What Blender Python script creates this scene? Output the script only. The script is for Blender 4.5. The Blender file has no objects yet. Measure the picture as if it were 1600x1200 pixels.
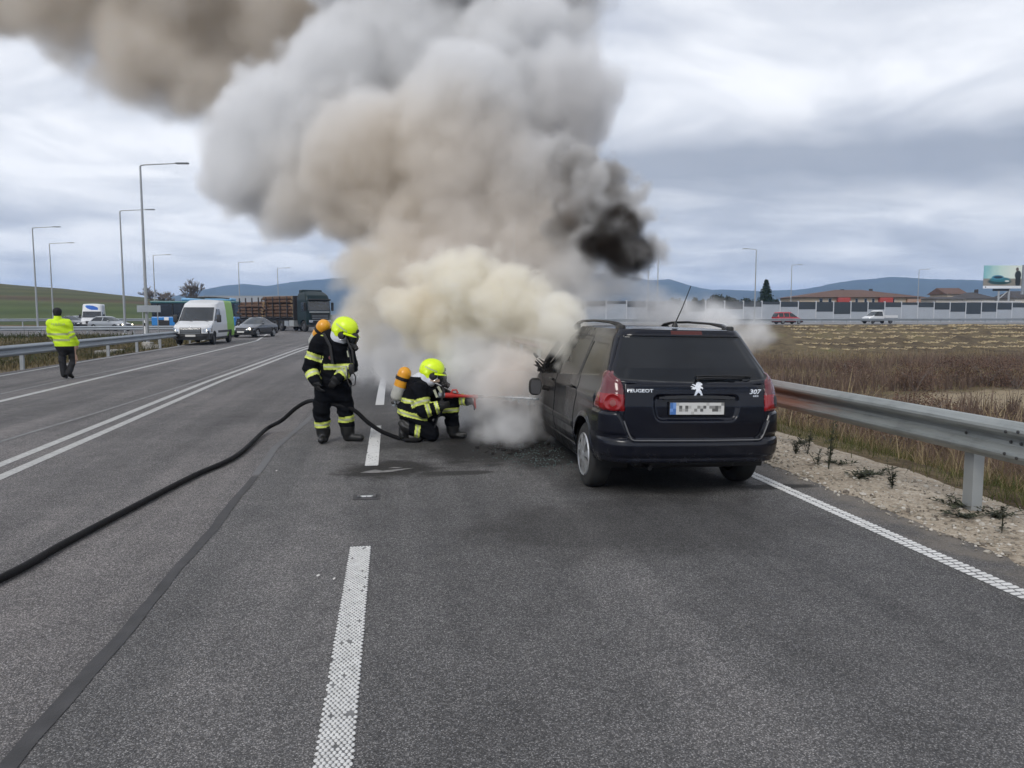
import bpy, bmesh, math, random
from mathutils import Vector, Matrix, Quaternion, Euler, noise as mnoise
R = math.radians
PI = math.pi
scene = bpy.context.scene
COL = scene.collection
random.seed(7)

# ---------------------------------------------------------------- camera
CAM_H = 1.7
FPX = 1200.0
PITCH = math.atan(110 / FPX)
YAW = R(9.0066)
cam_data = bpy.data.cameras.new('camera')
cam_data.sensor_width = 36.0
cam_data.lens = 27.0
cam_data.clip_start = 0.05
cam_data.clip_end = 12000
cam = bpy.data.objects.new('camera', cam_data)
COL.objects.link(cam)
cam.location = (0, 0, CAM_H)
cam.rotation_euler = (R(90) - PITCH, 0, -YAW)
scene.camera = cam

# ---------------------------------------------------------------- renderer, exposure
scene.render.engine = 'CYCLES'
cy = scene.cycles
cy.use_denoising = True
cy.use_adaptive_sampling = True
cy.adaptive_threshold = 0.02
cy.denoiser = 'OPENIMAGEDENOISE'
cy.max_bounces = 10
cy.diffuse_bounces = 3
cy.glossy_bounces = 3
cy.transmission_bounces = 6
cy.transparent_max_bounces = 12
cy.volume_bounces = 14
cy.volume_step_rate = 2.0
cy.volume_max_steps = 640
cy.caustics_reflective = False
cy.caustics_refractive = False
cy.sample_clamp_indirect = 6.0
scene.view_settings.view_transform = 'Standard'
scene.view_settings.look = 'None'
scene.view_settings.exposure = 0.40
scene.view_settings.gamma = 1.0
scene.view_settings.use_curve_mapping = False

# ---------------------------------------------------------------- node helpers
def N(nt, typ, ins=None, **props):
    n = nt.nodes.new(typ)
    for k, v in props.items():
        setattr(n, k, v)
    if ins:
        for k, v in ins.items():
            s = n.inputs[k]
            if isinstance(v, bpy.types.NodeSocket):
                nt.links.new(v, s)
            else:
                s.default_value = v
    return n

def MATH(nt, op, a, b=None, c=None, clamp=False):
    n = nt.nodes.new('ShaderNodeMath'); n.operation = op; n.use_clamp = clamp
    for i, v in enumerate((a, b, c)):
        if v is None: continue
        if isinstance(v, bpy.types.NodeSocket): nt.links.new(v, n.inputs[i])
        else: n.inputs[i].default_value = v
    return n.outputs[0]

def VMATH(nt, op, a, b=None, c=None, scale=None):
    n = nt.nodes.new('ShaderNodeVectorMath'); n.operation = op
    for i, v in enumerate((a, b, c)):
        if v is None: continue
        if isinstance(v, bpy.types.NodeSocket): nt.links.new(v, n.inputs[i])
        else: n.inputs[i].default_value = v
    if scale is not None:
        if isinstance(scale, bpy.types.NodeSocket): nt.links.new(scale, n.inputs['Scale'])
        else: n.inputs['Scale'].default_value = scale
    return n.outputs['Value'] if op in ('LENGTH', 'DISTANCE', 'DOT_PRODUCT') else n.outputs['Vector']

def MAPR(nt, v, a, b, c=0.0, d=1.0, smooth=False):
    n = nt.nodes.new('ShaderNodeMapRange')
    n.interpolation_type = 'SMOOTHSTEP' if smooth else 'LINEAR'
    nt.links.new(v, n.inputs['Value'])
    for k, x in zip(('From Min', 'From Max', 'To Min', 'To Max'), (a, b, c, d)):
        if isinstance(x, bpy.types.NodeSocket): nt.links.new(x, n.inputs[k])
        else: n.inputs[k].default_value = x
    return n.outputs['Result']

def MIXC(nt, f, a, b, blend='MIX'):
    n = nt.nodes.new('ShaderNodeMix'); n.data_type = 'RGBA'; n.blend_type = blend
    for s, v in ((n.inputs[0], f), (n.inputs[6], a), (n.inputs[7], b)):
        if isinstance(v, bpy.types.NodeSocket): nt.links.new(v, s)
        elif isinstance(v, (tuple, list)): s.default_value = tuple(v) + ((1,) if len(v) == 3 else ())
        else: s.default_value = v
    return n.outputs[2]

def NOISE(nt, vec, scale, detail=2.0, rough=0.5, dist=0.0, color=False):
    n = nt.nodes.new('ShaderNodeTexNoise')
    if vec is not None: nt.links.new(vec, n.inputs['Vector'])
    n.inputs['Scale'].default_value = scale
    n.inputs['Detail'].default_value = detail
    n.inputs['Roughness'].default_value = rough
    n.inputs['Distortion'].default_value = dist
    return n.outputs['Color' if color else 'Fac']

def RAMP(nt, fac, stops, interp='LINEAR'):
    n = nt.nodes.new('ShaderNodeValToRGB')
    cr = n.color_ramp; cr.interpolation = interp
    while len(cr.elements) < len(stops): cr.elements.new(0.5)
    for e, (p, c) in zip(cr.elements, stops):
        e.position = p
        e.color = tuple(c) + ((1,) if len(c) == 3 else ()) if isinstance(c, (tuple, list)) else (c, c, c, 1)
    nt.links.new(fac, n.inputs[0])
    return n.outputs[0]

# ---------------------------------------------------------------- world: overcast sky over a Nishita sky
SUN_EL, SUN_AZ = R(38), R(215)      # azimuth measured clockwise from +Y
world = bpy.data.worlds.new('World'); scene.world = world; world.use_nodes = True
wt = world.node_tree; wt.nodes.clear()
sky = N(wt, 'ShaderNodeTexSky', sky_type='NISHITA', sun_disc=False, sun_elevation=SUN_EL, sun_rotation=SUN_AZ)
wdir = N(wt, 'ShaderNodeTexCoord').outputs['Generated']
sep = N(wt, 'ShaderNodeSeparateXYZ', {0: wdir})
wz = MATH(wt, 'MAXIMUM', sep.outputs['Z'], 0.0)
den = MATH(wt, 'ADD', wz, 0.13)
px = MATH(wt, 'DIVIDE', sep.outputs['X'], den)
py = MATH(wt, 'DIVIDE', sep.outputs['Y'], den)
cp = N(wt, 'ShaderNodeCombineXYZ', {0: px, 1: py, 2: 0.0}).outputs[0]
c1 = NOISE(wt, VMATH(wt, 'MULTIPLY', VMATH(wt, 'ADD', cp, (3.1, 7.7, 0)), (0.42, 0.85, 1)), 0.62, 4.0, 0.5, 0.3)
c2 = NOISE(wt, VMATH(wt, 'ADD', cp, (1.3, 9.2, 0)), 1.5, 5.0, 0.52, 0.5)
cf = MATH(wt, 'ADD', MATH(wt, 'MULTIPLY', c1, 0.45), MATH(wt, 'MULTIPLY', c2, 0.55))
ccol = RAMP(wt, cf, [(0.30, (3.9, 4.15, 4.75)), (0.42, (5.1, 5.35, 5.95)), (0.49, (6.6, 6.8, 7.25)), (0.56, (8.3, 8.4, 8.7)), (0.70, (9.2, 9.25, 9.4))])
ccol = MIXC(wt, MAPR(wt, wz, 0.0, 0.08, 0.40, 0.0, True), ccol, (7.2, 7.4, 7.9))
az = MATH(wt, 'ARCTAN2', sep.outputs['X'], sep.outputs['Y'])
nb1 = NOISE(wt, VMATH(wt, 'MULTIPLY', cp, (.35, .8, 1)), 0.9, 5.0, 0.6, 0.6)
def band(c0, slope, half, a0, a1, amt):
    e = MATH(wt, 'ADD', MATH(wt, 'ADD', wz, MATH(wt, 'MULTIPLY', az, slope)), MATH(wt, 'MULTIPLY_ADD', nb1, 0.13, -0.065 - c0))
    g = MATH(wt, 'POWER', 2.718, MATH(wt, 'MULTIPLY', MATH(wt, 'POWER', MATH(wt, 'DIVIDE', e, half), 2.0), -1.0))
    return MATH(wt, 'MULTIPLY', MATH(wt, 'MULTIPLY', g, MAPR(wt, az, a0, a1, 0.0, 1.0, True)), amt)
bd = MATH(wt, 'ADD', band(0.185, 0.03, 0.045, 0.0, 0.30, 1.0), band(0.43, -0.10, 0.08, 0.35, 0.75, 0.7))
ccol = MIXC(wt, MATH(wt, 'MINIMUM', bd, 0.9), ccol, (2.8, 3.05, 3.6))
wcol = MIXC(wt, 0.95, sky.outputs[0], ccol)
bg = N(wt, 'ShaderNodeBackground', {'Color': wcol, 'Strength': 0.1})
wo = N(wt, 'ShaderNodeOutputWorld', {'Surface': bg.outputs[0]})

sun_d = bpy.data.lights.new('sun', 'SUN'); sun_d.energy = 1.3; sun_d.angle = R(24); sun_d.color = (1.0, 0.96, 0.9)
sun = bpy.data.objects.new('sun', sun_d); COL.objects.link(sun)
sdir = Vector((math.sin(SUN_AZ) * math.cos(SUN_EL), math.cos(SUN_AZ) * math.cos(SUN_EL), math.sin(SUN_EL)))
sun.rotation_euler = sdir.to_track_quat('Z', 'Y').to_euler()

# ---------------------------------------------------------------- placement: a line of sight in the survey photo turned into a world point
_F = Vector((math.sin(YAW) * math.cos(PITCH), math.cos(YAW) * math.cos(PITCH), -math.sin(PITCH)))
_R = Vector((math.cos(YAW), -math.sin(YAW), 0))
_U = _R.cross(_F)
_C = Vector((0, 0, CAM_H))
def at(x, y, depth):
    """world point seen at photo pixel (x, y), depth metres along the view axis"""
    return _C + depth * (_F + (x - 800) / FPX * _R + (600 - y) / FPX * _U)
def gnd(x, y, z=0.0):
    d = _F + (x - 800) / FPX * _R + (600 - y) / FPX * _U
    return _C + d * ((z - CAM_H) / d.z)
def atz(x, z, depth):
    """world point at photo column x (on the horizon row), given height and distance"""
    p = _C + depth * (_F + (x - 800) / FPX * _R + 110 / FPX * _U)
    return Vector((p.x, p.y, z))
# ================================================================ mesh helpers
import numpy as np
rng = np.random.default_rng(5)

def mesh_np(name, verts, faces, mats=None, parent=None, smooth=False, midx=None):
    """verts (n,3), faces (m,3) or (m,4) arrays -> ONE mesh object"""
    me = bpy.data.meshes.new(name)
    verts = np.asarray(verts, np.float32); faces = np.asarray(faces, np.int32)
    k = faces.shape[1]; m = len(faces)
    me.vertices.add(len(verts)); me.vertices.foreach_set('co', verts.ravel())
    me.loops.add(m * k); me.loops.foreach_set('vertex_index', faces.ravel())
    me.polygons.add(m); me.polygons.foreach_set('loop_start', np.arange(0, m * k, k, dtype=np.int32))
    if midx is not None: me.polygons.foreach_set('material_index', np.asarray(midx, np.int32))
    me.polygons.foreach_set('use_smooth', np.full(m, bool(smooth)))
    me.update(calc_edges=True); me.validate()
    for mt in (mats if isinstance(mats, (list, tuple)) else [mats]):
        if mt: me.materials.append(mt)
    return link(name, me, parent)

def link(name, me, parent=None):
    o = bpy.data.objects.new(name, me); COL.objects.link(o)
    if parent is not None: o.parent = parent
    return o

def tag(o, label, cat, group=None, kind=None):
    o['label'] = label; o['category'] = cat
    if group: o['group'] = group
    if kind: o['kind'] = kind
    return o

def struct(o, label=None):
    o['kind'] = 'structure'
    if label: o['label'] = label
    return o

def stuff(o, label=None, cat=None):
    o['kind'] = 'stuff'
    if label: o['label'] = label
    if cat: o['category'] = cat
    return o

def empty(name, loc=(0, 0, 0), rotz=0.0):
    o = bpy.data.objects.new(name, None); COL.objects.link(o)
    o.empty_display_size = 0.2
    o.location = loc; o.rotation_euler = (0, 0, rotz)
    return o

def copy_tree(o, parent=None):
    c = o.copy(); COL.objects.link(c); c.parent = parent
    for ch in list(o.children): copy_tree(ch, c)
    return c

class MB:
    """collects primitives of one part"""
    def __init__(s): s.v = []; s.f = []; s.m = []; s.mi = 0
    def add(s, vs, fs):
        b = len(s.v); s.v += [tuple(v) for v in vs]
        for f in fs: s.f.append(tuple(b + i for i in f)); s.m.append(s.mi)
        return s
    def box(s, lo, hi, bev=0.0):
        (x0, y0, z0), (x1, y1, z1) = lo, hi
        if bev <= 0:
            vs = [(x0, y0, z0), (x1, y0, z0), (x1, y1, z0), (x0, y1, z0), (x0, y0, z1), (x1, y0, z1), (x1, y1, z1), (x0, y1, z1)]
            return s.add(vs, [(3, 2, 1, 0), (4, 5, 6, 7), (0, 1, 5, 4), (1, 2, 6, 5), (2, 3, 7, 6), (3, 0, 4, 7)])
        b = min(bev, (x1 - x0) * .45, (y1 - y0) * .45, (z1 - z0) * .45)
        bm = bmesh.new(); bmesh.ops.create_cube(bm, size=1.0)
        for v in bm.verts: v.co = Vector(((x0 + x1) / 2 + v.co.x * (x1 - x0), (y0 + y1) / 2 + v.co.y * (y1 - y0), (z0 + z1) / 2 + v.co.z * (z1 - z0)))
        bmesh.ops.bevel(bm, geom=bm.edges[:], offset=b, segments=2, affect='EDGES', profile=0.5)
        bm.verts.index_update()
        s.add([v.co.copy() for v in bm.verts], [[v.index for v in f.verts] for f in bm.faces]); bm.free()
        return s
    def obox(s, c, ax, ay, az):
        c, ax, ay, az = map(Vector, (c, ax, ay, az))
        vs = [c + sx * ax + sy * ay + sz * az for sz in (-1, 1) for sx, sy in ((-1, -1), (1, -1), (1, 1), (-1, 1))]
        return s.add(vs, [(3, 2, 1, 0), (4, 5, 6, 7), (0, 1, 5, 4), (1, 2, 6, 5), (2, 3, 7, 6), (3, 0, 4, 7)])
    def tube(s, pts, r, n=8, cap=True):
        pts = [Vector(p) for p in pts]; rs = [float(v) for v in r] if isinstance(r, (list, tuple)) else [float(r)] * len(pts)
        b = len(s.v); prev = None
        for i, p in enumerate(pts):
            t = (pts[min(i + 1, len(pts) - 1)] - pts[max(i - 1, 0)])
            t = t.normalized() if t.length > 1e-9 else Vector((0, 0, 1))
            if prev is None:
                a = Vector((0, 0, 1)) if abs(t.z) < 0.9 else Vector((1, 0, 0))
                x = t.cross(a).normalized()
            else:
                x = (prev - t * prev.dot(t)).normalized()
            prev = x; y = t.cross(x)
            for k in range(n):
                a = 2 * PI * k / n
                s.v.append(tuple(p + rs[i] * (math.cos(a) * x + math.sin(a) * y)))
        for i in range(len(pts) - 1):
            for k in range(n):
                s.f.append((b + i * n + k, b + i * n + (k + 1) % n, b + (i + 1) * n + (k + 1) % n, b + (i + 1) * n + k)); s.m.append(s.mi)
        if cap:
            s.f.append(tuple(b + k for k in range(n))[::-1]); s.m.append(s.mi)
            e = b + (len(pts) - 1) * n; s.f.append(tuple(e + k for k in range(n))); s.m.append(s.mi)
        return s
    def lathe(s, prof, axis_o, axis_d, n=24):
        """prof: (distance along axis, radius)"""
        o, d = Vector(axis_o), Vector(axis_d).normalized()
        a = Vector((0, 0, 1)) if abs(d.z) < 0.9 else Vector((1, 0, 0))
        x = d.cross(a).normalized(); y = d.cross(x); b = len(s.v)
        for t, r in prof:
            for k in range(n):
                q = 2 * PI * k / n
                s.v.append(tuple(o + d * t + r * (math.cos(q) * x + math.sin(q) * y)))
        for i in range(len(prof) - 1):
            for k in range(n):
                s.f.append((b + i * n + k, b + i * n + (k + 1) % n, b + (i + 1) * n + (k + 1) % n, b + (i + 1) * n + k)); s.m.append(s.mi)
        return s
    def prism(s, poly, o, ux, uy, depth):
        """polygon (2-D) extruded along ux x uy by depth"""
        o, ux, uy = Vector(o), Vector(ux), Vector(uy); n = ux.cross(uy).normalized() * depth
        k = len(poly)
        vs = [o + ux * p[0] + uy * p[1] for p in poly] + [o + ux * p[0] + uy * p[1] + n for p in poly]
        return s.add(vs, [tuple(range(k))[::-1], tuple(range(k, 2 * k))] + [(i, (i + 1) % k, k + (i + 1) % k, k + i) for i in range(k)])
    def build(s, name, mats, parent=None, smooth=None, angle=40):
        me = bpy.data.meshes.new(name); me.from_pydata(s.v, [], s.f)
        for mt in (mats if isinstance(mats, (list, tuple)) else [mats]): me.materials.append(mt)
        me.polygons.foreach_set('material_index', s.m)
        bm = bmesh.new(); bm.from_mesh(me)
        bmesh.ops.recalc_face_normals(bm, faces=bm.faces[:])
        if smooth:
            for f in bm.faces: f.smooth = True
            for e in bm.edges:
                if len(e.link_faces) == 2 and e.calc_face_angle(0) > R(angle): e.smooth = False
        bm.to_mesh(me); bm.free(); me.update()
        return link(name, me, parent)

# ---------------------------------------------------------------- materials
def mat(name, col, rough=0.6, metal=0.0, spec=None, vary=0.0, vscale=6.0, bump=0.0, bscale=60.0, coat=0.0, emit=None, estr=0.0, dirt=None, alpha=None, trans=0.0):
    m = bpy.data.materials.new(name); m.use_nodes = True
    nt = m.node_tree; b = nt.nodes['Principled BSDF']
    b.inputs['Roughness'].default_value = rough; b.inputs['Metallic'].default_value = metal
    if spec is not None: b.inputs['Specular IOR Level'].default_value = spec
    if coat: b.inputs['Coat Weight'].default_value = coat; b.inputs['Coat Roughness'].default_value = 0.05
    c = tuple(col) + (1,)
    b.inputs['Base Color'].default_value = c
    tc = None
    if vary or bump or dirt: tc = N(nt, 'ShaderNodeTexCoord').outputs['Object']
    if vary:
        f = NOISE(nt, tc, vscale, 5.0, 0.6)
        lo = tuple(x * (1 - vary) for x in col); hi = tuple(min(1, x * (1 + vary)) for x in col)
        out = MIXC(nt, MAPR(nt, f, 0.3, 0.7), lo, hi)
        if dirt:
            f2 = NOISE(nt, tc, dirt[1], 6.0, 0.65)
            out = MIXC(nt, MAPR(nt, f2, 0.48, 0.68, 0, dirt[2]), out, dirt[0])
        nt.links.new(out, b.inputs['Base Color'])
        nt.links.new(MAPR(nt, f, 0.3, 0.7, max(0.02, rough - 0.08), min(1, rough + 0.08)), b.inputs['Roughness'])
    if bump:
        bp = N(nt, 'ShaderNodeBump', {'Height': NOISE(nt, tc, bscale, 4.0, 0.6), 'Strength': bump, 'Distance': 0.01})
        nt.links.new(bp.outputs[0], b.inputs['Normal'])
    if emit: b.inputs['Emission Color'].default_value = tuple(emit) + (1,); b.inputs['Emission Strength'].default_value = estr
    if trans: b.inputs['Transmission Weight'].default_value = trans
    return m

def attr_mat(name, lo, mid, hi, rough=0.9, trans=0.0):
    """foliage: colour by each blade's own tint"""
    m = bpy.data.materials.new(name); m.use_nodes = True
    nt = m.node_tree; b = nt.nodes['Principled BSDF']; b.inputs['Roughness'].default_value = rough
    b.inputs['Specular IOR Level'].default_value = 0.15
    a = N(nt, 'ShaderNodeAttribute', attribute_name='tint')
    nt.links.new(RAMP(nt, a.outputs['Fac'], [(0, lo), (0.5, mid), (1, hi)]), b.inputs['Base Color'])
    return m

def set_tint(o, vals):
    at_ = o.data.attributes.new('tint', 'FLOAT', 'POINT'); at_.data.foreach_set('value', np.asarray(vals, np.float32))

M = {}
M['galv'] = mat('galvanised_steel', (0.40, 0.42, 0.42), 0.55, 0.55, vary=0.10, vscale=2.0, bump=0.05, bscale=30)
M['galv_old'] = mat('old_galvanised_steel', (0.30, 0.33, 0.36), 0.6, 0.4, vary=0.15, vscale=1.0)
M['pole'] = mat('grey_pole', (0.34, 0.36, 0.38), 0.5, 0.3, vary=0.08)
M['concrete'] = mat('concrete', (0.42, 0.41, 0.38), 0.85, vary=0.15, vscale=3, bump=0.2)
M['white'] = mat('white_paint', (0.78, 0.79, 0.80), 0.45, vary=0.03)
M['black'] = mat('black_plastic', (0.012, 0.012, 0.013), 0.5)
M['rubber'] = mat('tyre_rubber', (0.018, 0.018, 0.018), 0.8, vary=0.2, vscale=20)
M['dark_glass'] = mat('dark_glass', (0.012, 0.015, 0.018), 0.06, spec=0.6)
M['lamp_lit'] = mat('lit_headlamp', (0.9, 0.9, 0.85), 0.2, emit=(1.0, 0.88, 0.62), estr=2.6)
M['chrome'] = mat('bright_metal', (0.7, 0.71, 0.72), 0.2, 1.0)
M['red_lens'] = mat('red_lens', (0.35, 0.012, 0.015), 0.12)
M['paint_mark'] = mat('road_paint', (0.42, 0.42, 0.41), 0.7, vary=0.22, vscale=9, bump=0.2, bscale=120, dirt=((0.16, 0.155, 0.15), 30, 0.75))
M['paint_mark_new'] = mat('thick_road_paint', (0.60, 0.60, 0.59), 0.6, vary=0.12, vscale=14)
M['paint_faint'] = mat('worn_road_paint', (0.18, 0.18, 0.18), 0.75, vary=0.3, vscale=4, dirt=((0.09, 0.09, 0.09), 9, 0.8))

# ================================================================ SETTING: road
def bend(Y):
    return max(0.0, Y - 14.0) ** 2 / 1500.0
def bend_np(Y):
    return np.maximum(0, Y - 14.0) ** 2 / 1500.0

def asphalt():
    m = bpy.data.materials.new('asphalt'); m.use_nodes = True
    nt = m.node_tree; b = nt.nodes['Principled BSDF']
    tc = N(nt, 'ShaderNodeTexCoord').outputs['Object']
    se = N(nt, 'ShaderNodeSeparateXYZ', {0: tc})
    X, Y = se.outputs['X'], se.outputs['Y']
    # aggregate: single stones with their own grey
    vo = N(nt, 'ShaderNodeTexVoronoi', {'Vector': tc, 'Scale': 150.0}, feature='F1')
    g = N(nt, 'ShaderNodeSeparateColor', {0: vo.outputs['Color']}).outputs[0]
    vo2 = N(nt, 'ShaderNodeTexVoronoi', {'Vector': tc, 'Scale': 310.0}, feature='F1')
    g2 = N(nt, 'ShaderNodeSeparateColor', {0: vo2.outputs['Color']}).outputs[1]
    stone = MATH(nt, 'ADD', MATH(nt, 'MULTIPLY', MATH(nt, 'POWER', g, 2.2), 0.65), MATH(nt, 'MULTIPLY', MATH(nt, 'POWER', g2, 2.0), 0.35))
    gap = MAPR(nt, vo.outputs['Distance'], 0.25, 0.75, 1.0, 0.35)
    stone = MATH(nt, 'MULTIPLY', stone, gap)
    stone = MATH(nt, 'ADD', stone, MATH(nt, 'MULTIPLY_ADD', NOISE(nt, tc, 38.0, 4.0, 0.7), 0.34, -0.17))
    col = RAMP(nt, stone, [(0.0, (0.044, 0.0435, 0.044)), (0.22, (0.107, 0.1045, 0.1045)), (0.5, (0.21, 0.205, 0.203)), (0.9, (0.43, 0.42, 0.415))])
    # large wear: wheel tracks run along the road, patches of age
    st = VMATH(nt, 'MULTIPLY', tc, (1.0, 0.045, 1.0))
    w1 = NOISE(nt, st, 1.1, 4.0, 0.6, 0.2)
    w2 = NOISE(nt, tc, 0.35, 5.0, 0.6, 0.3)
    w3 = NOISE(nt, tc, 3.2, 5.0, 0.65, 0.2)
    wear = MATH(nt, 'ADD', MATH(nt, 'MULTIPLY', w1, 0.5), MATH(nt, 'ADD', MATH(nt, 'MULTIPLY', w2, 0.3), MATH(nt, 'MULTIPLY', w3, 0.2)))
    col = MIXC(nt, 1.0, col, RAMP(nt, wear, [(0.36, (0.55, 0.55, 0.56)), (0.5, (0.97, 0.965, 0.965)), (0.64, (1.48, 1.44, 1.42))]), 'MULTIPLY')
    # the older carriageway left of the seam is paler and the outer strip by the edge line smoother
    lft = MAPR(nt, X, -1.45, -1.40, 1.0, 0.0)
    col = MIXC(nt, lft, col, MIXC(nt, 1.0, col, (1.17, 1.14, 1.13), 'MULTIPLY'))
    # brownish dust by the right shoulder
    dn = NOISE(nt, tc, 2.3, 6.0, 0.65)
    dust = MATH(nt, 'MULTIPLY', MAPR(nt, MATH(nt, 'ADD', X, MATH(nt, 'MULTIPLY', dn, 0.9)), 4.0, 4.9, 0.0, 0.7, True), MAPR(nt, dn, 0.3, 0.6))
    col = MIXC(nt, dust, col, (0.22, 0.19, 0.155))
    # wet oily stain, soot by the fire, darker road beneath and behind the car
    def blot(cx, cy, rx, ry, sc, a):
        v = VMATH(nt, 'MULTIPLY', VMATH(nt, 'SUBTRACT', tc, (cx, cy, 0)), (1 / rx, 1 / ry, 0))
        d = VMATH(nt, 'LENGTH', v)
        d = MATH(nt, 'ADD', d, MATH(nt, 'MULTIPLY_ADD', NOISE(nt, tc, sc, 5.0, 0.65, 0.5), 1.5, -0.75))
        return MAPR(nt, d, 0.62, 1.25, a, 0.0, True)
    stain = MATH(nt, 'MAXIMUM', blot(-0.05, 8.42, 0.58, 0.52, 3.1, 0.80), blot(0.62, 8.10, 0.45, 0.14, 5.0, 0.7))
    stain = MATH(nt, 'MAXIMUM', stain, blot(1.7, 9.6, 1.5, 1.3, 1.6, 0.85))
    stain = MATH(nt, 'MAXIMUM', stain, blot(2.6, 7.6, 1.0, 1.0, 1.6, 0.6))  # road colour darker beneath the car's rear half
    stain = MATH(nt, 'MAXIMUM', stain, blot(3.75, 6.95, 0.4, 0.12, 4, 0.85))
    stain = MATH(nt, 'MAXIMUM', stain, blot(0.9, 9.9, 1.6, 0.35, 2.5, 0.55))
    stain = MATH(nt, 'MAXIMUM', stain, blot(2.05, 5.9, 1.5, 0.9, 1.3, 0.42))  # broad darker tone just behind the rear bumper
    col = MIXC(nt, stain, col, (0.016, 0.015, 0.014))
    nt.links.new(col, b.inputs['Base Color'])
    nt.links.new(MAPR(nt, stain, 0, 1, 0.85, 0.72), b.inputs['Roughness'])
    nt.links.new(MAPR(nt, stain, 0, 1, 0.30, 0.12), b.inputs['Specular IOR Level'])
    hgt = MATH(nt, 'ADD', MATH(nt, 'MULTIPLY', vo.outputs['Distance'], -1.0), MATH(nt, 'MULTIPLY', w3, 0.3))
    bp = N(nt, 'ShaderNodeBump', {'Height': hgt, 'Strength': 0.55, 'Distance': 0.006})
    nt.links.new(bp.outputs[0], b.inputs['Normal'])
    return m
M['asphalt'] = asphalt()

def strip(name, rows, mt, thick=0.0, parent=None):
    """rows: list of (left point, right point)"""
    vs = []; fs = []
    for a, b in rows: vs += [a, b]
    for i in range(len(rows) - 1): fs.append((2 * i, 2 * i + 1, 2 * i + 3, 2 * i + 2))
    o = mesh_np(name, vs, fs, mt, parent)
    return o

rows = []
for Y in list(np.arange(-8, 60, 2.0)) + list(np.arange(60, 150, 3.0)):
    b_ = bend(Y); lx = -11.08 if Y < 62 else (-11.08 - (Y - 62) * 14 if Y < 66 else (-75 if Y < 112 else -12.0))
    rows.append(((max(lx, -75), Y, 0.0), (4.28 + b_, Y, 0.0)))
road = struct(strip('road', rows, M['asphalt']))

def vnoise(X, Y, f, seed=0):
    out = np.zeros_like(X, dtype=float)
    for k, (a, b, c, d) in enumerate(((1.0, .37, 1.3, .9), (-.6, 1.1, .4, 2.1), (.83, -.9, 2.2, .3), (1.9, 1.3, .7, 1.7))):
        out += np.sin((a * X + b * Y) * f + c + seed * 1.7) * np.sin((d * .5 * Y - a * .7 * X) * f * .9 + d + seed)
    return out / 4
# painted lines ---------------------------------------------------------------
def line(name, X, Y0, Y1, w, mt, z=0.004, step=1.5, fx=bend, parent=None):
    rows = []; n = max(2, int((Y1 - Y0) / step) + 1)
    for i in range(n):
        Y = Y0 + (Y1 - Y0) * i / (n - 1); x = X(Y) if callable(X) else X + fx(Y)
        rows.append(((x - w / 2, Y, z), (x + w / 2, Y, z)))
    return strip(name, rows, mt, parent=parent)

markings = empty('road_markings'); struct(markings)
def tab(*pts):
    ys = [p[1] for p in pts]; xs = [p[0] for p in pts]
    return lambda Y: float(np.interp(Y, ys, xs))
for X in (-4.34, -4.02):
    line('solid_line', lambda Y, X=X: X - 0.1 + float(np.interp(Y, [0, 8, 20, 38, 60], [0.1, 0.1, -0.12, 0.06, 1.0])), -4, 75, 0.135, M['paint_mark'], parent=markings)
line('solid_line', tab((-7.3, 0), (-7.5, 16), (-7.7, 24), (-8.25, 50), (-10.5, 70)), -4, 70, 0.16, M['paint_mark'], parent=markings)
line('worn_line', tab((-5.3, 0), (-5.16, 11), (-5.0, 14), (-4.85, 19), (-4.8, 28), (-4.7, 45)), 0, 45, 0.08, M['paint_faint'], parent=markings)
line('worn_line', tab((-8.1, 0), (-8.17, 17), (-8.27, 22), (-8.2, 30), (-8.4, 45)), 0, 45, 0.09, M['paint_faint'], parent=markings)
line('edge_line', tab((-10.3, 0), (-10.5, 22), (-10.8, 30), (-10.85, 42), (-12.5, 60)), 0, 58, 0.13, M['paint_mark'], parent=markings)

def studded(name, X, Y0, Y1, w, nx, py, parent):
    """raised marking: a thin worn film with rows of thick paint studs on it"""
    film = line('paint_film', X, Y0, Y1, w, M['paint_faint'], z=0.004, step=0.5)
    film.name = 'dash'; film.parent = parent
    vs = []; fs = []; px_ = w / nx
    ny = int((Y1 - Y0) / py)
    hexa = [(math.cos(a * PI / 3), math.sin(a * PI / 3)) for a in range(6)]
    for j in range(ny):
        for i in range(nx + (j % 2) - 0):
            x = X - w / 2 + px_ * (i + (0.5 if j % 2 == 0 else 0.0)); y = Y0 + py * (j + 0.5)
            if random.random() < 0.03 + .30 * max(0, float(vnoise(np.array(x * 40.), np.array(Y0 + py * j), 1.4, 2)) - .22): continue
            x += bend(y) + random.uniform(-.0012, .0012); y += random.uniform(-.0015, .0015)
            rx = px_ * random.uniform(0.36, 0.46); ry = py * random.uniform(0.42, 0.56)
            b0 = len(vs)
            for (cx, cy_) in hexa: vs.append((x + rx * cx, y + ry * cy_, 0.0045))
            for (cx, cy_) in hexa: vs.append((x + rx * .72 * cx, y + ry * .72 * cy_, 0.0095))
            for k in range(6): fs.append((b0 + k, b0 + (k + 1) % 6, b0 + 6 + (k + 1) % 6, b0 + 6 + k))
            fs.append((b0 + 6, b0 + 7, b0 + 8, b0 + 9)); fs.append((b0 + 6, b0 + 9, b0 + 10, b0 + 11))
    s = mesh_np('paint_studs', vs, fs, M['paint_mark_new'], film); s['kind'] = 'stuff'
    return film
studded('dash', -0.235, 2.1, 5.60, 0.135, 6, 0.0215, markings)
studded('dash', -0.225, 8.62, 11.72, 0.135, 6, 0.0215, markings)
studded('dash', -0.36, -3.4, -0.4, 0.135, 6, 0.03, markings)
for k in range(6):
    y0 = 14.44 + k * 40; 
    if y0 < 75: line('dash', -0.21, y0, y0 + (27 if k == 0 else 9), 0.16, M['paint_mark_new'], parent=markings)

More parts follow.
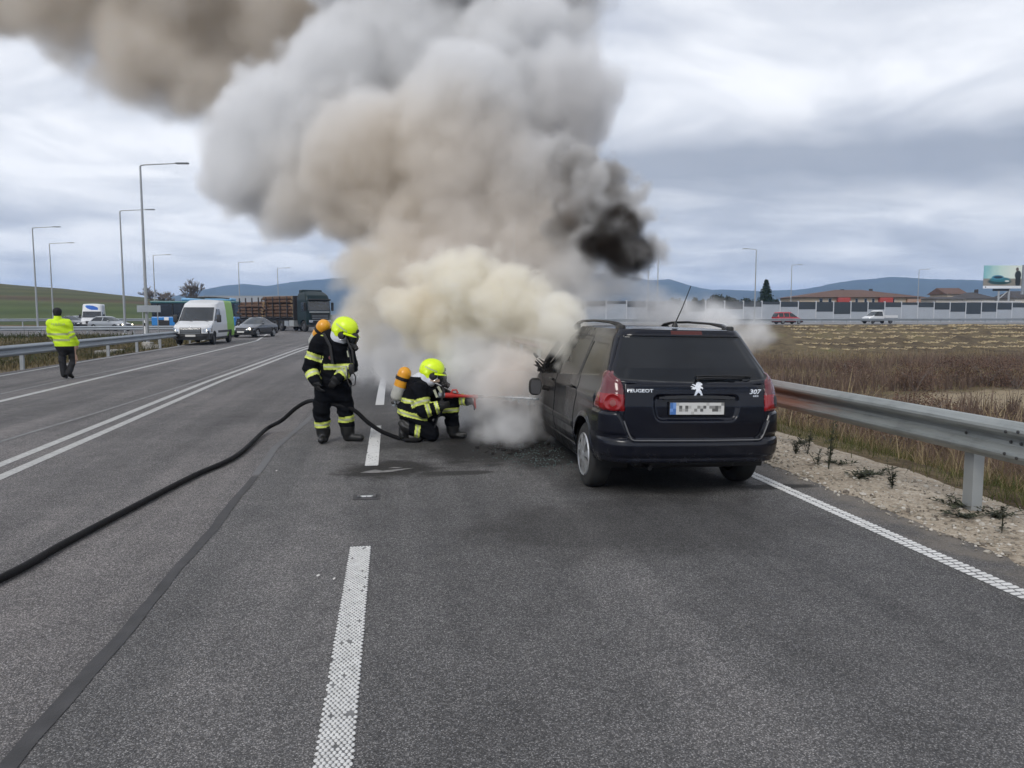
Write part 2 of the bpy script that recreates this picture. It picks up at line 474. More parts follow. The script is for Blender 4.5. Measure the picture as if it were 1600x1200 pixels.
def ribbed_edge(X, Y0, Y1, w, parent):
    film = line('edge_line', X, Y0, Y1, w, M['paint_faint'], step=0.8); film.parent = parent
    vs = []; fs = []; y = Y0
    while y < Y1 - 0.05:
        for (xa, xb) in ((-w / 2, -0.006), (0.006, w / 2)):
            x0 = X + bend(y) + xa + random.uniform(0, .004); x1 = X + bend(y) + xb - random.uniform(0, .004); b0 = len(vs)
            h = 0.010 + random.uniform(-.001, .002); d = 0.030 + random.uniform(-.005, .005)
            vs += [(x0, y, .0045), (x1, y, .0045), (x1, y + d, .0045), (x0, y + d, .0045), (x0 + .005, y + .006, h), (x1 - .005, y + .006, h), (x1 - .005, y + d - .006, h), (x0 + .005, y + d - .006, h)]
            fs += [(b0, b0 + 1, b0 + 5, b0 + 4), (b0 + 1, b0 + 2, b0 + 6, b0 + 5), (b0 + 2, b0 + 3, b0 + 7, b0 + 6), (b0 + 3, b0, b0 + 4, b0 + 7), (b0 + 4, b0 + 5, b0 + 6, b0 + 7)]
        y += 0.052
    s = mesh_np('paint_ribs', vs, fs, M['paint_mark_new'], film); s['kind'] = 'stuff'
ribbed_edge(3.77, -2.0, 16.0, 0.14, markings)
line('edge_line', 3.77, 16.0, 80, 0.14, M['paint_mark'], parent=markings)

# bitumen seam and its paler far end
M['tar'] = mat('bitumen_seam', (0.046, 0.045, 0.047), 0.8, vary=0.4, vscale=5, bump=0.3, bscale=90)
M['tar_old'] = mat('old_bitumen_seam', (0.115, 0.115, 0.118), 0.75, vary=0.25, vscale=8, bump=0.3, bscale=90)
seamx = tab((-1.50, 0), (-1.44, 3), (-1.41, 6.2), (-1.42, 8.0), (-1.46, 10), (-1.25, 13.9), (-0.95, 19), (-0.70, 24.5), (-0.40, 33))
def wob(Y): return seamx(Y) + 0.007 * math.sin(Y * 3.3) + 0.003 * math.sin(Y * 9.1 + 1)
rows = []
for Y in np.arange(0.5, 8.3, 0.09):
    w = 0.076 + 0.006 * math.sin(Y * 2.1) + 0.003 * math.sin(Y * 11.7) + 0.0025 * random.uniform(-1, 1)
    x = wob(Y); rows.append(((x - w / 2, Y, .004), (x + w / 2, Y, .004)))
sm_ = struct(strip('tar_seam', rows, M['tar']))
rows = []
for Y in np.arange(8.3, 33, 0.25):
    w = 0.085 + 0.006 * math.sin(Y * 2.1); x = seamx(Y) + .006 * math.sin(Y * 2.3); rows.append(((x - w / 2, Y, .004), (x + w / 2, Y, .004)))
struct(strip('tar_seam', rows, M['tar_old']))
# spilled pale residue in the wet stain
mb = MB()
M['residue'] = mat('pale_residue', (0.17, 0.165, 0.16), 0.8, vary=0.4, vscale=12)
def blob(cx, cy_, pts, z=0.005):
    mb.add([(cx + x, cy_ + y, z) for x, y in pts], [tuple(range(len(pts)))])
blob(-0.12, 8.30, [(-.22, -.05), (-.08, -.09), (.10, -.06), (.22, .02), (.36, .12), (.16, .08), (.02, .02), (-.06, .10), (-.16, .02)])
blob(0.0, 8.47, [(-.05, -.02), (.06, -.03), (.12, .01), (.02, .03)])
stuff(mb.build('residue', M['residue']), 'pale grey spilled residue inside the dark wet stain on the road', 'residue')
# small chips on the carriageway
mb = MB(); M['chip'] = mat('pale_chip', (0.55, 0.54, 0.52), 0.8)
for (x, y) in [(522, 905), (497, 900), (432, 736)]:
    p = gnd(x, y); s_ = random.uniform(.006, .011)
    mb.obox(p + Vector((0, 0, .005)), (s_, s_ * .3, .002), (-s_ * .3, s_ * .5, 0), (0, .003, .003))
stuff(mb.build('stone_chips', M['chip']), 'scattered pale stone chips lying on the asphalt', 'stone chips')

# road stud socket
rs = empty('road_stud', gnd(573, 777)); tag(rs, 'recessed metal road stud between two dashes of the lane line', 'road stud')
M['castiron'] = mat('cast_iron', (0.10, 0.10, 0.105), 0.55, 0.3, vary=0.2)
MB().box((-0.125, -0.10, 0.002), (0.125, 0.10, 0.006)).build('patch', M['tar'], rs)
MB().box((-.085, -.05, .006), (-.06, .05, .022), .004).build('side_rail', M['castiron'], rs); MB().box((.06, -.05, .006), (.085, .05, .022), .004).build('side_rail', M['castiron'], rs)
MB().box((-.058, -.012, .006), (.058, .016, .018), .004).build('bar', M['galv'], rs)
mb = MB(); mb.box((-.045, -.018, .008), (-.005, -.0125, .017)); mb.box((.005, -.018, .008), (.045, -.0125, .017)); mb.build('reflector', M['white'], rs)

# ================================================================ SETTING: ground, verge, field, embankment
HO = np.array([24.0, 120.0]); HU = np.array([68.0, 18.0]) / math.hypot(68, 18); HN = np.array([-HU[1], HU[0]])
cY, sY = math.cos(YAW), math.sin(YAW)
def cam2w(cx, cd): return cx * cY + cd * sY, -cx * sY + cd * cY
def w2cam(X, Y): return X * cY - Y * sY, X * sY + Y * cY
def hwy(s, t, z=0.0):
    c = HO + HU * s + HN * t; X, Y = cam2w(c[0], c[1]); return Vector((X, Y, z))
HWY_ANG = math.atan2(*(lambda a, b: (b.y - a.y, b.x - a.x))(hwy(0, 0), hwy(1, 0)))
def smooth(a, b, x):
    t = np.clip((x - a) / (b - a), 0, 1); return t * t * (3 - 2 * t)
def ground_h(X, Y):
    X = np.asarray(X, float); Y = np.asarray(Y, float)
    cx, cd = w2cam(X, Y); s = (cx - HO[0]) * HU[0] + (cd - HO[1]) * HU[1]; t = (cx - HO[0]) * HN[0] + (cd - HO[1]) * HN[1]
    b = bend_np(Y)
    # right of the road: shoulder, bank, low field
    r = X - b
    low = -2.7 + 0.22 * vnoise(X, Y, 0.35) + 0.1 * vnoise(X, Y, 1.1, 3)
    zr = np.where(r < 5.9, -0.09, -0.09 + (low + 0.09) * smooth(5.9, 12.0, r))
    zr = zr - 0.25 * smooth(8, 12, r) * 0
    emb = smooth(-38.5, -20.0, t)
    emb = np.where(t > -20, 1.0, np.clip((t + 38.5) / 18.5, 0, 1) * 0.75 + emb * 0.25)
    zr = np.where(t > -39, low * (1 - emb) + 0.2 * emb, zr)
    # near road level
    z = np.where(r < 4.2, -0.09, zr)
    # left verge
    l = -11.1 - X
    dip = -0.09 - 0.3 * smooth(0.6, 4.0, l) + 0.10 * vnoise(X, Y, 0.9) * smooth(0.6, 3, l) + 0.07 * vnoise(X, Y, 2.7, 5) * smooth(1.0, 3, l)
    ver = dip * (1 - smooth(48, 60, Y)) + -0.06 * smooth(48, 60, Y)
    z = np.where(X < -11.1, ver, z)
    z = np.where((Y > 65) & (X < 4.2 + b) , -0.09, z)
    far = smooth(190, 400, np.hypot(X, Y)); z = z * (1 - far) - 0.5 * far
    return z

na = 300; radii = np.concatenate([np.linspace(0.6, 20, 70), 20 * (120 / 20) ** np.linspace(0.02, 1, 120), 120 * (4200 / 120) ** np.linspace(0.02, 1, 40)])
az_ = np.concatenate([np.linspace(-R(40) , R(58), 420), np.linspace(R(60), R(318), 60)])
A, RR = np.meshgrid(az_, radii); GX = RR * np.sin(A); GY = RR * np.cos(A); GZ = ground_h(GX, GY)
nr_, na_ = A.shape
idx = np.arange(nr_ * na_).reshape(nr_, na_)
q = np.stack([idx[:-1, :], np.roll(idx, -1, 1)[:-1, :], np.roll(idx, -1, 1)[1:, :], idx[1:, :]], -1).reshape(-1, 4)[:, ::-1]

def ground_material():
    m = bpy.data.materials.new('field_soil'); m.use_nodes = True
    nt = m.node_tree; b = nt.nodes['Principled BSDF']; b.inputs['Roughness'].default_value = 0.95; b.inputs['Specular IOR Level'].default_value = 0.1
    tc = N(nt, 'ShaderNodeNewGeometry').outputs['Position']
    se = N(nt, 'ShaderNodeSeparateXYZ', {0: tc})
    n1 = NOISE(nt, tc, 0.22, 6.0, 0.62, 0.4); n2 = NOISE(nt, tc, 1.6, 6.0, 0.65, 0.2); n3 = NOISE(nt, tc, 14.0, 4.0, 0.6)
    base = RAMP(nt, MATH(nt, 'ADD', MATH(nt, 'MULTIPLY', n1, 0.55), MATH(nt, 'MULTIPLY', n2, 0.45)),
                [(0.34, (0.055, 0.042, 0.028)), (0.45, (0.10, 0.075, 0.045)), (0.54, (0.16, 0.125, 0.075)), (0.64, (0.12, 0.115, 0.05)), (0.75, (0.075, 0.09, 0.03))])
    base = MIXC(nt, 1.0, base, RAMP(nt, n3, [(0.3, (0.6, 0.6, 0.6)), (0.7, (1.35, 1.35, 1.35))]), 'MULTIPLY')
    # bare sandy track in the field
    v = VMATH(nt, 'MULTIPLY', VMATH(nt, 'SUBTRACT', tc, (34.5, 34.5, -2.6)), (1 / 10.0, 1 / 4.6, 0))
    d = MATH(nt, 'ADD', VMATH(nt, 'LENGTH', v), MATH(nt, 'MULTIPLY_ADD', n2, 0.9, -0.45))
    base = MIXC(nt, MAPR(nt, d, 0.75, 1.1, 0.9, 0.0, True), base, (0.33, 0.27, 0.185))
    nt.links.new(base, b.inputs['Base Color'])
    bp = N(nt, 'ShaderNodeBump', {'Height': NOISE(nt, tc, 6.0, 6.0, 0.7), 'Strength': 0.8, 'Distance': 0.15})
    nt.links.new(bp.outputs[0], b.inputs['Normal'])
    return m
M['soil'] = ground_material()
gv = np.stack([GX, GY, GZ], -1).reshape(-1, 3)
ground = struct(mesh_np('ground', gv, q, M['soil'], smooth=True))

# gravel shoulder on the right
def shoulder_material():
    m = bpy.data.materials.new('sandy_gravel'); m.use_nodes = True
    nt = m.node_tree; b = nt.nodes['Principled BSDF']; b.inputs['Roughness'].default_value = 0.95; b.inputs['Specular IOR Level'].default_value = 0.15
    tc = N(nt, 'ShaderNodeNewGeometry').outputs['Position']
    vo = N(nt, 'ShaderNodeTexVoronoi', {'Vector': tc, 'Scale': 46.0}, feature='F1')
    g = N(nt, 'ShaderNodeSeparateColor', {0: vo.outputs['Color']}).outputs[0]
    n1 = NOISE(nt, tc, 1.5, 6.0, 0.65, 0.3); n2 = NOISE(nt, tc, 9, 5.0, 0.65)
    f = MATH(nt, 'ADD', MATH(nt, 'MULTIPLY', n1, 0.5), MATH(nt, 'ADD', MATH(nt, 'MULTIPLY', n2, 0.3), MATH(nt, 'MULTIPLY', g, 0.2)))
    col = RAMP(nt, f, [(0.28, (0.13, 0.105, 0.078)), (0.42, (0.29, 0.242, 0.185)), (0.58, (0.42, 0.362, 0.288)), (0.78, (0.54, 0.48, 0.40))])
    nt.links.new(col, b.inputs['Base Color'])
    h = MATH(nt, 'ADD', MATH(nt, 'MULTIPLY', vo.outputs['Distance'], -0.5), n2)
    bp = N(nt, 'ShaderNodeBump', {'Height': h, 'Strength': 0.9, 'Distance': 0.02})
    nt.links.new(bp.outputs[0], b.inputs['Normal'])
    return m
M['gravel'] = shoulder_material()
ys = np.concatenate([np.arange(-4, 16, 0.08), np.arange(16, 90, 1.0)]); us = np.linspace(0, 1, 26)
YY, UU = np.meshgrid(ys, us, indexing='ij')
edge_l = 4.22 + 0.06 * vnoise(YY * 1.0, YY * 0.3, 3.1) + 0.05 * vnoise(YY, YY * .7, 9.0, 2) + .035 * vnoise(YY, YY * .4, 23.0, 5)
edge_r = 5.75 + 0.18 * vnoise(YY, YY * .2, 1.7, 4)
XX = edge_l + (edge_r - edge_l) * UU + bend_np(YY)
ZZ = 0.0015 + 0.0265 * np.sin(np.clip(UU * 3, 0, 1) * PI / 2) - 0.085 * smooth(0.35, 1.0, UU) + (0.012 * vnoise(XX, YY, 5.0) + 0.008 * vnoise(XX, YY, 13.0, 2) + rng.normal(0, .0022, XX.shape)) * np.clip(UU * 6, 0, 1)
ZZ -= 0.03 * smooth(0.9, 1.0, UU)
iv = np.arange(XX.size).reshape(XX.shape)
qs = np.stack([iv[:-1, :-1], iv[:-1, 1:], iv[1:, 1:], iv[1:, :-1]], -1).reshape(-1, 4)
struct(mesh_np('gravel_shoulder', np.stack([XX, YY, ZZ], -1).reshape(-1, 3), qs, M['gravel'], smooth=True))
def sh_z(X, Y):
    u = np.clip((X - bend_np(Y) - 4.22) / 1.53, 0, 1); return 0.006 + 0.022 * np.sin(np.clip(u * 3, 0, 1) * PI / 2) - 0.085 * smooth(0.35, 1.0, u)
# loose stones on it
def stones(name, P_, sizes, mt, label):
    t = (1 + 5 ** .5) / 2
    ico = np.array([(-1, t, 0), (1, t, 0), (-1, -t, 0), (1, -t, 0), (0, -1, t), (0, 1, t), (0, -1, -t), (0, 1, -t), (t, 0, -1), (t, 0, 1), (-t, 0, -1), (-t, 0, 1)]) / 1.9
    fi = np.array([(0, 11, 5), (0, 5, 1), (0, 1, 7), (0, 7, 10), (0, 10, 11), (1, 5, 9), (5, 11, 4), (11, 10, 2), (10, 7, 6), (7, 1, 8), (3, 9, 4), (3, 4, 2), (3, 2, 6), (3, 6, 8), (3, 8, 9), (4, 9, 5), (2, 4, 11), (6, 2, 10), (8, 6, 7), (9, 8, 1)])
    n = len(P_); sc = sizes[:, None, None] * rng.uniform(.6, 1.2, (n, 1, 3)) * rng.uniform(.75, 1.2, (n, 12, 1))
    a = rng.uniform(0, 2 * PI, n); ca, sa = np.cos(a)[:, None], np.sin(a)[:, None]
    v = ico[None] * sc; v = np.stack([v[..., 0] * ca - v[..., 1] * sa, v[..., 0] * sa + v[..., 1] * ca, v[..., 2] * .7], -1) + P_[:, None]
    f = (fi[None] + 12 * np.arange(n)[:, None, None]).reshape(-1, 3)
    o = mesh_np(name, v.reshape(-1, 3), f, mt); set_tint(o, np.repeat(rng.uniform(0, 1, n), 12)); return stuff(o, label, 'gravel')
M['stone'] = attr_mat('field_stone', (0.14, 0.12, 0.10), (0.30, 0.27, 0.22), (0.55, 0.52, 0.47))
n = 5200; y = rng.uniform(3.2, 13.5, n); x = 4.12 + np.abs(rng.beta(1.25, 1.7, n)) * 1.5 + bend_np(y)
stones('gravel', np.stack([x, y, sh_z(x, y) + .003], -1), rng.gamma(2.0, .0048, n).clip(.003, .03), M['stone'], 'loose sandy gravel along the right edge of the road')

# green hill on the left, mountains on the horizon ------------------------------
def polar_sheet(name, az0, az1, n_az, r0, r1, n_r, fz, mt, ring=False):
    a = np.linspace(az0, az1, n_az); r = np.linspace(0, 1, n_r)
    Am, T = np.meshgrid(a, r); rr = r0 + (r1 - r0) * T
    cx = np.sin(Am) * rr if ring else np.tan(Am) * rr; X, Y = cam2w(cx, np.cos(Am) * rr if ring else rr); Z = fz(Am, rr, T)
    i = np.arange(X.size).reshape(X.shape)
    f = np.stack([i[:-1, :-1], i[:-1, 1:], i[1:, 1:], i[1:, :-1]], -1).reshape(-1, 4)
    return struct(mesh_np(name, np.stack([X, Y, Z], -1).reshape(-1, 3), f, mt, smooth=True))
def col_az(x): return math.atan((x - 800) / FPX)
hs_x = [-700, -400, 0, 100, 228, 300, 360, 430, 520]; hs_y = [425, 432, 443, 451, 465, 474, 482, 489, 493]
def hill_z(A_, r, T):
    xpx = 800 + FPX * np.tan(A_)
    e = np.interp(xpx, hs_x, 490 - np.array(hs_y, float)); ridge = 1.7 + e * 330 / FPX
    k = np.interp(r, [112, 150, 200, 260, 330, 400, 520], [0, .13, .36, .72, 1.0, .95, .5])
    return -0.6 + (ridge + 0.6) * k + 0.25 * vnoise(r * .5, xpx * .2, 0.12)
def hill_material():
    m = bpy.data.materials.new('winter_crop'); m.use_nodes = True
    nt = m.node_tree; b = nt.nodes['Principled BSDF']; b.inputs['Roughness'].default_value = 0.95; b.inputs['Specular IOR Level'].default_value = 0.1
    tc = N(nt, 'ShaderNodeNewGeometry').outputs['Position']
    se = N(nt, 'ShaderNodeSeparateXYZ', {0: tc})
    n1 = NOISE(nt, VMATH(nt, 'MULTIPLY', tc, (0.25, 1.0, 2.0)), 0.05, 5.0, 0.6, 0.5); n2 = NOISE(nt, tc, 0.5, 6.0, 0.7)
    h = MATH(nt, 'ADD', se.outputs['Z'], MATH(nt, 'MULTIPLY_ADD', n1, 2.4, -1.2))
    ridge = MAPR(nt, se.outputs['X'], -190.0, -60.0, 14.5, 7.5)
    k = MATH(nt, 'DIVIDE', h, ridge)
    col = RAMP(nt, k, [(0.0, (0.07, 0.085, 0.03)), (0.3, (0.062, 0.085, 0.026)), (0.52, (0.078, 0.09, 0.033)), (0.60, (0.085, 0.06, 0.035)), (0.66, (0.09, 0.065, 0.037)), (0.72, (0.075, 0.08, 0.032)), (1.0, (0.085, 0.08, 0.035))])
    rowv = N(nt, 'ShaderNodeTexWave', {'Vector': VMATH(nt, 'ADD', tc, (0, 0, 0)), 'Scale': 0.16, 'Distortion': 2.0, 'Detail': 2.0}, wave_type='BANDS', bands_direction='Z')
    col = MIXC(nt, 1.0, col, RAMP(nt, MATH(nt, 'ADD', MATH(nt, 'MULTIPLY', rowv.outputs['Fac'], 0.35), MATH(nt, 'MULTIPLY', n2, 0.65)), [(0.2, (0.72, 0.74, 0.7)), (0.8, (1.25, 1.25, 1.2))]), 'MULTIPLY')
    nt.links.new(col, b.inputs['Base Color'])
    return m
polar_sheet('hill', col_az(-700), col_az(520), 120, 112, 520, 60, hill_z, hill_material())
ms_x = [-1500, -700, -200, 150, 250, 300, 350, 385, 420, 460, 500, 560, 620, 760, 900, 980, 1010, 1045, 1080, 1110, 1150, 1200, 1247, 1300, 1330, 1390, 1430, 1460, 1520, 1600, 1750, 2000, 2600, 3500]
ms_y = [450, 455, 462, 474, 469, 456, 446, 443, 446, 440, 436, 432, 428, 430, 425, 430, 437, 436, 447, 452, 453, 454, 452, 442, 437, 432, 434, 436, 437, 440, 446, 440, 450, 445]
MT_R = 3000.0
def mount_z(A_, r, T):
    Ac = np.clip(A_, -R(62), R(62)); xpx = 800 + FPX * np.tan(Ac) + 900 * (A_ - Ac)
    e = np.interp(xpx, ms_x, 490 - np.array(ms_y, float)) + 1.0 * vnoise(xpx * .1, xpx * .05, 0.9) + .6 * vnoise(xpx * .3, xpx * .11, 1.7, 4)
    ridge = 1.7 + e * MT_R / FPX * np.cos(Ac)
    k = np.interp(r, [2000, 2300, 2600, MT_R, 3400], [0, .22, .55, 1.0, .6])
    wob_ = 1 + .05 * vnoise(xpx * .15 + r * .01, r * .02, 1.3, 2) * np.sin(k * PI)
    return -3 + (ridge + 3) * k * wob_
M['forest'] = mat('far_forest', (0.045, 0.06, 0.05), 0.95, spec=0.05, vary=0.4, vscale=0.006)
polar_sheet('mountains', R(-125), R(125), 1300, 2000, 3400, 24, mount_z, M['forest'], ring=True)
# ================================================================ ROADSIDE FURNITURE
def beam_profile():
    # W-profile, (outwards towards traffic, height)
    return [(0.0, 0.335), (0.022, 0.330), (0.075, 0.285), (0.083, 0.262), (0.075, 0.238), (0.012, 0.196), (0.004, 0.168), (0.012, 0.139), (0.075, 0.097), (0.083, 0.073), (0.075, 0.050), (0.022, 0.005), (0.0, 0.0)]
def beam_mesh(name, path, side, z0, mt, parent, thick=0.004):
    """path: function Y -> (x, y); side +1: ridge faces +x"""
    prof = beam_profile(); vs = []; fs = []; n = len(prof)
    for (x, y, z) in path:
        for (d, h) in prof: vs.append((x + side * d, y, z + z0 + h))
        for (d, h) in prof: vs.append((x + side * (d - thick), y, z + z0 + h))
    for i in range(len(path) - 1):
        a = i * 2 * n; b = a + 2 * n
        for k in range(n - 1):
            fs.append((a + k, a + k + 1, b + k + 1, b + k)); fs.append((a + n + k + 1, a + n + k, b + n + k, b + n + k + 1))
        fs.append((a, b, b + n, a + n)); fs.append((a + n - 1, a + 2 * n - 1, b + 2 * n - 1, b + n - 1))
    e = (len(path) - 1) * 2 * n
    for k in range(n - 1):
        fs.append((k, n + k, n + k + 1, k + 1)); fs.append((e + k, e + k + 1, e + n + k + 1, e + n + k))
    return mesh_np(name, vs, fs, mt, parent, smooth=False)

def rail_material():
    m = bpy.data.materials.new('grey_orange_rail'); m.use_nodes = True
    nt = m.node_tree; b = nt.nodes['Principled BSDF']
    tc = N(nt, 'ShaderNodeNewGeometry').outputs['Position']
    n1 = NOISE(nt, tc, 2.0, 5.0, 0.6); n2 = NOISE(nt, VMATH(nt, 'MULTIPLY', tc, (2, 1, 14)), 3.0, 5.0, 0.6)
    base = RAMP(nt, MATH(nt, 'ADD', MATH(nt, 'MULTIPLY', n1, .6), MATH(nt, 'MULTIPLY', n2, .4)), [(0.32, (0.17, 0.185, 0.18)), (0.47, (0.29, 0.31, 0.305)), (0.7, (0.37, 0.39, 0.385))])
    y = MATH(nt, 'ADD', N(nt, 'ShaderNodeSeparateXYZ', {0: tc}).outputs['Y'], MATH(nt, 'MULTIPLY_ADD', n2, 2.2, -1.1))
    f = MAPR(nt, y, 7.3, 8.8, 0.0, 0.85, True)
    z = N(nt, 'ShaderNodeSeparateXYZ', {0: tc}).outputs['Z']
    f = MATH(nt, 'MULTIPLY', f, MAPR(nt, z, 0.76, 0.80, 1.0, 0.25))
    col = MIXC(nt, f, base, MIXC(nt, MAPR(nt, n1, .35, .65), (0.27, 0.085, 0.035), (0.19, 0.075, 0.045)))  # steel colour turns orange beside the car, weaker along the top edge
    nt.links.new(col, b.inputs['Base Color']); b.inputs['Roughness'].default_value = 0.5
    nt.links.new(MAPR(nt, f, 0, 1, 0.5, 0.1), b.inputs['Metallic'])
    bp = N(nt, 'ShaderNodeBump', {'Height': n2, 'Strength': 0.15, 'Distance': 0.01}); nt.links.new(bp.outputs[0], b.inputs['Normal'])
    return m
M['rail'] = rail_material()
M['bolt'] = mat('bolt', (0.07, 0.07, 0.07), 0.5, 0.5)

def sigma_post(name, x, y, z0, z1, mt, parent, w=0.10, d=0.055, t=0.006):
    mb = MB()
    mb.box((x - d / 2, y - w / 2, z0), (x - d / 2 + t, y + w / 2, z1)); mb.box((x - d / 2 + t, y - w / 2, z0), (x + d / 2, y - w / 2 + t, z1)); mb.box((x - d / 2 + t, y + w / 2 - t, z0), (x + d / 2, y + w / 2, z1))
    o = mb.build(name, mt, parent); return o

GRX = 4.86
gr = empty('guardrail', (GRX, 8, 0)); tag(gr, 'grey steel guardrail on the right shoulder, turning orange beside the burning car', 'guardrail')
path = [(bend(y), y - 8, 0.0) for y in list(np.arange(-6, 60, 1.0))]
for k in range(17):
    ya, yb = -7.0 + 4.0 * k, -7.0 + 4.0 * k + 4.0 + .32      # lapped lengths bolted at their joints
    off = -.005 * (k % 2)
    beam_mesh('rail_beam', [(bend(y) + off, y - 8, 0.0) for y in np.linspace(ya, yb, 7)], -1, 0.52 + .001 * (k % 2), M['rail'], gr)
for k in range(14):
    y = 5.80 + 4.0 * (k - 1)
    p_ = sigma_post('post', 0.075 + bend(y), y - 8, -0.5, 0.80, M['galv'], gr, w=0.11, d=0.10)
    if -1 < y < 12:
        mbb = MB()
        MB().box((0.005 + bend(y), y - 8 - .05, .62), (.025 + bend(y), y - 8 + .05, .75)).build('spacer', M['galv'], gr)
        # splice bolts
        for (dy, dz) in ((-.62, .585), (-.50, .60), (-.62, .79), (-.50, .775), (-.58, .688), (-.48, .688), (0.0, .688)):
            MB().lathe([(0, .0), (0, .014), (.008, .012), (.010, 0)], (-.086 + bend(y) + (0.07 if abs(dz - .688) < .01 else 0), y - 8 + dy, dz), (-1, 0, 0), 8).build('bolt', M['bolt'], gr)

def guard(name, pts, label, z0=0.44, spacing=3.75, side=1, post_h=0.68, group=None, ground=None):
    """a rail through world points (x, y, z); its origin is the first point"""
    o0 = Vector(pts[0]); root = empty(name, o0); tag(root, label, 'guardrail', group)
    P_ = [Vector(p) - o0 for p in pts]; L = [0]
    for a, b in zip(P_, P_[1:]): L.append(L[-1] + (b - a).length)
    def pt(s):
        for i in range(len(P_) - 1):
            if s <= L[i + 1] or i == len(P_) - 2: return P_[i].lerp(P_[i + 1], (s - L[i]) / (L[i + 1] - L[i]))
    prof = beam_profile(); n = len(prof); vs = []; fs = []
    ss = [L[-1] * i / max(1, int(L[-1] / 2)) for i in range(max(1, int(L[-1] / 2)) + 1)]
    for s in ss:
        p = pt(s); t = (pt(min(s + .5, L[-1])) - pt(max(s - .5, 0))); t.z = 0; t.normalize(); nx = Vector((t.y, -t.x, 0)) * side
        for (d, h) in prof: q_ = p + nx * d; vs.append((q_.x, q_.y, q_.z + z0 + h))
    for i in range(len(ss) - 1):
        for k in range(n - 1): fs.append((i * n + k, i * n + k + 1, (i + 1) * n + k + 1, (i + 1) * n + k))
    mesh_np('rail_beam', vs, fs, M['galv_old'], root)
    s = spacing * .25; first = None
    while s < L[-1]:
        p = pt(s); t = (pt(min(s + .5, L[-1])) - pt(max(s - .5, 0))); t.z = 0; t.normalize(); nx = Vector((t.y, -t.x, 0)) * side
        c = p - nx * .07
        if first is None:
            first = MB().box((-.05, -.05, -.45), (.05, .05, post_h)).build('post', M['pole'], root); po = first
        else:
            po = first.copy(); COL.objects.link(po); po.parent = root
        po.location = c
        s += spacing
    return root
guard('guardrail', [(-11.15, 9.8, 0), (-11.15, 24.8, 0), (-11.2, 33, 0), (-11.35, 44, 0), (-12.2, 54, 0), (-15, 60.5, 0)], 'long grey guardrail on the left verge passing behind the man in the yellow jacket', z0=0.43, side=1)
guard('guardrail', [(-36.0, 66.0, -.1), (-27.0, 66.5, -.1), (-18.5, 65.0, -.05), (-13.5, 62.8, 0)], 'far guardrail in front of the white parcel van on the side road', z0=0.45, side=1)
guard('guardrail', [(-52.0, 99.0, .3), (-34.0, 104.0, .3), (-14, 107, .2)], 'low guardrail behind the queue of vehicles at the foot of the green hill', z0=0.45, side=1)

# lamp posts -------------------------------------------------------------------
def lamp_post(h, arm, label, loc, rot, base=True):
    root = empty('street_lamp', loc, rot); tag(root, label, 'street lamp', 'tall grey street lamps along the roads')
    MB().tube([(0, 0, 0), (0, 0, h * .5), (0, 0, h - .06), ], [.10, .078, .05], 10).build('pole', M['pole'], root, True)
    MB().tube([(0, 0, h - .08), (.05, 0, h - .02), (.25, 0, h + .02), (arm, 0, h + .1)], [.045, .042, .036, .03], 8).build('arm', M['pole'], root, True)
    MB().box((arm - .1, -.13, h + .06), (arm + .62, .13, h + .15), .03).build('lamp_head', M['galv_old'], root)
    MB().box((-.24, -.24, -.35), (.24, .24, .07), .03).build('footing', M['concrete'], root)
    return root
def lp(x, ytop, h, label, rot=0.0, arm=1.9, z0=0.0):
    d = (h - CAM_H + z0) * FPX / (490 - ytop); p = atz(x, z0, d)
    return lamp_post(h, arm, label, p, rot - YAW, True)
lp(229, 263, 10, 'tallest grey lamp post, nearest on the left verge beside the grey signboard', arm=2.1)
lp(194.5, 332, 10, 'grey lamp post on the verge just left of the tallest one', arm=2.2)
lp(58, 358, 10, 'leftmost lamp post, in front of the green hill', arm=2.0, z0=-.3)
lp(83, 382, 10, 'second lamp post from the left, rising behind the man in yellow', arm=2.3)
lp(243, 400, 10, 'short looking far lamp post beside the bare tree left of the bus', arm=1.9)
lp(375, 411, 10, 'distant lamp post behind the load of logs', arm=1.9)
lp(435.5, 420, 10, 'distant lamp post above the rear of the timber truck cab', arm=1.7)
lp(1179, 391, 10, 'lamp post on the highway left of the dark conifer, arm to the left', rot=PI, arm=1.2, z0=.2)
lp(1235, 415, 10, 'lamp post behind the noise barrier right of the dark conifer', arm=1.2, z0=.2)
lp(1433, 422, 10, 'faint far lamp post against the mountain above the small gabled house', arm=1.4, z0=.2)
lp(1012, 405, 10, 'lamp post half lost in the smoke above the roof of the burning car', arm=1.1, z0=.2)
lp(1027, 396, 10, 'lamp post in the thinning smoke just right of another above the burning car', rot=PI, arm=1.0, z0=.2)

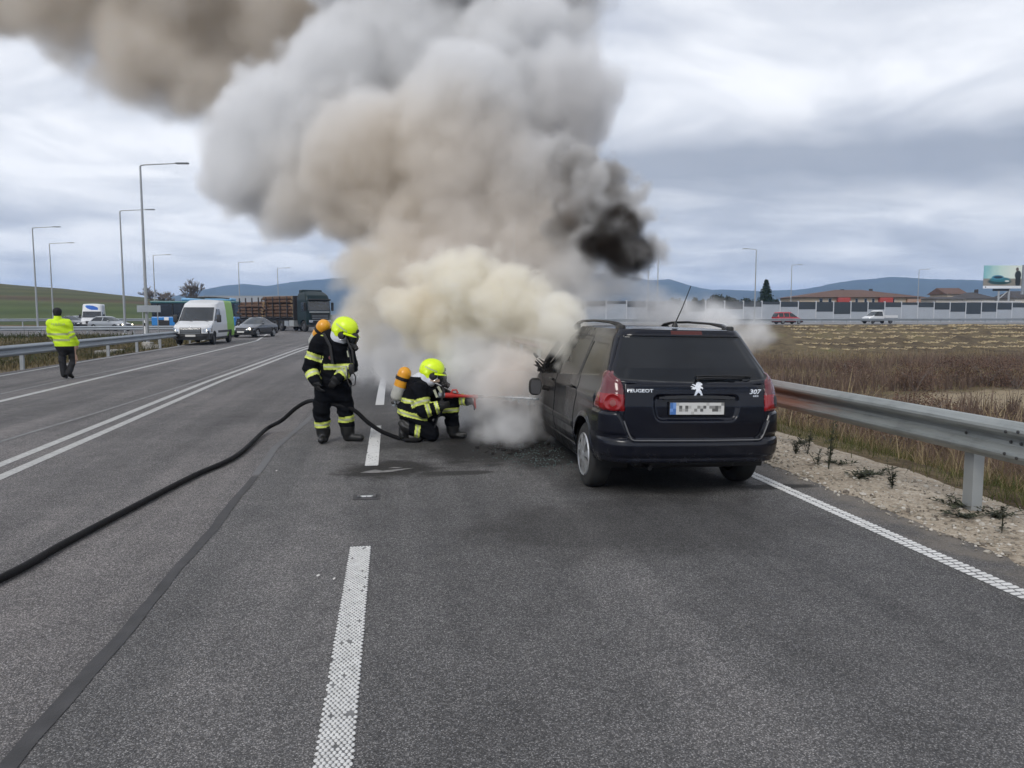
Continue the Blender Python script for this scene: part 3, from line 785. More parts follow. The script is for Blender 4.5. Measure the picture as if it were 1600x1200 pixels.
# grey signboard on the verge, delineators, concrete kerb blocks
d_ = 44; p = atz(232, 0, d_)
sg = empty('road_sign', p + Vector((0.25, -0.35, 0)), -YAW); tag(sg, 'plain grey back of a wide road signboard fixed beside the tallest lamp post', 'road sign')
MB().box((-.80, -.02, 1.78), (.55, .0, 2.16), .01).build('sign_panel', M['galv_old'], sg)
for x in (-.5, .35): MB().tube([(x, .03, -.1), (x, .03, 2.12)], .03, 8).build('sign_post', M['pole'], sg, True)
for (x, y, dd, lab) in ((227.5, 515, 47, 'white and black delineator post at the foot of the tallest lamp post'), (75, 521, 60, 'white marker post in the grass left of the man in yellow'), (80, 520, 64, 'thin white marker post standing behind another left of the man in yellow')):
    p = at(x, y, dd); de = empty('delineator_post', Vector((p.x, p.y, p.z - .05)), -YAW); tag(de, lab, 'delineator')
    MB().prism([(-.06, -.6), (.06, -.6), (.06, .55), (-.06, .62)], (0, 0, 0), (1, 0, 0), (0, 0, 1), .05).build('post_body', M['white'], de)
    MB().prism([(-.062, .28), (.062, .22), (.062, .42), (-.062, .48)], (0, .0045, 0), (1, 0, 0), (0, 0, 1), .06).build('black_band', M['black'], de)
for i, (x, y) in enumerate(((200, 545), (187, 547), (255, 541), (262, 538))):
    p = gnd(x, y); 
    tag(MB().box((-.45, -.25, -.3), (.40, .25, .08), .04).build('kerb_block', mat('weathered_concrete', (.26, .25, .23), .9, vary=.25, vscale=5)), ('pale concrete slab lying in the grass behind the left guardrail, by the second lamp post', 'smaller concrete slab in the grass left of its larger twin by the second lamp post', 'concrete slab on the verge by the front wheel of the white van', 'far concrete slab on the verge just behind the rail end at the white van')[i], 'concrete slab').location = (p.x - .6, p.y, -.1)

# ================================================================ HIGHWAY ON THE RIGHT
def hrow(t, s0, s1, z, n=40):
    return [hwy(s0 + (s1 - s0) * i / n, t, z) for i in range(n + 1)]
a_ = hrow(-18.6, -60, 150, .24); b_ = hrow(-1.0, -60, 150, .24)
M['asphalt_far'] = mat('far_asphalt', (0.20, 0.20, 0.205), 0.85, vary=0.15, vscale=.3)
hv = []; hf = []
for a, b in zip(a_, b_): hv += [a + Vector((0, 0, -.9)), a, b, b + Vector((0, 0, -.9))]
for i in range(len(a_) - 1):
    for k in range(3): hf.append((4 * i + k, 4 * i + 4 + k, 4 * i + 5 + k, 4 * i + 1 + k))
struct(mesh_np('highway', hv, hf, M['asphalt_far']))
M['wall_light'] = mat('pale_barrier_panel', (0.36, 0.39, 0.43), 0.8, vary=0.06, vscale=.5)
M['wall_dark'] = mat('dark_barrier_panel', (0.035, 0.045, 0.055), 0.7, vary=0.15, vscale=.6)
M['wall_post'] = mat('barrier_post', (0.50, 0.52, 0.55), 0.6)
def hempty(name, s, t, z=0.24, flip=0.0):
    e = empty(name, hwy(s, t, z), HWY_ANG + flip); return e
nb = hempty('noise_barrier', 0, 0); tag(nb, 'long pale grey noise barrier with dark panels stepping in waves along its top', 'noise barrier')
PW = 3.35; depths = [0.5, 0.5, .9, 1.35, 1.75, 2.1, 1.75, 1.3, .85]
me_post = None
for k in range(-8, 29):
    s = (k) * PW; H_ = 3.42
    ph = k % 8; dd = 0.42 + 1.55 * (1 - abs(((ph + 3.0) % 8) - 4) / 4.0) if True else 0
    if -3 < k < 3: dd = [.9, 1.5, 1.95, 1.6, 1.1][k + 2]
    x0, x1 = s + .09, s + PW - .09
    MB().box((x0, -.06, 0), (x1, .06, H_ - dd - .05 - .003)).build('pale_panel', M['wall_light'], nb)
    MB().box((x0, -.10, H_ - dd - .05), (x1, .08, H_ - .05)).build('dark_panel', M['wall_dark'], nb)
    if me_post is None: me_post = MB().box((-.085, -.13, 0), (.085, .13, 3.52)).build('post', M['wall_post'], nb); po = me_post
    else: po = me_post.copy(); COL.objects.link(po); po.parent = nb
    po.location = (s, 0, 0)
dr = hempty('barrier_door', 81.5, -.35); tag(dr, 'white door panel set in the noise barrier below the billboard', 'door')
MB().box((0, 0, .5), (2.6, .06, 3.3), .01).build('door_leaf', M['white'], dr); MB().box((.1, -.05, 1.6), (.3, -.003, 1.7)).build('handle', M['black'], dr)
# guardrail and concrete barrier of the highway
g_ = [hwy(s, -17.6, .24) for s in np.arange(-46, 60, 6)]
guard('guardrail', g_, 'low guardrail at the top of the embankment, in front of the red people carrier', z0=.45, side=1, spacing=4.0)
for k in range(9):
    e = hempty('concrete_barrier', 60.5 + k * 6.05, -17.9); tag(e, 'white concrete barrier block in the row along the highway edge', 'barrier', 'white concrete barrier blocks along the highway edge')
    pr = [(-.31, 0), (.31, 0), (.31, .08), (.16, .35), (.11, .95), (-.11, .95), (-.16, .35), (-.31, .08)]
    b = MB().prism(pr, (6.0, 0, 0), (0, 1, 0), (0, 0, 1), -6.0).build('barrier_body', M['white'], e)
    MB().box((5.9, -.115, .3), (6.04, .115, .7)).build('coupling', M['galv_old'], e)
# tufts on the embankment, rows
M['straw_tuft'] = mat('straw', (0.50, 0.41, 0.26), 0.95, spec=.1)
mb = MB(); tv = [(0, 0, 0)]; tf = []
for k in range(16):
    a = random.uniform(0, 2 * PI); r = random.uniform(.05, .34); c = Vector((r * math.cos(a) * 1.6, r * math.sin(a), 0)); h = random.uniform(.12, .34)
    t = Vector((random.uniform(-.25, .45), random.uniform(-.2, .2), h)); w = Vector((math.sin(a), -math.cos(a), 0)) * .07
    tv += [c + w * .6, c + t]; tf.append((0, 2 * k + 1, 2 * k + 2))
mb.add(tv, tf)
proto = mb.build('straw_tuft', M['straw_tuft']); first = True
for j, t in enumerate((-21.8, -24.2, -26.8, -29.6, -32.6, -35.4)):
    for i in range(36):
        s = 6.5 - (abs(t) - 21.8) * .55 + i * 1.28 + (j % 2) * .64 + random.uniform(-.2, .2)
        if s < 0: continue
        if random.random() < .06: continue
        t_ = t + random.uniform(-.6, .6)
        c = proto if first else proto.copy()
        if not first: COL.objects.link(c)
        first = False
        p = hwy(s, t_); z = float(ground_h(p.x, p.y)); c.location = (p.x, p.y, z - .01); c.rotation_euler = (0, 0, random.uniform(-.5, .5) - YAW)
        k_ = random.uniform(.65, 1.0); c.scale = (k_, k_, k_)
        tag(c, 'small pale straw tuft in the planted rows on the embankment', 'grass tuft', 'pale straw tufts in rows on the embankment')

# ================================================================ HOUSES, BILLBOARD
M['roof'] = mat('brown_roof', (0.115, 0.066, 0.048), 0.9, vary=.15, vscale=1.5)
M['roof_dark'] = mat('dark_roof', (0.055, 0.05, 0.05), 0.9, vary=.15, vscale=1.5)
M['plaster'] = mat('cream_plaster', (0.52, 0.44, 0.34), 0.9, vary=.08)
M['plaster_pale'] = mat('pale_plaster', (0.58, 0.55, 0.50), 0.9, vary=.08)
M['red_wall'] = mat('red_balcony', (0.36, 0.06, 0.05), 0.8)
M['pink_wall'] = mat('salmon_wall', (0.38, 0.25, 0.19), 0.9)
M['win_frame'] = mat('window_frame', (0.6, 0.6, 0.6), 0.5)
def hip_roof(w, d, z, h, over, ridge, flip=False):
    x0, x1, y0, y1 = -over, w + over, -over, d + over
    if ridge is None:  # gable, ridge along x at mid depth
        vs = [(x0, y0, z), (x1, y0, z), (x1, y1, z), (x0, y1, z), (x0, (y0 + y1) / 2, z + h), (x1, (y0 + y1) / 2, z + h)]
    else:
        vs = [(x0, y0, z), (x1, y0, z), (x1, y1, z), (x0, y1, z), (x0 + ridge, (y0 + y1) / 2, z + h), (x1 - ridge, (y0 + y1) / 2, z + h)]
    return vs, [(0, 1, 5, 4), (1, 2, 5), (2, 3, 4, 5), (3, 0, 4), (3, 2, 1, 0)]
def house(x, depth, w, d, zw, hr, label, wall, roof, ridge=2.5, wins=(), z0=0.0, over=.6, rot=0.0, chimneys=(), doors=()):
    p = atz(x, z0, depth); root = empty('house', p, -YAW + rot); tag(root, label, 'house')
    MB().box((0, 0, 0), (w, d, zw)).build('wall', wall, root)
    v, f = hip_roof(w, d, zw + .003, hr, over, ridge); rf = MB().add(v, f).build('roof', roof, root)
    for (cx, ch) in chimneys: MB().box((cx, d * .5 - .3, zw + hr * .4), (cx + .6, d * .5 + .3, zw + hr + ch)).build('chimney', M['roof_dark'], rf)
    for (a, b, c, e) in wins:
        fr = MB().box((a, -.05, b), (c, .05, e)).build('window', M['win_frame'], root)
        MB().box((a + .08, -.06, b + .08), (c - .08, -.052, e - .08)).build('pane', M['dark_glass'], fr)
    return root
# long apartment block with red balconies
D = 165.0; k = D / FPX
W_ = 188 * k
hs = house(1249, D, W_, 12, 5.0, 1.75, 'long two storey block with brown hipped roof and red balconies beyond the noise barrier', M['plaster'], M['roof'], ridge=11.0, z0=.2, over=.9,
     wins=[(30 * k, 3.5, 36 * k, 4.8), (44 * k, 3.5, 50 * k, 4.8), (86 * k, 3.5, 91 * k, 4.8), (100 * k, 3.5, 105 * k, 4.8), (112 * k, 3.5, 117 * k, 4.8), (144 * k, 3.6, 148 * k, 4.8)],
     chimneys=[(82 * k, .12), (128 * k, .2)])
for (a, b) in ((57, 76), (122, 142)): MB().box((a * k, -1.1, 3.3), (b * k, -.004, 4.9), .1).build('balcony', M['red_wall'], hs)
MB().box((166 * k, -.5, 0), (188 * k - .1, -.004, 4.6)).build('salmon_bay', M['pink_wall'], hs)
D = 190.; k = D / FPX
house(1479, D, 28 * k, 8, 6.3, 1.6, 'small gabled house with brown roof left of the billboard', M['plaster'], M['roof'], ridge=None, z0=.2, wins=[(2.0, 4.6, 2.9, 5.7)])
D = 175.; k = D / FPX
house(1509, D, 44 * k, 8, 4.9, 1.5, 'low house with dark hipped roof partly under the billboard', M['plaster_pale'], M['roof_dark'], ridge=3.0, z0=.2, chimneys=[(29 * k, .7)])
D = 168.; k = D / FPX
house(1462, D, 42 * k, 7, 4.7, .5, 'flat dark roofed shed between the long block and the gabled house', M['plaster_pale'], M['roof_dark'], ridge=.8, z0=.2)
D = 180.; k = D / FPX
house(1438, D, 22 * k, 7, 4.6, .8, 'small grey outbuilding at the right end of the long block', M['plaster_pale'], M['roof'], ridge=.8, z0=.2)
D = 172.; k = D / FPX
house(1585, D, 40 * k, 8, 5.0, 1.6, 'dark roofed house at the right edge behind the billboard', M['plaster_pale'], M['roof_dark'], ridge=2.0, z0=.2)
D = 150.; k = D / FPX
wh = empty('white_hall', atz(1534, .2, D), -YAW); tag(wh, 'low white flat hall under the billboard behind the noise barrier', 'hall')
MB().box((0, 0, 0), (60 * k, 9, 3.75)).build('wall', M['white'], wh); MB().box((-.15, -.15, 3.753), (60 * k + .15, 9.1, 3.95)).build('roof', M['win_frame'], wh)

def billboard_print():
    """flat printed picture: a blue-green car under a teal sky and a man in dark clothes at the right"""
    m = bpy.data.materials.new('billboard_print'); m.use_nodes = True
    nt = m.node_tree; b = nt.nodes['Principled BSDF']; b.inputs['Roughness'].default_value = .5
    g = N(nt, 'ShaderNodeTexCoord').outputs['Generated']; s = N(nt, 'ShaderNodeSeparateXYZ', {0: g}); u, v = s.outputs['X'], s.outputs['Z']
    n = NOISE(nt, g, 5, 4)
    skyc = RAMP(nt, MATH(nt, 'ADD', u, MATH(nt, 'MULTIPLY', n, .3)), [(0.1, (0.16, 0.42, 0.48)), (.55, (.50, .66, .60)), (.9, (.66, .72, .66))])
    col = MIXC(nt, MAPR(nt, v, .40, .46), (0.22, 0.20, 0.17), skyc)
    def ell(cx, cy_, rx, ry, soft=.12):
        vv = VMATH(nt, 'MULTIPLY', VMATH(nt, 'SUBTRACT', g, (cx, .5, cy_)), (1 / rx, 0, 1 / ry))
        return MAPR(nt, VMATH(nt, 'LENGTH', vv), 1 - soft, 1 + soft, 1.0, 0.0)
    col = MIXC(nt, ell(.42, .30, .31, .13), col, (0.012, 0.05, 0.055))
    col = MIXC(nt, ell(.43, .39, .27, .10), col, (0.03, 0.16, 0.20))
    col = MIXC(nt, ell(.37, .48, .16, .10), col, (0.05, 0.22, 0.32))
    col = MIXC(nt, ell(.38, .485, .12, .055), col, (0.01, 0.03, 0.05))
    col = MIXC(nt, ell(.62, .32, .06, .035), col, (0.6, 0.62, 0.6))
    col = MIXC(nt, ell(.90, .58, .085, .20), col, (0.012, 0.016, 0.016))
    col = MIXC(nt, ell(.905, .33, .07, .30), col, (0.010, 0.013, 0.016))
    col = MIXC(nt, ell(.875, .83, .038, .085), col, (0.10, 0.075, 0.06))
    col = MIXC(nt, MATH(nt, 'LESS_THAN', v, .115), col, (0.66, 0.68, 0.72))
    col = MIXC(nt, ell(.06, .06, .018, .03), col, (0.02, 0.03, 0.04))
    nt.links.new(col, b.inputs['Base Color']); return m
D = 158.; k = D / FPX; p = atz(1534, .2, D)
bb = empty('billboard', p, -YAW); tag(bb, 'large roadside billboard showing a blue green car and a man in black', 'billboard')
z0b = 1.5 + (490 - 451) * k; z1b = 1.5 + (490 - 415.5) * k
MB().box((0, 0, z0b), (59 * k, .14, z1b)).build('poster', billboard_print(), bb)
mb = MB(); mb.box((60 * k, -.1, z0b - 1.2), (63 * k, .25, z1b + .1)).build('side_post', M['galv_old'], bb)
MB().box((18 * k, .3, z0b - .5), (42 * k, .7, z0b - .05)).build('walkway', M['black'], bb)
for x in (27, 43): MB().tube([(x * k, .5, -.2), (x * k, .5, z0b + 2)], .2, 8).build('support_leg', M['pole'], bb, True)
MB().tube([(27 * k, .5, z0b - 2.2), (43 * k, .5, z0b - .3)], .1, 6).build('brace', M['pole'], bb, True)
# ================================================================ TREES AND PLANTS
M['bark'] = mat('bark', (0.10, 0.085, 0.075), 0.95, vary=.2)
M['twig'] = mat('bare_twig', (0.16, 0.14, 0.13), 0.95)
M['needle'] = attr_mat('needles', (0.012, 0.022, 0.012), (0.022, 0.04, 0.02), (0.045, 0.065, 0.03))
M['leafy'] = attr_mat('far_leaves', (0.02, 0.028, 0.02), (0.035, 0.045, 0.028), (0.06, 0.06, 0.035))
def bare_tree(name, loc, h, spread, label, seed, lvl=6, group=None):
    rnd = random.Random(seed); root = empty(name, loc); tag(root, label, 'tree', group)
    tr = MB(); cr = MB()
    def grow(p, d, L, r, lv):
        q_ = p + d * L
        (tr if lv >= lvl - 1 else cr).tube([p, (p + q_) / 2 + Vector((rnd.uniform(-1, 1), rnd.uniform(-1, 1), 0)) * L * .06, q_], [max(r, .035), max(r * .85, .03), max(r * .7, .025)], 5 if lv > 2 else 3, cap=False)
        if lv == 0: return
        for k in range(3 if lv > 1 else 5):
            a = rnd.uniform(0, 2 * PI); sp = rnd.uniform(.3, .95) * spread
            nd = (d + Vector((math.cos(a) * sp, math.sin(a) * sp, rnd.uniform(-.15, .3)))).normalized()
            grow(p + d * L * rnd.uniform(.55, 1.0), nd, L * rnd.uniform(.62, .82), r * .64, lv - 1)
    grow(Vector((0, 0, -.3)), Vector((0, 0, 1)), h * .28, h * .022, lvl)
    tr.build('trunk', M['bark'], root, True); cr.build('crown', M['twig'], root)
    return root
def leaf_cards(pts, nrm_rand, size, tint):
    n = len(pts); a = rng.normal(size=(n, 3)); a /= np.linalg.norm(a, axis=1)[:, None]; b = rng.normal(size=(n, 3)); b -= (a * b).sum(1)[:, None] * a; b /= np.linalg.norm(b, axis=1)[:, None]
    s = size[:, None]
    v = np.stack([pts - a * s, pts + b * s * .5, pts + a * s, pts - b * s * .5], 1).reshape(-1, 3)
    f = np.arange(4 * n).reshape(n, 4); return v, f, np.repeat(tint, 4)
def conifer(loc, h, w, label, seed):
    r_ = np.random.default_rng(seed); root = empty('conifer_tree', loc); tag(root, label, 'tree')
    MB().tube([(0, 0, -.3), (0, 0, h * .95)], [h * .022, .02], 7).build('trunk', M['bark'], root, True)
    n = 5200; layers = 17; z = (r_.integers(0, layers, n) + r_.uniform(-.15, .45, n)) / layers; z = np.clip(z, .02, .995)
    az = r_.uniform(0, 2 * PI, n); lob = 1 + .28 * np.sin(az * 5 + np.floor(z * layers) * 2.1) + .15 * np.sin(az * 11 + z * 40)
    rad = w / 2 * (1 - z) ** .85 * lob * np.sqrt(r_.uniform(.08, 1, n)) + .05
    pts = np.stack([rad * np.cos(az), rad * np.sin(az), h * z - rad * .28], -1)
    v, f, t = leaf_cards(pts, 0, r_.uniform(.12, .34, n) * h / 9, np.clip(r_.normal(.45, .25, n), 0, 1))
    o = mesh_np('crown', v, f, M['needle'], root); set_tint(o, t)
    return root
def bushy_tree(name, loc, h, w, label, seed, mt='leafy', n=1600, group=None, cat='tree'):
    r_ = np.random.default_rng(seed); root = empty(name, loc); tag(root, label, cat, group)
    MB().tube([(0, 0, -.3), (0.1, 0, h * .4), (0, .1, h * .75)], [h * .03, h * .02, .03], 6).build('trunk', M['bark'], root, True)
    nb_ = 9; c = np.stack([r_.normal(0, w * .22, nb_), r_.normal(0, w * .22, nb_), h * r_.uniform(.4, .85, nb_)], -1); cr = r_.uniform(.16, .3, nb_) * w
    i = r_.integers(0, nb_, n); d = r_.normal(size=(n, 3)); d /= np.linalg.norm(d, axis=1)[:, None]
    pts = c[i] + d * (cr[i] * r_.uniform(.5, 1.08, n))[:, None]; pts[:, 2] = np.maximum(pts[:, 2], h * .12)
    v, f, t = leaf_cards(pts, 0, r_.uniform(.03, .07, n) * h, np.clip(r_.normal(.45, .25, n), 0, 1))
    o = mesh_np('crown', v, f, M[mt], root); set_tint(o, t); return root
p = atz(302, 0, 150); bare_tree('bare_tree', p, 11.4, .85, 'bare winter tree with rounded crown rising above the bus roof', 3)
p = atz(243, 0, 140); bare_tree('bare_tree', p, 8.8, .9, 'bare winter tree left of the bus, beside the far lamp post', 8)
p = atz(620, 0, 160); bare_tree('bare_tree', p, 6.0, .9, 'bare tree beyond the smoke in line with the lane dashes', 12, lvl=5)
conifer(atz(1196, .1, 158), 8.7, 5.4, 'dark pointed conifer behind the noise barrier', 4)
tl = [(1100, 461, 3.0), (1112, 462, 3.5), (1122, 456, 3.4), (1131, 461, 3.2), (1142, 460, 4.2), (1152, 463, 3.6), (1163, 465, 4.0), (1052, 463, 3.4), (1066, 466, 4.0), (1084, 465, 4.0), (1173, 467, 3.4), (1213, 466, 3.0), (1222, 468, 3.6)]
for i, (x, yt, w) in enumerate(tl):
    d = 185 + (i % 3) * 6; h = CAM_H + (490 - yt) * d / FPX
    bushy_tree('far_tree', atz(x, 0, d), h, w, 'small dark tree in the distant row behind the noise barrier', 20 + i, group='distant trees behind the noise barrier', n=700)

# dry field vegetation -----------------------------------------------------------
M['dry_grass'] = attr_mat('dry_grass', (0.085, 0.07, 0.03), (0.19, 0.145, 0.08), (0.36, 0.29, 0.18))
M['verge_mix'] = attr_mat('mixed_verge', (0.04, 0.05, 0.018), (0.09, 0.08, 0.038), (0.18, 0.14, 0.08))
M['brown_weed'] = attr_mat('brown_weeds', (0.065, 0.046, 0.036), (0.145, 0.102, 0.078), (0.26, 0.19, 0.145))
M['green_grass'] = attr_mat('verge_grass', (0.035, 0.05, 0.014), (0.075, 0.085, 0.028), (0.17, 0.15, 0.065))
M['weed_dark'] = mat('dark_weed', (0.030, 0.034, 0.016), 0.9, vary=.4, vscale=8)
def blades(name, X, Y, Z, h, w, mt, label, lean=.35, tint=None, cat='grass'):
    n = len(X); a = rng.uniform(0, 2 * PI, n); la = rng.uniform(0, 2 * PI, n); l = np.abs(rng.normal(0, lean, n)) * h
    p = np.stack([X, Y, Z - .01], -1); wv = np.stack([np.cos(a), np.sin(a), np.zeros(n)], -1) * (w / 2)[:, None]
    lv = np.stack([np.cos(la) * l, np.sin(la) * l, np.zeros(n)], -1); up = np.stack([np.zeros(n), np.zeros(n), h], -1)
    m1 = p + lv * .35 + up * .55
    v = np.stack([p - wv, p + wv, m1 + wv * .7, m1 - wv * .7, p + lv + up], 1).reshape(-1, 3)
    i = (5 * np.arange(n))[:, None]
    f = np.concatenate([i + np.array([[0, 1, 2]]), i + np.array([[0, 2, 3]]), i + np.array([[3, 2, 4]])], 0)
    o = mesh_np(name, v, f, mt); 
    t = np.clip(rng.normal(.5, .25, n) if tint is None else tint, 0, 1); set_tint(o, np.repeat(t, 5))
    return stuff(o, label, cat)
def scatter(n, y0, y1, r0, r1, pw=1.0):
    y = y0 + (y1 - y0) * rng.uniform(0, 1, n) ** pw; r = rng.uniform(r0, r1, n); return r + bend_np(y), y
def gz(X, Y):
    return ground_h(X, Y)
# strip at the back of the shoulder
X, Y = scatter(26000, 4.5, 30, 5.45, 7.4, 1.5); k = rng.uniform(0, 1, len(X)) < np.clip((X - bend_np(Y) - 5.35) / .7, 0, 1) * np.clip(.35 + vnoise(X, Y, 1.9) * 1.6, 0.05, 1); X, Y = X[k], Y[k]
Z = np.maximum(gz(X, Y), np.where(X - bend_np(Y) < 5.8, sh_z(X, Y), -9)); blades('verge_grass', X, Y, Z, rng.gamma(4, .03, len(X)), rng.uniform(.005, .010, len(X)), M['green_grass'], 'short green and straw coloured grass at the back of the gravel shoulder', .8)
X, Y = scatter(34000, 4.5, 36, 6.3, 13, 1.4); k = vnoise(X, Y, .8, 6) + .35 > rng.uniform(-.5, .6, len(X)); X, Y = X[k], Y[k]
blades('dry_grass', X, Y, gz(X, Y), rng.gamma(5, .05, len(X)), rng.uniform(.005, .011, len(X)), M['dry_grass'], 'dry straw grass on the bank behind the guardrail', .75)
X, Y = scatter(60000, 10, 78, 8, 62, 1.1); k = vnoise(X, Y, .16, 2) + .15 > rng.uniform(-.4, .6, len(X)); X, Y = X[k], Y[k]
cx_, cd_ = w2cam(X, Y); dtr = np.hypot((X - 34.5) / 10, (Y - 34.5) / 4.6); k = dtr > 1.0 + .2 * vnoise(X, Y, 1.3); X, Y = X[k], Y[k]
blades('dry_grass', X, Y, gz(X, Y), rng.gamma(5, .075, len(X)), rng.uniform(.02, .05, len(X)), M['dry_grass'], 'pale dry grass covering the low field beyond the guardrail', .45)
# tall brown weeds: many thin branching stalks in drifts
def weeds(name, n, y0, y1, r0, r1, dens, hmean, label, wid=(.008, .02), f=.25, seed=0):
    X, Y = scatter(n, y0, y1, r0, r1, 1.1); k = vnoise(X, Y, f, seed) + dens > rng.uniform(-.35, .35, len(X)); X, Y = X[k], Y[k]
    dtr = np.hypot((X - 34.5) / 10, (Y - 34.5) / 4.6); k = dtr > 1.22; X, Y = X[k], Y[k]
    h = rng.gamma(8, hmean / 8, len(X)) * (0.75 + .5 * np.clip(vnoise(X, Y, f * 1.7, seed + 3) + .5, 0, 1)); sp = 5
    XX = np.repeat(X, sp) + rng.normal(0, .05, len(X) * sp); YY = np.repeat(Y, sp) + rng.normal(0, .05, len(X) * sp); ZZ = gz(XX, YY)
    hh = np.repeat(h, sp) * rng.uniform(.5, 1, len(XX)); base = np.repeat(np.clip(rng.normal(.45, .2, len(X)) + .25 * vnoise(X, Y, .5, 8), 0, 1), sp)
    b1 = blades(name, XX, YY, ZZ, hh, rng.uniform(*wid, len(XX)), M['brown_weed'], label, .3, base + rng.normal(0, .1, len(XX)), 'weeds')
    return b1
weeds('brown_weeds', 11000, 8, 26, 7.5, 18, .10, .75, 'brown dead weeds on the bank just beyond the guardrail', (.006, .014), .5, 1)
weeds('brown_weeds', 22000, 20, 62, 10, 60, .05, .95, 'drifts of tall brown dead weeds in the low field', (.02, .05), .17, 5)
X = rng.uniform(12, 24, 9000); Y = rng.uniform(24, 44, 9000); k = vnoise(X, Y, .45, 9) > .0; X, Y = X[k], Y[k]
blades('dry_grass', X, Y, gz(X, Y), rng.gamma(6, .14, len(X)), rng.uniform(.02, .05, len(X)), M['dry_grass'], 'tall blond grass patch right of the burning car beyond the guardrail', .45, np.clip(rng.normal(.85, .15, len(X)), 0, 1))
# seed heads give the weeds their fuzzy tops
def fuzz(name, n, y0, y1, r0, r1, z0, z1, s0, s1, f, dens, seed, label):
    X, Y = scatter(n, y0, y1, r0, r1, 1.1); k = vnoise(X, Y, f, seed) + dens > rng.uniform(-.3, .3, len(X)); X, Y = X[k], Y[k]
    k = np.hypot((X - 34.5) / 10, (Y - 34.5) / 4.6) > 1.22; X, Y = X[k], Y[k]
    hh = z0 + (z1 - z0) * rng.beta(2.0, 1.6, len(X)) * (0.7 + .5 * np.clip(vnoise(X, Y, f * 1.7, seed + 3) + .5, 0, 1))
    pts = np.stack([X, Y, gz(X, Y) + hh], -1); t = np.clip(rng.normal(.5, .2, len(X)) + .3 * vnoise(X, Y, .4, 8), 0, 1)
    v, fc, tt = leaf_cards(pts, 0, rng.uniform(s0, s1, len(X)), t); o = mesh_np(name, v, fc, M['brown_weed']); set_tint(o, tt); stuff(o, label, 'weeds')
fuzz('weed_heads', 26000, 8, 26, 7.5, 18, .2, .95, .008, .022, .5, .08, 1, 'feathery brown seed heads of the weeds on the bank')
fuzz('weed_heads', 70000, 20, 62, 10, 60, .15, 1.15, .02, .06, .17, .03, 5, 'feathery brown seed heads of the weeds in the low field')
# bushes in the field, one thing each
M['bush'] = attr_mat('brown_bush', (0.05, 0.03, 0.022), (0.12, 0.072, 0.052), (0.21, 0.135, 0.10))
bl = [(1250, 585, 24, 1.3, 'rusty brown bush nearest the guardrail right of the burning car'), (1300, 600, 21, 1.2, 'loose brown bush beside the rail beam right of the nearest rusty one'), (1345, 590, 27, 1.6, 'tall brown bush above the middle of the guardrail'), (1400, 612, 22, 1.4, 'broad reddish brown bush left of the sandy track'),
      (1440, 600, 29, 1.5, 'brown bush at the left tip of the sandy track'), (1430, 570, 44, 1.8, 'dark bush beyond the sandy track, left'), (1490, 566, 48, 1.8, 'dark bush beyond the middle of the sandy track'), (1545, 570, 46, 1.9, 'dark wide bush beyond the sandy track near the right edge'), (1590, 575, 44, 1.9, 'dark bush cut by the right edge of the picture'),
      (1330, 560, 50, 1.6, 'small bush below the planted rows of the embankment')]
for i, (x, y, d, h, lab) in enumerate(bl):
    p = at(x, y, d); gzv = float(ground_h(p.x, p.y))
    r_ = np.random.default_rng(60 + i); root = empty('bush', (p.x, p.y, gzv)); tag(root, lab, 'bush', 'brown bushes in the low field')
    mb = MB()
    for k in range(16):
        a = random.uniform(0, 2 * PI); mb.tube([(0, 0, -.1), (math.cos(a) * .3 * h, math.sin(a) * .3 * h, h * .5), (math.cos(a) * .6 * h, math.sin(a) * .6 * h, h * random.uniform(.7, 1))], [.014, .01, .004], 3, cap=False)
    mb.build('branches', M['twig'], root)
    n = 2600; a = r_.uniform(0, 2 * PI, n); rr = np.sqrt(r_.uniform(0, 1, n)) * h * (.75 + .2 * np.sin(a * 3 + i)); z = h * r_.beta(1.6, 1.5, n) * np.sqrt(np.clip(1.15 - (rr / h) ** 2, .05, 1))
    v, f, t = leaf_cards(np.stack([rr * np.cos(a), rr * np.sin(a), z], -1), 0, r_.uniform(.015, .05, n) * (d / 25) ** .4, np.clip(r_.normal(.5, .25, n), 0, 1))
    o = mesh_np('foliage', v, f, M['bush'], root); set_tint(o, t)
# left verge grass
X = rng.uniform(-24, -11.3, 26000); Y = rng.uniform(16, 63, 26000); k = (X < -11.6) | (rng.uniform(0, 1, len(X)) < .4); X, Y = X[k], Y[k]
t = np.clip(.35 + .9 * vnoise(X, Y, .35, 3) + rng.normal(0, .18, len(X)), 0, 1)
blades('verge_grass', X, Y, gz(X, Y), rng.gamma(4, .045, len(X)), rng.uniform(.015, .04, len(X)), M['verge_mix'], 'rough green and brown grass of the verge behind the left guardrail', .9, t)
X = rng.uniform(-75, -20, 22000); Y = rng.uniform(40, 66, 22000)
blades('verge_grass', X, Y, gz(X, Y), rng.gamma(4, .06, len(X)), rng.uniform(.03, .07, len(X)), M['verge_mix'], 'rough grass before the side road on the left', .45, np.clip(.3 + .9 * vnoise(X, Y, .2, 3) + rng.normal(0, .18, len(X)), 0, 1))
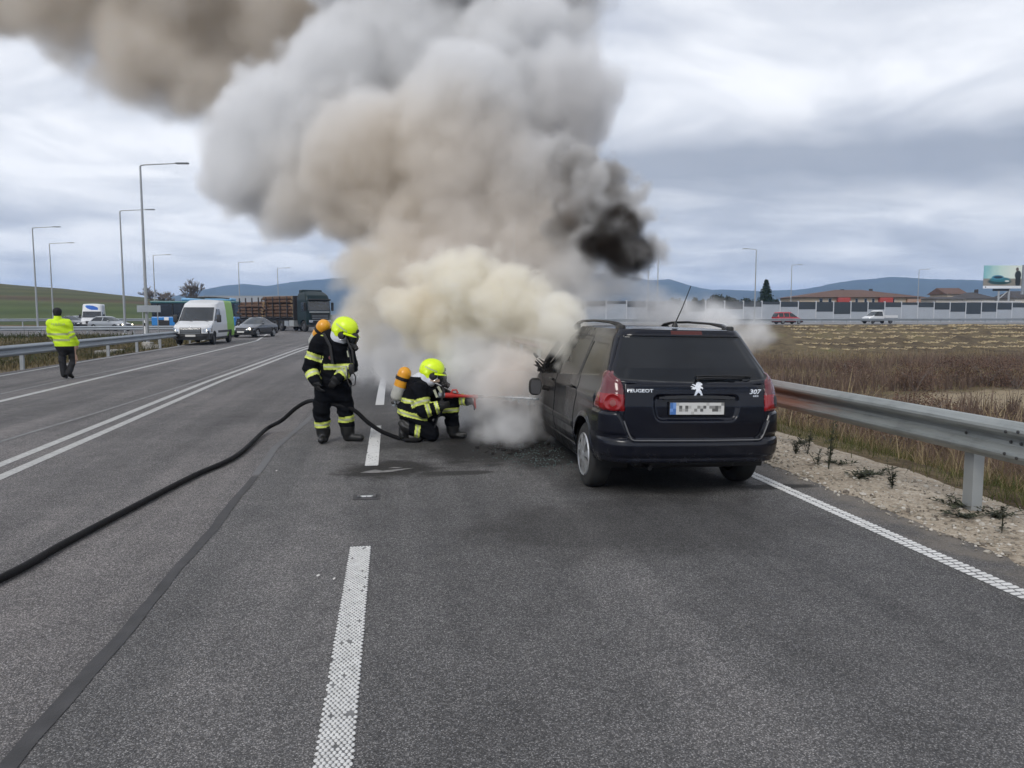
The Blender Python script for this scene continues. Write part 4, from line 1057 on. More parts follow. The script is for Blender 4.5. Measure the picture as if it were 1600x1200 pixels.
# dark weeds on the shoulder, one by one
def weed(x, y, h, n, label, flat=False):
    h *= 1.15; n = int(n * 1.5)
    p = gnd(x, y, 0.0); p = Vector((p.x, p.y, float(sh_z(p.x, p.y)))); root = empty('weed', p); tag(root, label, 'weed', 'dark weeds growing in the gravel shoulder')
    st = MB(); lf = MB()
    for k in range(n):
        a = random.uniform(0, 2 * PI); ln = random.uniform(.02, .12) if not flat else random.uniform(.1, .22); hh = h * random.uniform(.55, 1) * (1 if not flat else .35)
        pts = [Vector((0, 0, -.01)), Vector((math.cos(a) * ln * .4, math.sin(a) * ln * .4, hh * .5)), Vector((math.cos(a) * ln, math.sin(a) * ln, hh))]
        st.tube(pts, [.004, .003, .0015], 4, cap=False)
        for j in range(16 if not flat else 12):
            t = random.uniform(.15, 1); b = pts[0].lerp(pts[1], t * 2) if t < .5 else pts[1].lerp(pts[2], t * 2 - 1)
            la = random.uniform(0, 2 * PI); L = random.uniform(.022, .065); dv = Vector((math.cos(la), math.sin(la), random.uniform(-.2, .7))).normalized() * L; wv = dv.cross(Vector((0, 0, 1))).normalized() * L * .22
            lf.add([b, b + dv * .5 + wv, b + dv, b + dv * .5 - wv], [(0, 1, 2, 3)])
    st.build('stem', M['weed_dark'], root); lf.build('leaves', M['weed_dark'], root)
for x, y, h, n, flat, lab in [(1243, 713, .22, 5, 0, 'upright dark weed nearest the bumper of the burning car'), (1262, 712, .34, 4, 0, 'tall weed with thin stalk in the gravel beside the car'), (1276, 731, .22, 3, 0, 'small stalky weed between two taller ones on the shoulder'), (1294, 737, .50, 5, 0, 'tallest dark weed standing in the gravel'),
       (1309, 728, .10, 6, 1, 'flat weed rosette behind the tallest weed'), (1350, 746, .14, 9, 1, 'spreading low weed in the middle of the shoulder'), (1337, 752, .10, 6, 1, 'low sprawling weed at the front of the shoulder middle'), (1374, 742, .1, 6, 1, 'low weed toward the rail in the middle of the shoulder'), (1394, 768, .22, 5, 0, 'short upright weed right of the sprawling ones'),
       (1490, 795, .12, 7, 1, 'flat weed at the left of the guardrail post foot'), (1503, 812, .14, 8, 1, 'green weed at the foot of the guardrail post'), (1560, 812, .2, 9, 1, 'leafy weed right of the guardrail post'), (1565, 838, .2, 2, 0, 'thin weed stalk near the right edge on the gravel'), (1250, 690, .16, 6, 1, 'low weed behind the upright one beside the bumper')]:
    weed(x, y, h, n, lab, flat)
# ================================================================ VEHICLE BODIES: stacked plan outlines lofted into a shell, split into panels
def shell(T, zs, ns=60, nc=8, nr=24, nf=24, roof=8, crown=.05, bulge_r=.04, bulge_f=.06, barrel=.03, side_warp=None):
    """T(z) -> dict(hw, yr, yf, rr, rf); returns grid (rows, K, 3)"""
    out = []
    def outline(z):
        t = T(z); hw, yr, yf, rr, rf = t['hw'], t['yr'], t['yf'], t['rr'], t['rf']
        a = np.linspace(0, 1, ns, endpoint=False); c = np.linspace(0, PI / 2, nc, endpoint=False); r = np.linspace(0, 1, nr, endpoint=False); f = np.linspace(0, 1, nf, endpoint=False)
        yl0, yl1 = yf - rf, yr + rr
        P_ = [np.stack([np.full(ns, -hw), yl0 + (yl1 - yl0) * a], -1)]
        P_.append(np.stack([-(hw - rr) - rr * np.cos(c), yr + rr - rr * np.sin(c)], -1))
        P_.append(np.stack([-(hw - rr) + 2 * (hw - rr) * r, np.full(nr, yr)], -1))
        P_.append(np.stack([(hw - rr) + rr * np.sin(c), yr + rr - rr * np.cos(c)], -1))
        P_.append(np.stack([np.full(ns, hw), yl1 + (yl0 - yl1) * a], -1))
        P_.append(np.stack([(hw - rf) + rf * np.cos(c), yf - rf + rf * np.sin(c)], -1))
        P_.append(np.stack([(hw - rf) - 2 * (hw - rf) * f, np.full(nf, yf)], -1))
        P_.append(np.stack([-(hw - rf) - rf * np.sin(c), yf - rf + rf * np.cos(c)], -1))
        o = np.concatenate(P_); ym = (yr + yf) / 2; L = (yf - yr) / 2
        u = np.clip((o[:, 1] - ym) / L, -1, 1)
        xx = o[:, 0] * (1 - barrel * u ** 4); v = o[:, 0] / hw
        yy = o[:, 1] + np.where(u < 0, bulge_r * (v ** 2) * np.abs(u) ** 6, -bulge_f * (v ** 2) * np.abs(u) ** 6)
        return np.stack([xx, yy, np.full(len(xx), z)], -1)
    for z in zs: out.append(outline(z))
    top = out[-1]; ym = (top[:, 1].min() + top[:, 1].max()) / 2
    for j in range(1, roof + 1):
        t = j / roof; s = t if j < roof else .995
        o = top.copy(); o[:, 0] *= (1 - s); o[:, 1] = ym + (o[:, 1] - ym) * (1 - .30 * s); o[:, 2] += crown * (1 - (1 - s) ** 2); out.append(o)
    return np.stack(out), len(zs)

def grid_normals(G):
    du = np.roll(G, -1, 1) - np.roll(G, 1, 1); dv = np.gradient(G, axis=0); n = np.cross(du, dv); l = np.linalg.norm(n, axis=-1, keepdims=True); return n / np.maximum(l, 1e-9)

def split_shell(G, ids, names, parent, smooth=True, edge_split=True):
    """ids: per face (rows-1, K) int; names: id -> (name, material); returns id -> object"""
    R_, K = G.shape[:2]; iv = np.arange(R_ * K).reshape(R_, K)
    q_ = np.stack([iv[:-1], np.roll(iv, -1, 1)[:-1], np.roll(iv, -1, 1)[1:], iv[1:]], -1).reshape(-1, 4); idf = ids.reshape(-1); V = G.reshape(-1, 3); out = {}
    for k, spec in names.items():
        s = q_[idf == k]
        if not len(s): continue
        u, inv = np.unique(s, return_inverse=True)
        o = mesh_np(spec[0], V[u], inv.reshape(-1, 4), spec[1], spec[2] if len(spec) > 2 and spec[2] is not None else parent, smooth=smooth)
        out[k] = o
    return out
def fc(G):
    return (G[:-1] + G[1:] + np.roll(G, -1, 1)[:-1] + np.roll(G, -1, 1)[1:]) / 4
def lerp_tab(z, zs, vs): return float(np.interp(z, zs, vs))

def wheel(parent, c, r, w, side, rim_mat, tyre_mat, name='wheel', n_sp=6, rim_r=.66, seg=28):
    """side -1: outer face towards -x"""
    wr = empty(name, c); wr.parent = parent
    h = w / 2
    MB().lathe([(-h, r * .66), (-h, r * .78), (-h * .96, r * .90), (-h * .8, r * .975), (-h * .55, r), (h * .55, r), (h * .8, r * .975), (h * .96, r * .9), (h, r * .78), (h, r * .66)], (0, 0, 0), (1, 0, 0), seg).build('tyre', tyre_mat, wr, True, 60)
    m = MB(); s = side; e = h * .93
    if n_sp == 0:
        m.lathe([(0, .001), (0, r * .2), (-.02, r * .3), (-.03, r * .62), (.01, r * .67)], (s * e * .8, 0, 0), (s, 0, 0), seg)
    else:
        m.lathe([(.012, r * .60), (.018, r * .65), (.0, r * .69), (-.05, r * .67)], (s * e, 0, 0), (s, 0, 0), seg)      # ring
        m.lathe([(.022, .001), (.02, r * .12), (.008, r * .18), (-.03, r * .19)], (s * e, 0, 0), (s, 0, 0), 14)        # hub
        for k in range(n_sp):
            a = 2 * PI * k / n_sp + .3; ca, sa = math.cos(a), math.sin(a)
            def pt(rad, tan, out): return Vector((s * (e + out), rad * ca - tan * sa, rad * sa + tan * ca))
            A = [pt(r * .14, -r * .075, .02), pt(r * .14, r * .075, .02), pt(r * .40, r * .07, .020), pt(r * .63, r * .15, .012), pt(r * .63, -r * .15, .012), pt(r * .40, -r * .07, .020)]
            B = [v - Vector((s * .03, 0, 0)) for v in A]
            m.add(A + B, [(0, 1, 2, 5), (5, 2, 3, 4)] + [(i, (i + 1) % 6, 6 + (i + 1) % 6, 6 + i) for i in range(6)])
    m.build('rim', rim_mat, wr, True, 35)
    MB().lathe([(0, .001), (0, r * .64)], (s * (e - .06), 0, 0), (s, 0, 0), seg).build('brake_disc', M['black'], wr)
    return wr

# ---------------------------------------------------------------- generic road vehicle
def vehicle(name, label, cat, loc, rot, T, z0, z1, regions, names, wheels, wr, ww, rim, nsp=5, res=.045, group=None, roof=6, crown=.05, L=4.4, floor=None, **kw):
    root = empty(name, loc, rot); tag(root, label, cat, group)
    zs = np.linspace(z0, z1, int((z1 - z0) / res) + 2); ns = int(L / res)
    G, nz = shell(T, zs, ns=ns, nc=5, nr=int(1.6 / res * .8), nf=int(1.6 / res * .8), roof=roof, crown=crown, **kw)
    C_ = fc(G); ids = regions(C_[..., 0], C_[..., 1], C_[..., 2], np.arange(C_.shape[0])[:, None] >= nz - 1)
    for (wy, s) in wheels:
        hit = (np.hypot(C_[..., 1] - wy, C_[..., 2] - wr) < wr * 1.17) & (C_[..., 2] < z0 + 3 * wr)
        ids = np.where(hit, -1, ids)
    names = dict(names)
    for k_ in list(names):
        if names[k_][0] in ('side_window', 'headlight', 'tail_light', 'side_moulding', 'lime_panel'):
            if names[k_][0] != 'lime_panel': ids = np.where((ids == k_) & (C_[..., 0] > 0), k_ + 100, ids); names[k_ + 100] = names[k_]
    parts = split_shell(G, ids, names, root)
    if floor is None: floor = True
    hw = T(z0 + .3)['hw']; ymin, ymax = G[..., 1].min(), G[..., 1].max()
    MB().box((-hw + .06, ymin + .15, z0 + .04), (hw - .06, ymax - .15, z0 + .5)).build('underbody', M['black'], root)
    for (wy, s) in wheels:
        for sx in (-1, 1): wheel(root, (sx * (hw - ww / 2 - .005), wy, wr), wr, ww, sx, rim, M['rubber'], n_sp=nsp, seg=20)
    return root, parts, G

def car_T(hw, yr, yf, rr=.22, rf=.30):
    def T(z):
        f = lambda t: lerp_tab(z, [p[0] for p in t], [p[1] for p in t]); w = f(hw)
        return dict(hw=w, yr=f(yr), yf=f(yf), rr=min(rr, w * .8), rf=min(rf, w * .8))
    return T
M['car_white'] = mat('white_van_paint', (0.62, 0.63, 0.64), 0.35, coat=.4)
M['lime'] = mat('lime_green_wrap', (0.20, 0.42, 0.035), 0.4)
M['bumper_grey'] = mat('dark_bumper_plastic', (0.03, 0.031, 0.033), 0.6)
M['plate'] = mat('number_plate', (0.62, 0.62, 0.60), 0.5)
M['rim_grey'] = mat('steel_wheel', (0.09, 0.09, 0.095), 0.5, .5)
M['rim_silver'] = mat('silver_wheel_cover', (0.55, 0.56, 0.57), 0.32, .85)
M['glass_blue'] = mat('tinted_glass', (0.03, 0.038, 0.043), 0.06, spec=.7)
M['car_dark'] = mat('dark_blue_paint', (0.012, 0.016, 0.022), 0.22, coat=.6)
M['car_silver'] = mat('silver_paint', (0.34, 0.36, 0.38), 0.3, .5, coat=.4)
M['car_red'] = mat('red_paint', (0.33, 0.012, 0.022), 0.3, coat=.5)

# white panel van with lime green rear (front looks along +y in its own frame)
VL, VH = 5.55, 2.45
T = car_T([(0.28, .93), (.6, 1.0), (1.1, 1.0), (1.9, .93), (2.35, .86), (VH, .80)], [(0.28, -2.75), (VH, -2.70)],
          [(0.28, 2.72), (.5, 2.78), (.95, 2.74), (1.06, 2.62), (1.22, 2.10), (1.32, 1.88), (2.05, 1.22), (2.25, 1.02), (2.36, .55), (VH, .30)], rr=.12, rf=.38)
def reg(x, y, z, rf):
    front = y > lerp_np(z, [.28, .95, 1.06, 1.32, 2.05, 2.36], [2.2, 2.2, 2.1, 1.55, .98, .6]); ax = np.abs(x)
    i = np.where(y < -.9, 1, 0)                                                     # lime rear
    i = np.where((z < .62) & (y > 1.9), 2, i); i = np.where((z < .42), 2, i)         # bumper / sill
    i = np.where((z > 1.30) & (z < 2.06) & front & (ax < .88 - .08 * (z - 1.3)) & ~rf, 3, i)   # windscreen
    sidew = (ax > .8) & (z > 1.28) & (z < 1.95)
    i = np.where(sidew & (y > .35) & (y < 1.62 - .85 * (z - 1.28)) & ~rf & ~((i == 3)), 4, i)
    i = np.where(sidew & (y < .18) & (y > -.85) & ~rf, 5, i)
    i = np.where((z > .60) & (z < .94) & (y > 2.4) & (ax < .56), 6, i)               # grille
    i = np.where((z > .66) & (z < 1.10 - .0) & (y > 2.15) & (ax > .60) & (z < .82 + (2.75 - y) * .75), 7, i)
    i = np.where((z > .62) & (z < .78) & (ax > .9) & (y < 1.1) & (y > -1.9), 8, i)
    return i
def lerp_np(z, a, b): return np.interp(z, a, b)
M['van_glass'] = mat('windscreen_glass', (0.018, 0.022, 0.026), 0.06, spec=.8, vary=.5, vscale=1.2)
vm = {0: ('body', M['car_white']), 1: ('lime_panel', M['lime']), 2: ('bumper', M['bumper_grey']), 3: ('windscreen', M['van_glass']), 4: ('side_window', M['dark_glass']), 5: ('side_window', M['car_white']), 6: ('grille', M['black']), 7: ('headlight', M['chrome']), 8: ('side_moulding', M['bumper_grey'])}
VX, VY = -10.45, 46.3
dirv = math.atan2(.16, 1)   # heads back towards the camera, slightly to the right
van, vp, VG = vehicle('panel_van', 'white panel van with headlights on and lime green rear half', 'van', (VX, VY, 0), PI + R(-3), T, .28, VH, reg, vm, [(1.78, 0), (-1.55, 0)], .35, .22, M['rim_grey'], 0, L=VL, barrel=.02)
M['amber'] = mat('amber', (.5, .2, .02), .3)
for s in (-1, 1):
    MB().lathe([(.0, .0), (.0, .10), (-.03, .12)], (s * .72, 2.66, .80), (0, 1, .1), 14).build('lamp_bulb', M['lamp_lit'], van)
    m = empty('mirror', (s * 1.16, 1.42, 1.42)); m.parent = van
    MB().box((-.12, -.05, -.2), (.12, .10, .22), .05).build('mirror_housing', M['bumper_grey'], m, True); MB().tube([(-s * .22, .05, -.08), (0, .05, -.06)], .035, 6).build('mirror_arm', M['bumper_grey'], m)
MB().box((-.26, 2.79, .46), (.26, 2.815, .57)).build('number_plate', M['plate'], van)
for k in range(4): MB().box((-.52, 2.735, .635 + k * .075), (.52, 2.775, .66 + k * .075), .008).build('grille_bar', M['chrome'] if k == 3 else M['galv_old'], van)
MB().lathe([(0, .001), (.008, .05), (0, .06)], (0, 2.74, .99), (0, 1, .3), 4).build('badge', M['chrome'], van)
for (a, b) in ((-.75, .05), (.08, .75)): MB().tube([(a, 2.02, 1.27), ((a + b) / 2 + .1, 1.95, 1.36), (b, 1.90, 1.38)], .012, 5).build('wiper', M['black'], van)
rk = empty('roof_rack', (0, 0, 0)); rk.parent = van
for s in (-.72, .72): MB().tube([(s, .2, VH + .14), (s, -2.6, VH + .14)], .022, 6).build('rail', M['black'], rk)
for k in range(6):
    MB().tube([(-.78, .1 - k * .52, VH + .17), (.78, .1 - k * .52, VH + .17)], .022, 6).build('crossbar', M['black'], rk)
for k in range(3): MB().tube([(-.3 + k * .25, .45, VH + .22), (-.25 + k * .2, -2.5, VH + .22)], .03, 6).build('ladder_rail', M['galv_old'], rk)

# dark saloon behind it
def sedan(name, label, loc, rot, paint, lit=True, cat='car', hatch=False):
    L2 = 2.27
    T = car_T([(.2, .80), (.4, .87), (.7, .88), (.92, .84), (1.0, .76), (1.25, .64), (1.40, .54)],
              [(.2, -2.15), (.45, -2.27), (.8, -2.22), (.92, -2.1), (.96, -1.75 if not hatch else -2.1), (1.0, -1.55 if not hatch else -2.0), (1.25, -1.0 if not hatch else -1.75), (1.40, -.55 if not hatch else -1.45)],
              [(.2, 2.2), (.42, 2.27), (.62, 2.24), (.70, 2.1), (.86, 1.35), (.93, 1.0), (1.0, .85), (1.25, .38), (1.40, .02)], rr=.28, rf=.45)
    def reg(x, y, z, rf):
        ax = np.abs(x); i = np.zeros_like(x, int); gh = (z > .97) & (z < 1.36) & ~rf
        yf = lerp_np(z, [.93, 1.0, 1.25, 1.4], [1.0, .85, .38, .02]); yr = lerp_np(z, [.96, 1.0, 1.25, 1.4], [-1.75, -1.55, -1.0, -.55] if not hatch else [-2.1, -2.0, -1.75, -1.45])
        side = (ax > lerp_np(z, [.92, 1.25, 1.4], [.70, .57, .47]))
        i = np.where(gh & side & (y < yf - .2) & (y > yr + .32) & (np.abs(y + .28) > .05), 1, i)
        i = np.where(gh & (y > yf - .18) & (ax < lerp_np(z, [.97, 1.36], [.68, .52])), 2, i)
        i = np.where(gh & (y < yr + .25) & (ax < lerp_np(z, [.97, 1.36], [.66, .5])), 3, i)
        i = np.where((z < .36) , 4, i)
        i = np.where((z > .55) & (z < .71) & (y > 1.95) & (ax > .42) , 5, i)
        i = np.where((z > .50) & (z < .70) & (y > 2.0) & (ax < .36), 6, i)
        i = np.where((z > .65) & (z < .85) & (y < -2.0) & (ax > .5), 7, i)
        return i
    nm = {0: ('body', paint), 1: ('side_window', M['dark_glass']), 2: ('windscreen', M['glass_blue']), 3: ('rear_window', M['dark_glass']), 4: ('sill', M['bumper_grey']), 5: ('headlight', M['chrome']), 6: ('grille', M['black']), 7: ('tail_light', M['red_lens'])}
    c, p, G_ = vehicle(name, label, cat, loc, rot, T, .2, 1.40, reg, nm, [(1.38, 0), (-1.28, 0)], .31, .2, M['rim_silver'], 5, L=4.5, crown=.045)
    MB().box((-.26, 2.265, .36), (.26, 2.29, .47)).build('number_plate', M['plate'], c)
    for s in (-1, 1):
        if lit: MB().lathe([(0, 0), (0, .075), (-.03, .09)], (s * .60, 2.17, .63), (0, 1, .1), 12).build('lamp_bulb', M['lamp_lit'], c)
        MB().box((s * .93 - .09, .62, .92), (s * .93 + .09, .74, 1.05), .04).build('mirror', paint, c, True)
    return c
sedan('saloon_car', 'dark blue saloon car with lit headlamps behind the white van', (-9.75, 58.6, 0), PI + R(-16), M['car_dark'])
# queue on the side road
p = atz(172, 0, 76); sedan('saloon_car', 'silver grey car queueing on the side road in front of the white parcel van', (p.x, p.y, 0), PI + R(62), M['car_silver'], lit=True, hatch=True)
p = atz(112, 0, 88); sedan('saloon_car', 'dark car mostly hidden behind the man in yellow on the side road', (p.x, p.y, 0), PI + R(50), M['car_dark'], lit=False)
p = atz(126, 0, 97); sedan('saloon_car', 'car peeking out behind the left flank of the white parcel van', (p.x - .5, p.y, 0), PI + R(40), M['car_silver'], lit=False)
# white parcel van with a blue swirl above the windscreen
T2 = car_T([(0.28, .93), (.6, 1.0), (1.1, 1.0), (1.9, .96), (2.6, .93), (2.72, .88)], [(0.28, -2.9), (2.72, -2.85)],
           [(0.28, 2.72), (.5, 2.78), (.95, 2.74), (1.06, 2.62), (1.22, 2.15), (1.30, 2.0), (1.95, 1.5), (2.05, 1.40), (2.6, 1.05), (2.72, .9)], rr=.1, rf=.35)
def reg2(x, y, z, rf):
    ax = np.abs(x); i = np.zeros_like(x, int)
    front = y > lerp_np(z, [.28, 1.06, 1.3, 1.95, 2.6], [2.2, 2.2, 1.75, 1.28, .8])
    i = np.where((z < .6) & (y > 1.9) | (z < .42), 2, i)
    i = np.where((z > 1.28) & (z < 1.95) & front & (ax < .88) & ~rf, 3, i)
    i = np.where((ax > .8) & (z > 1.28) & (z < 1.9) & (y > .6) & (y < 1.65 - .7 * (z - 1.28)) & ~rf & (i != 3), 4, i)
    i = np.where((z > .62) & (z < .9) & (y > 2.4) & (ax < .5), 6, i)
    i = np.where(front & (z > 2.08) & (z < 2.58) & (((x + .0) / .62) ** 2 + ((z - 2.33 - x * .22) / .24) ** 2 < 1) & ~rf, 9, i)
    i = np.where(front & (z > 2.05) & (z < 2.66) & (((x - .2) / .5) ** 2 + ((z - 2.45 - x * .1) / .12) ** 2 < 1) & ~rf & (i != 9), 10, i)
    return i
M['logo_blue'] = mat('blue_swirl', (.015, .10, .42), .4); M['logo_cyan'] = mat('cyan_swirl', (.05, .35, .65), .4)
nm2 = dict(vm); nm2[9] = ('blue_swirl', M['logo_blue']); nm2[10] = ('cyan_swirl', M['logo_cyan']); nm2.pop(1)
p = atz(146, 0, 84); v2, _, _ = vehicle('parcel_van', 'white high roofed parcel van with a blue swirl logo over its windscreen', 'van', (p.x, p.y, 0), PI + R(14), T2, .28, 2.72, reg2, nm2, [(1.78, 0), (-1.7, 0)], .35, .22, M['rim_grey'], 0, L=5.6, res=.04)
for s in (-1, 1):
    MB().lathe([(0, 0), (0, .11), (-.03, .13)], (s * .72, 2.64, .84), (0, 1, .1), 12).build('headlight', M['lamp_lit'] if s == 1 else M['chrome'], v2)
    MB().box((s * 1.14 - .1, 1.5, 1.25), (s * 1.14 + .1, 1.62, 1.65), .05).build('mirror', M['black'], v2)

# bus (dark upper body, blue below), side on
M['bus_blue'] = mat('blue_bus_paint', (0.02, 0.20, 0.55), 0.35, coat=.3); M['bus_teal'] = mat('teal_bus_roof', (0.035, 0.13, 0.14), 0.4)
D = 86.; k = D / FPX
p = atz(236, 0, D); bus = empty('bus', (p.x, p.y, 0), -YAW + R(4)); tag(bus, 'blue bus with dark windows and teal roof edge behind the white van', 'bus')
MB().box((0, 0, .35), (9.2, 2.5, 1.35), .08).build('lower_body', M['bus_blue'], bus)
mb = MB(); mb.prism([(.08, 1.353), (9.15, 1.353), (9.15, 2.85), (.0, 2.85)], (0, 2.42, 0), (1, 0, 0), (0, 0, 1), 2.34); mb.build('window_band', M['dark_glass'], bus)
MB().box((-.12, 0, 2.853), (9.3, 2.5, 3.12), .1).build('roof', M['bus_teal'], bus)
MB().box((3.2, .3, 3.123), (8.8, 2.2, 3.45), .12).build('roof_unit', mat('pale_blue_unit', (.16, .38, .62), .5), bus)
for x in (.6, 2.3, 4.3, 6.3): MB().box((x, -.012, 1.36), (x + .09, .06, 2.84)).build('window_pillar', M['black'], bus)
MB().box((2.55, -.02, .4), (3.5, -.004, 2.7)).build('door', M['dark_glass'], bus)
MB().box((1.4, -.02, .95), (1.9, -.004, 1.3)).build('side_number', M['white'], bus)
for x in (1.35, 6.8):
    MB().box((x - .62, -.014, .36), (x + .62, -.004, 1.0)).build('wheel_arch', M['black'], bus)
    wheel(bus, (x, 0.12, .48), .48, .28, -1, M['rim_grey'], M['rubber'], n_sp=0, seg=20).rotation_euler = (0, 0, PI / 2)
# grey curtain trailer with pale cab roof behind the bus
D = 104.; k = D / FPX
p = atz(319, 0, D); tl_ = empty('box_trailer', (p.x, p.y, 0), -YAW + R(2)); tag(tl_, 'grey box trailer lorry behind the bus and the timber load', 'lorry')
MB().box((0, 0, 1.15), (13.0, 2.5, 4.05), .04).build('box_body', mat('grey_tarpaulin', (.30, .32, .345), .6, vary=.08, vscale=.6), tl_)
MB().box((.0, -.02, 4.055), (13.0, 2.5, 4.12)).build('top_rail', M['galv_old'], tl_)
MB().box((0, .2, .75), (13.0, 2.3, 1.147)).build('chassis', M['black'], tl_)
MB().box((-2.6, .05, .5), (-.25, 2.45, 3.0), .15).build('cab', M['car_white'], tl_); MB().prism([(-2.35, 3.0), (-.25, 3.0), (-.25, 4.0), (-.9, 3.95), (-2.0, 3.45)], (0, 2.3, 0), (1, 0, 0), (0, 0, 1), 2.1).build('wind_deflector', M['car_white'], tl_)
for x in (-1.5, 8.0, 9.3, 10.6): wheel(tl_, (x, .18, .5), .5, .3, -1, M['rim_grey'], M['rubber'], n_sp=0, seg=18).rotation_euler = (0, 0, PI / 2)

# timber lorry ------------------------------------------------------------------
M['log_bark'] = mat('log_bark', (0.10, 0.055, 0.033), 0.95, vary=.35, vscale=2.5, bump=.4, bscale=8)
M['log_end'] = mat('cut_log_end', (0.42, 0.30, 0.18), 0.9, vary=.2, vscale=5)
M['cab_teal'] = mat('dark_teal_cab', (0.006, 0.018, 0.021), 0.4, spec=.25)
M['stake'] = mat('dark_steel_stake', (0.05, 0.045, 0.045), 0.6, .4)
pa = atz(491, 0.15, 73); pb = atz(374, 0.15, 86)
ax_ = (pb - pa); ax_.z = 0; axl = ax_.length; tr_rot = math.atan2(-ax_.x, ax_.y) + PI   # local +y points forward (towards cab)
tk = empty('timber_lorry', (pa.x, pa.y, 0), math.atan2(-(pa - pb).x, (pa - pb).y)); tag(tk, 'timber lorry with dark teal cab and a full load of brown logs', 'lorry')
Tc = car_T([(.45, 1.15), (1.0, 1.25), (3.0, 1.24), (3.5, 1.15), (3.75, 1.0)], [(.45, -1.1), (3.2, -1.1), (3.75, -1.0)], [(.45, 1.05), (1.2, 1.12), (2.0, 1.10), (3.0, .95), (3.4, .75), (3.75, .2)], rr=.1, rf=.28)
zs = np.linspace(.45, 3.75, 60); G, nz = shell(Tc, zs, ns=40, nc=5, nr=30, nf=44, roof=4, crown=.04, barrel=.01)
C_ = fc(G); x, y, z = C_[..., 0], C_[..., 1], C_[..., 2]; ids = np.zeros(x.shape, int); front = y > lerp_np(z, [.45, 2, 3, 3.4, 3.75], [.8, .8, .65, .45, 0])
ids = np.where(front & (z > 1.95) & (z < 2.85) & (np.abs(x) < 1.1), 1, ids); ids = np.where((np.abs(x) > 1.1) & (z > 1.9) & (z < 2.75) & (y > -.15) & (y < .72) & ~front, 2, ids)
ids = np.where(front & (z < 1.75) & (z > .75) & (np.abs(x) < .85), 3, ids); ids = np.where(front & (z > 1.80) & (z < 1.88) & (np.abs(x) < 1.05), 5, ids); ids = np.where(z < .7, 4, ids)
ids = np.where(np.hypot(y - .15, z - .52) < .62, -1, ids)
split_shell(G, ids, {0: ('cab', M['cab_teal']), 1: ('windscreen', M['van_glass']), 2: ('side_window', M['dark_glass']), 3: ('grille', M['black']), 4: ('bumper', M['bumper_grey']), 5: ('bright_strip', M['galv'])}, tk)
MB().box((-1.1, .95, 2.92), (1.1, 1.3, 3.06), .05).build('sun_visor', M['black'], tk)
MB().box((-1.05, -1.0, 3.6), (1.05, -.3, 3.95), .1).build('roof_deflector', M['cab_teal'], tk)
for s in (-1, 1):
    MB().box((s * 1.42 - .12, .85, 1.95), (s * 1.42 + .12, 1.0, 2.75), .05).build('mirror', M['black'], tk)
    MB().box((s * .92 - .2, 1.08, .85), (s * .92 + .2, 1.15, 1.1), .03).build('headlight', M['chrome'], tk)
for zz in (1.05, 1.25, 1.45): MB().box((-.8, 1.13, zz), (.8, 1.16, zz + .05)).build('grille_bar', M['galv_old'], tk)
MB().box((-.45, -17.2, .85), (.45, -1.2, 1.15)).build('chassis', M['black'], tk)
# headboard and side boxes behind the cab
MB().box((-1.2, -2.0, 1.1), (1.2, -1.85, 3.4), .02).build('headboard', M['stake'], tk)
for s in (-1, 1):
    MB().box((s * .9 - .3, -2.9, .45), (s * .9 + .3, -1.9, 1.05), .04).build('fuel_tank', M['galv'], tk); MB().box((s * .9 - .3, -3.9, .5), (s * .9 + .3, -3.05, 1.0), .04).build('tool_box', M['galv_old'], tk)
for wy in (.15, -4.6, -5.9, -12.6, -13.9, -15.2):
    for s in (-1, 1): wheel(tk, (s * 1.05, wy, .52), .52, .34, s, M['rim_grey'], M['rubber'], n_sp=0, seg=18)
# stakes and bunks
lay = [(-15.0, -9.0), (-8.4, -2.5)]
for (a, b) in lay:
    for k in range(4):
        yy = a + .6 + (b - a - 1.2) * k / 3
        MB().box((-1.25, yy - .07, 1.16), (1.25, yy + .07, 1.30)).build('bunk', M['stake'], tk)
        for s in (-1, 1): MB().box((s * 1.25 - .05, yy - .06, 1.303), (s * 1.25 + .05, yy + .06, 3.35)).build('stake', M['stake'], tk)
lc = 0
for (a, b) in lay:
    zz = 1.32; r0 = random.Random(int(-a * 10))
    for row in range(8):
        xx = -1.16; rad_max = 0
        while xx < 1.0:
            r = r0.uniform(.125, .20); x_ = xx + r; e0, e1 = a + r0.uniform(-.35, .3), b + r0.uniform(-.3, .3); sg_ = (3.35 if a > -10 else 2.75)
            if zz + 2 * r > sg_ + .25: xx += 2 * r; continue
            z_ = zz + r + r0.uniform(0, .05)
            lg = empty('log', (0, 0, 0)); lg.parent = None
            ring = MB(); ring.mi = 0; ring.tube([(x_, e0, z_), (x_ + r0.uniform(-.03, .03), (e0 + e1) / 2, z_ + r0.uniform(-.03, .03)), (x_, e1, z_)], [r * r0.uniform(.9, 1.05), r, r * r0.uniform(.85, 1.0)], 9, cap=False)
            bpy.data.objects.remove(lg)
            n0 = len(ring.v); ring.mi = 1; ring.f.append(tuple(range(9))[::-1]); ring.m.append(1); ring.f.append(tuple(range(n0 - 9, n0))); ring.m.append(1)
            lo_ = ring.build('log', [M['log_bark'], M['log_end']], None, True, 50)
            lo_.location = tk.location; lo_.rotation_euler = tk.rotation_euler
            tag(lo_, 'brown barked log lying in the load of the timber lorry', 'log', 'logs stacked on the timber lorry')
            xx += 2 * r + .01; rad_max = max(rad_max, r)
        zz += 1.78 * max(rad_max, .15)

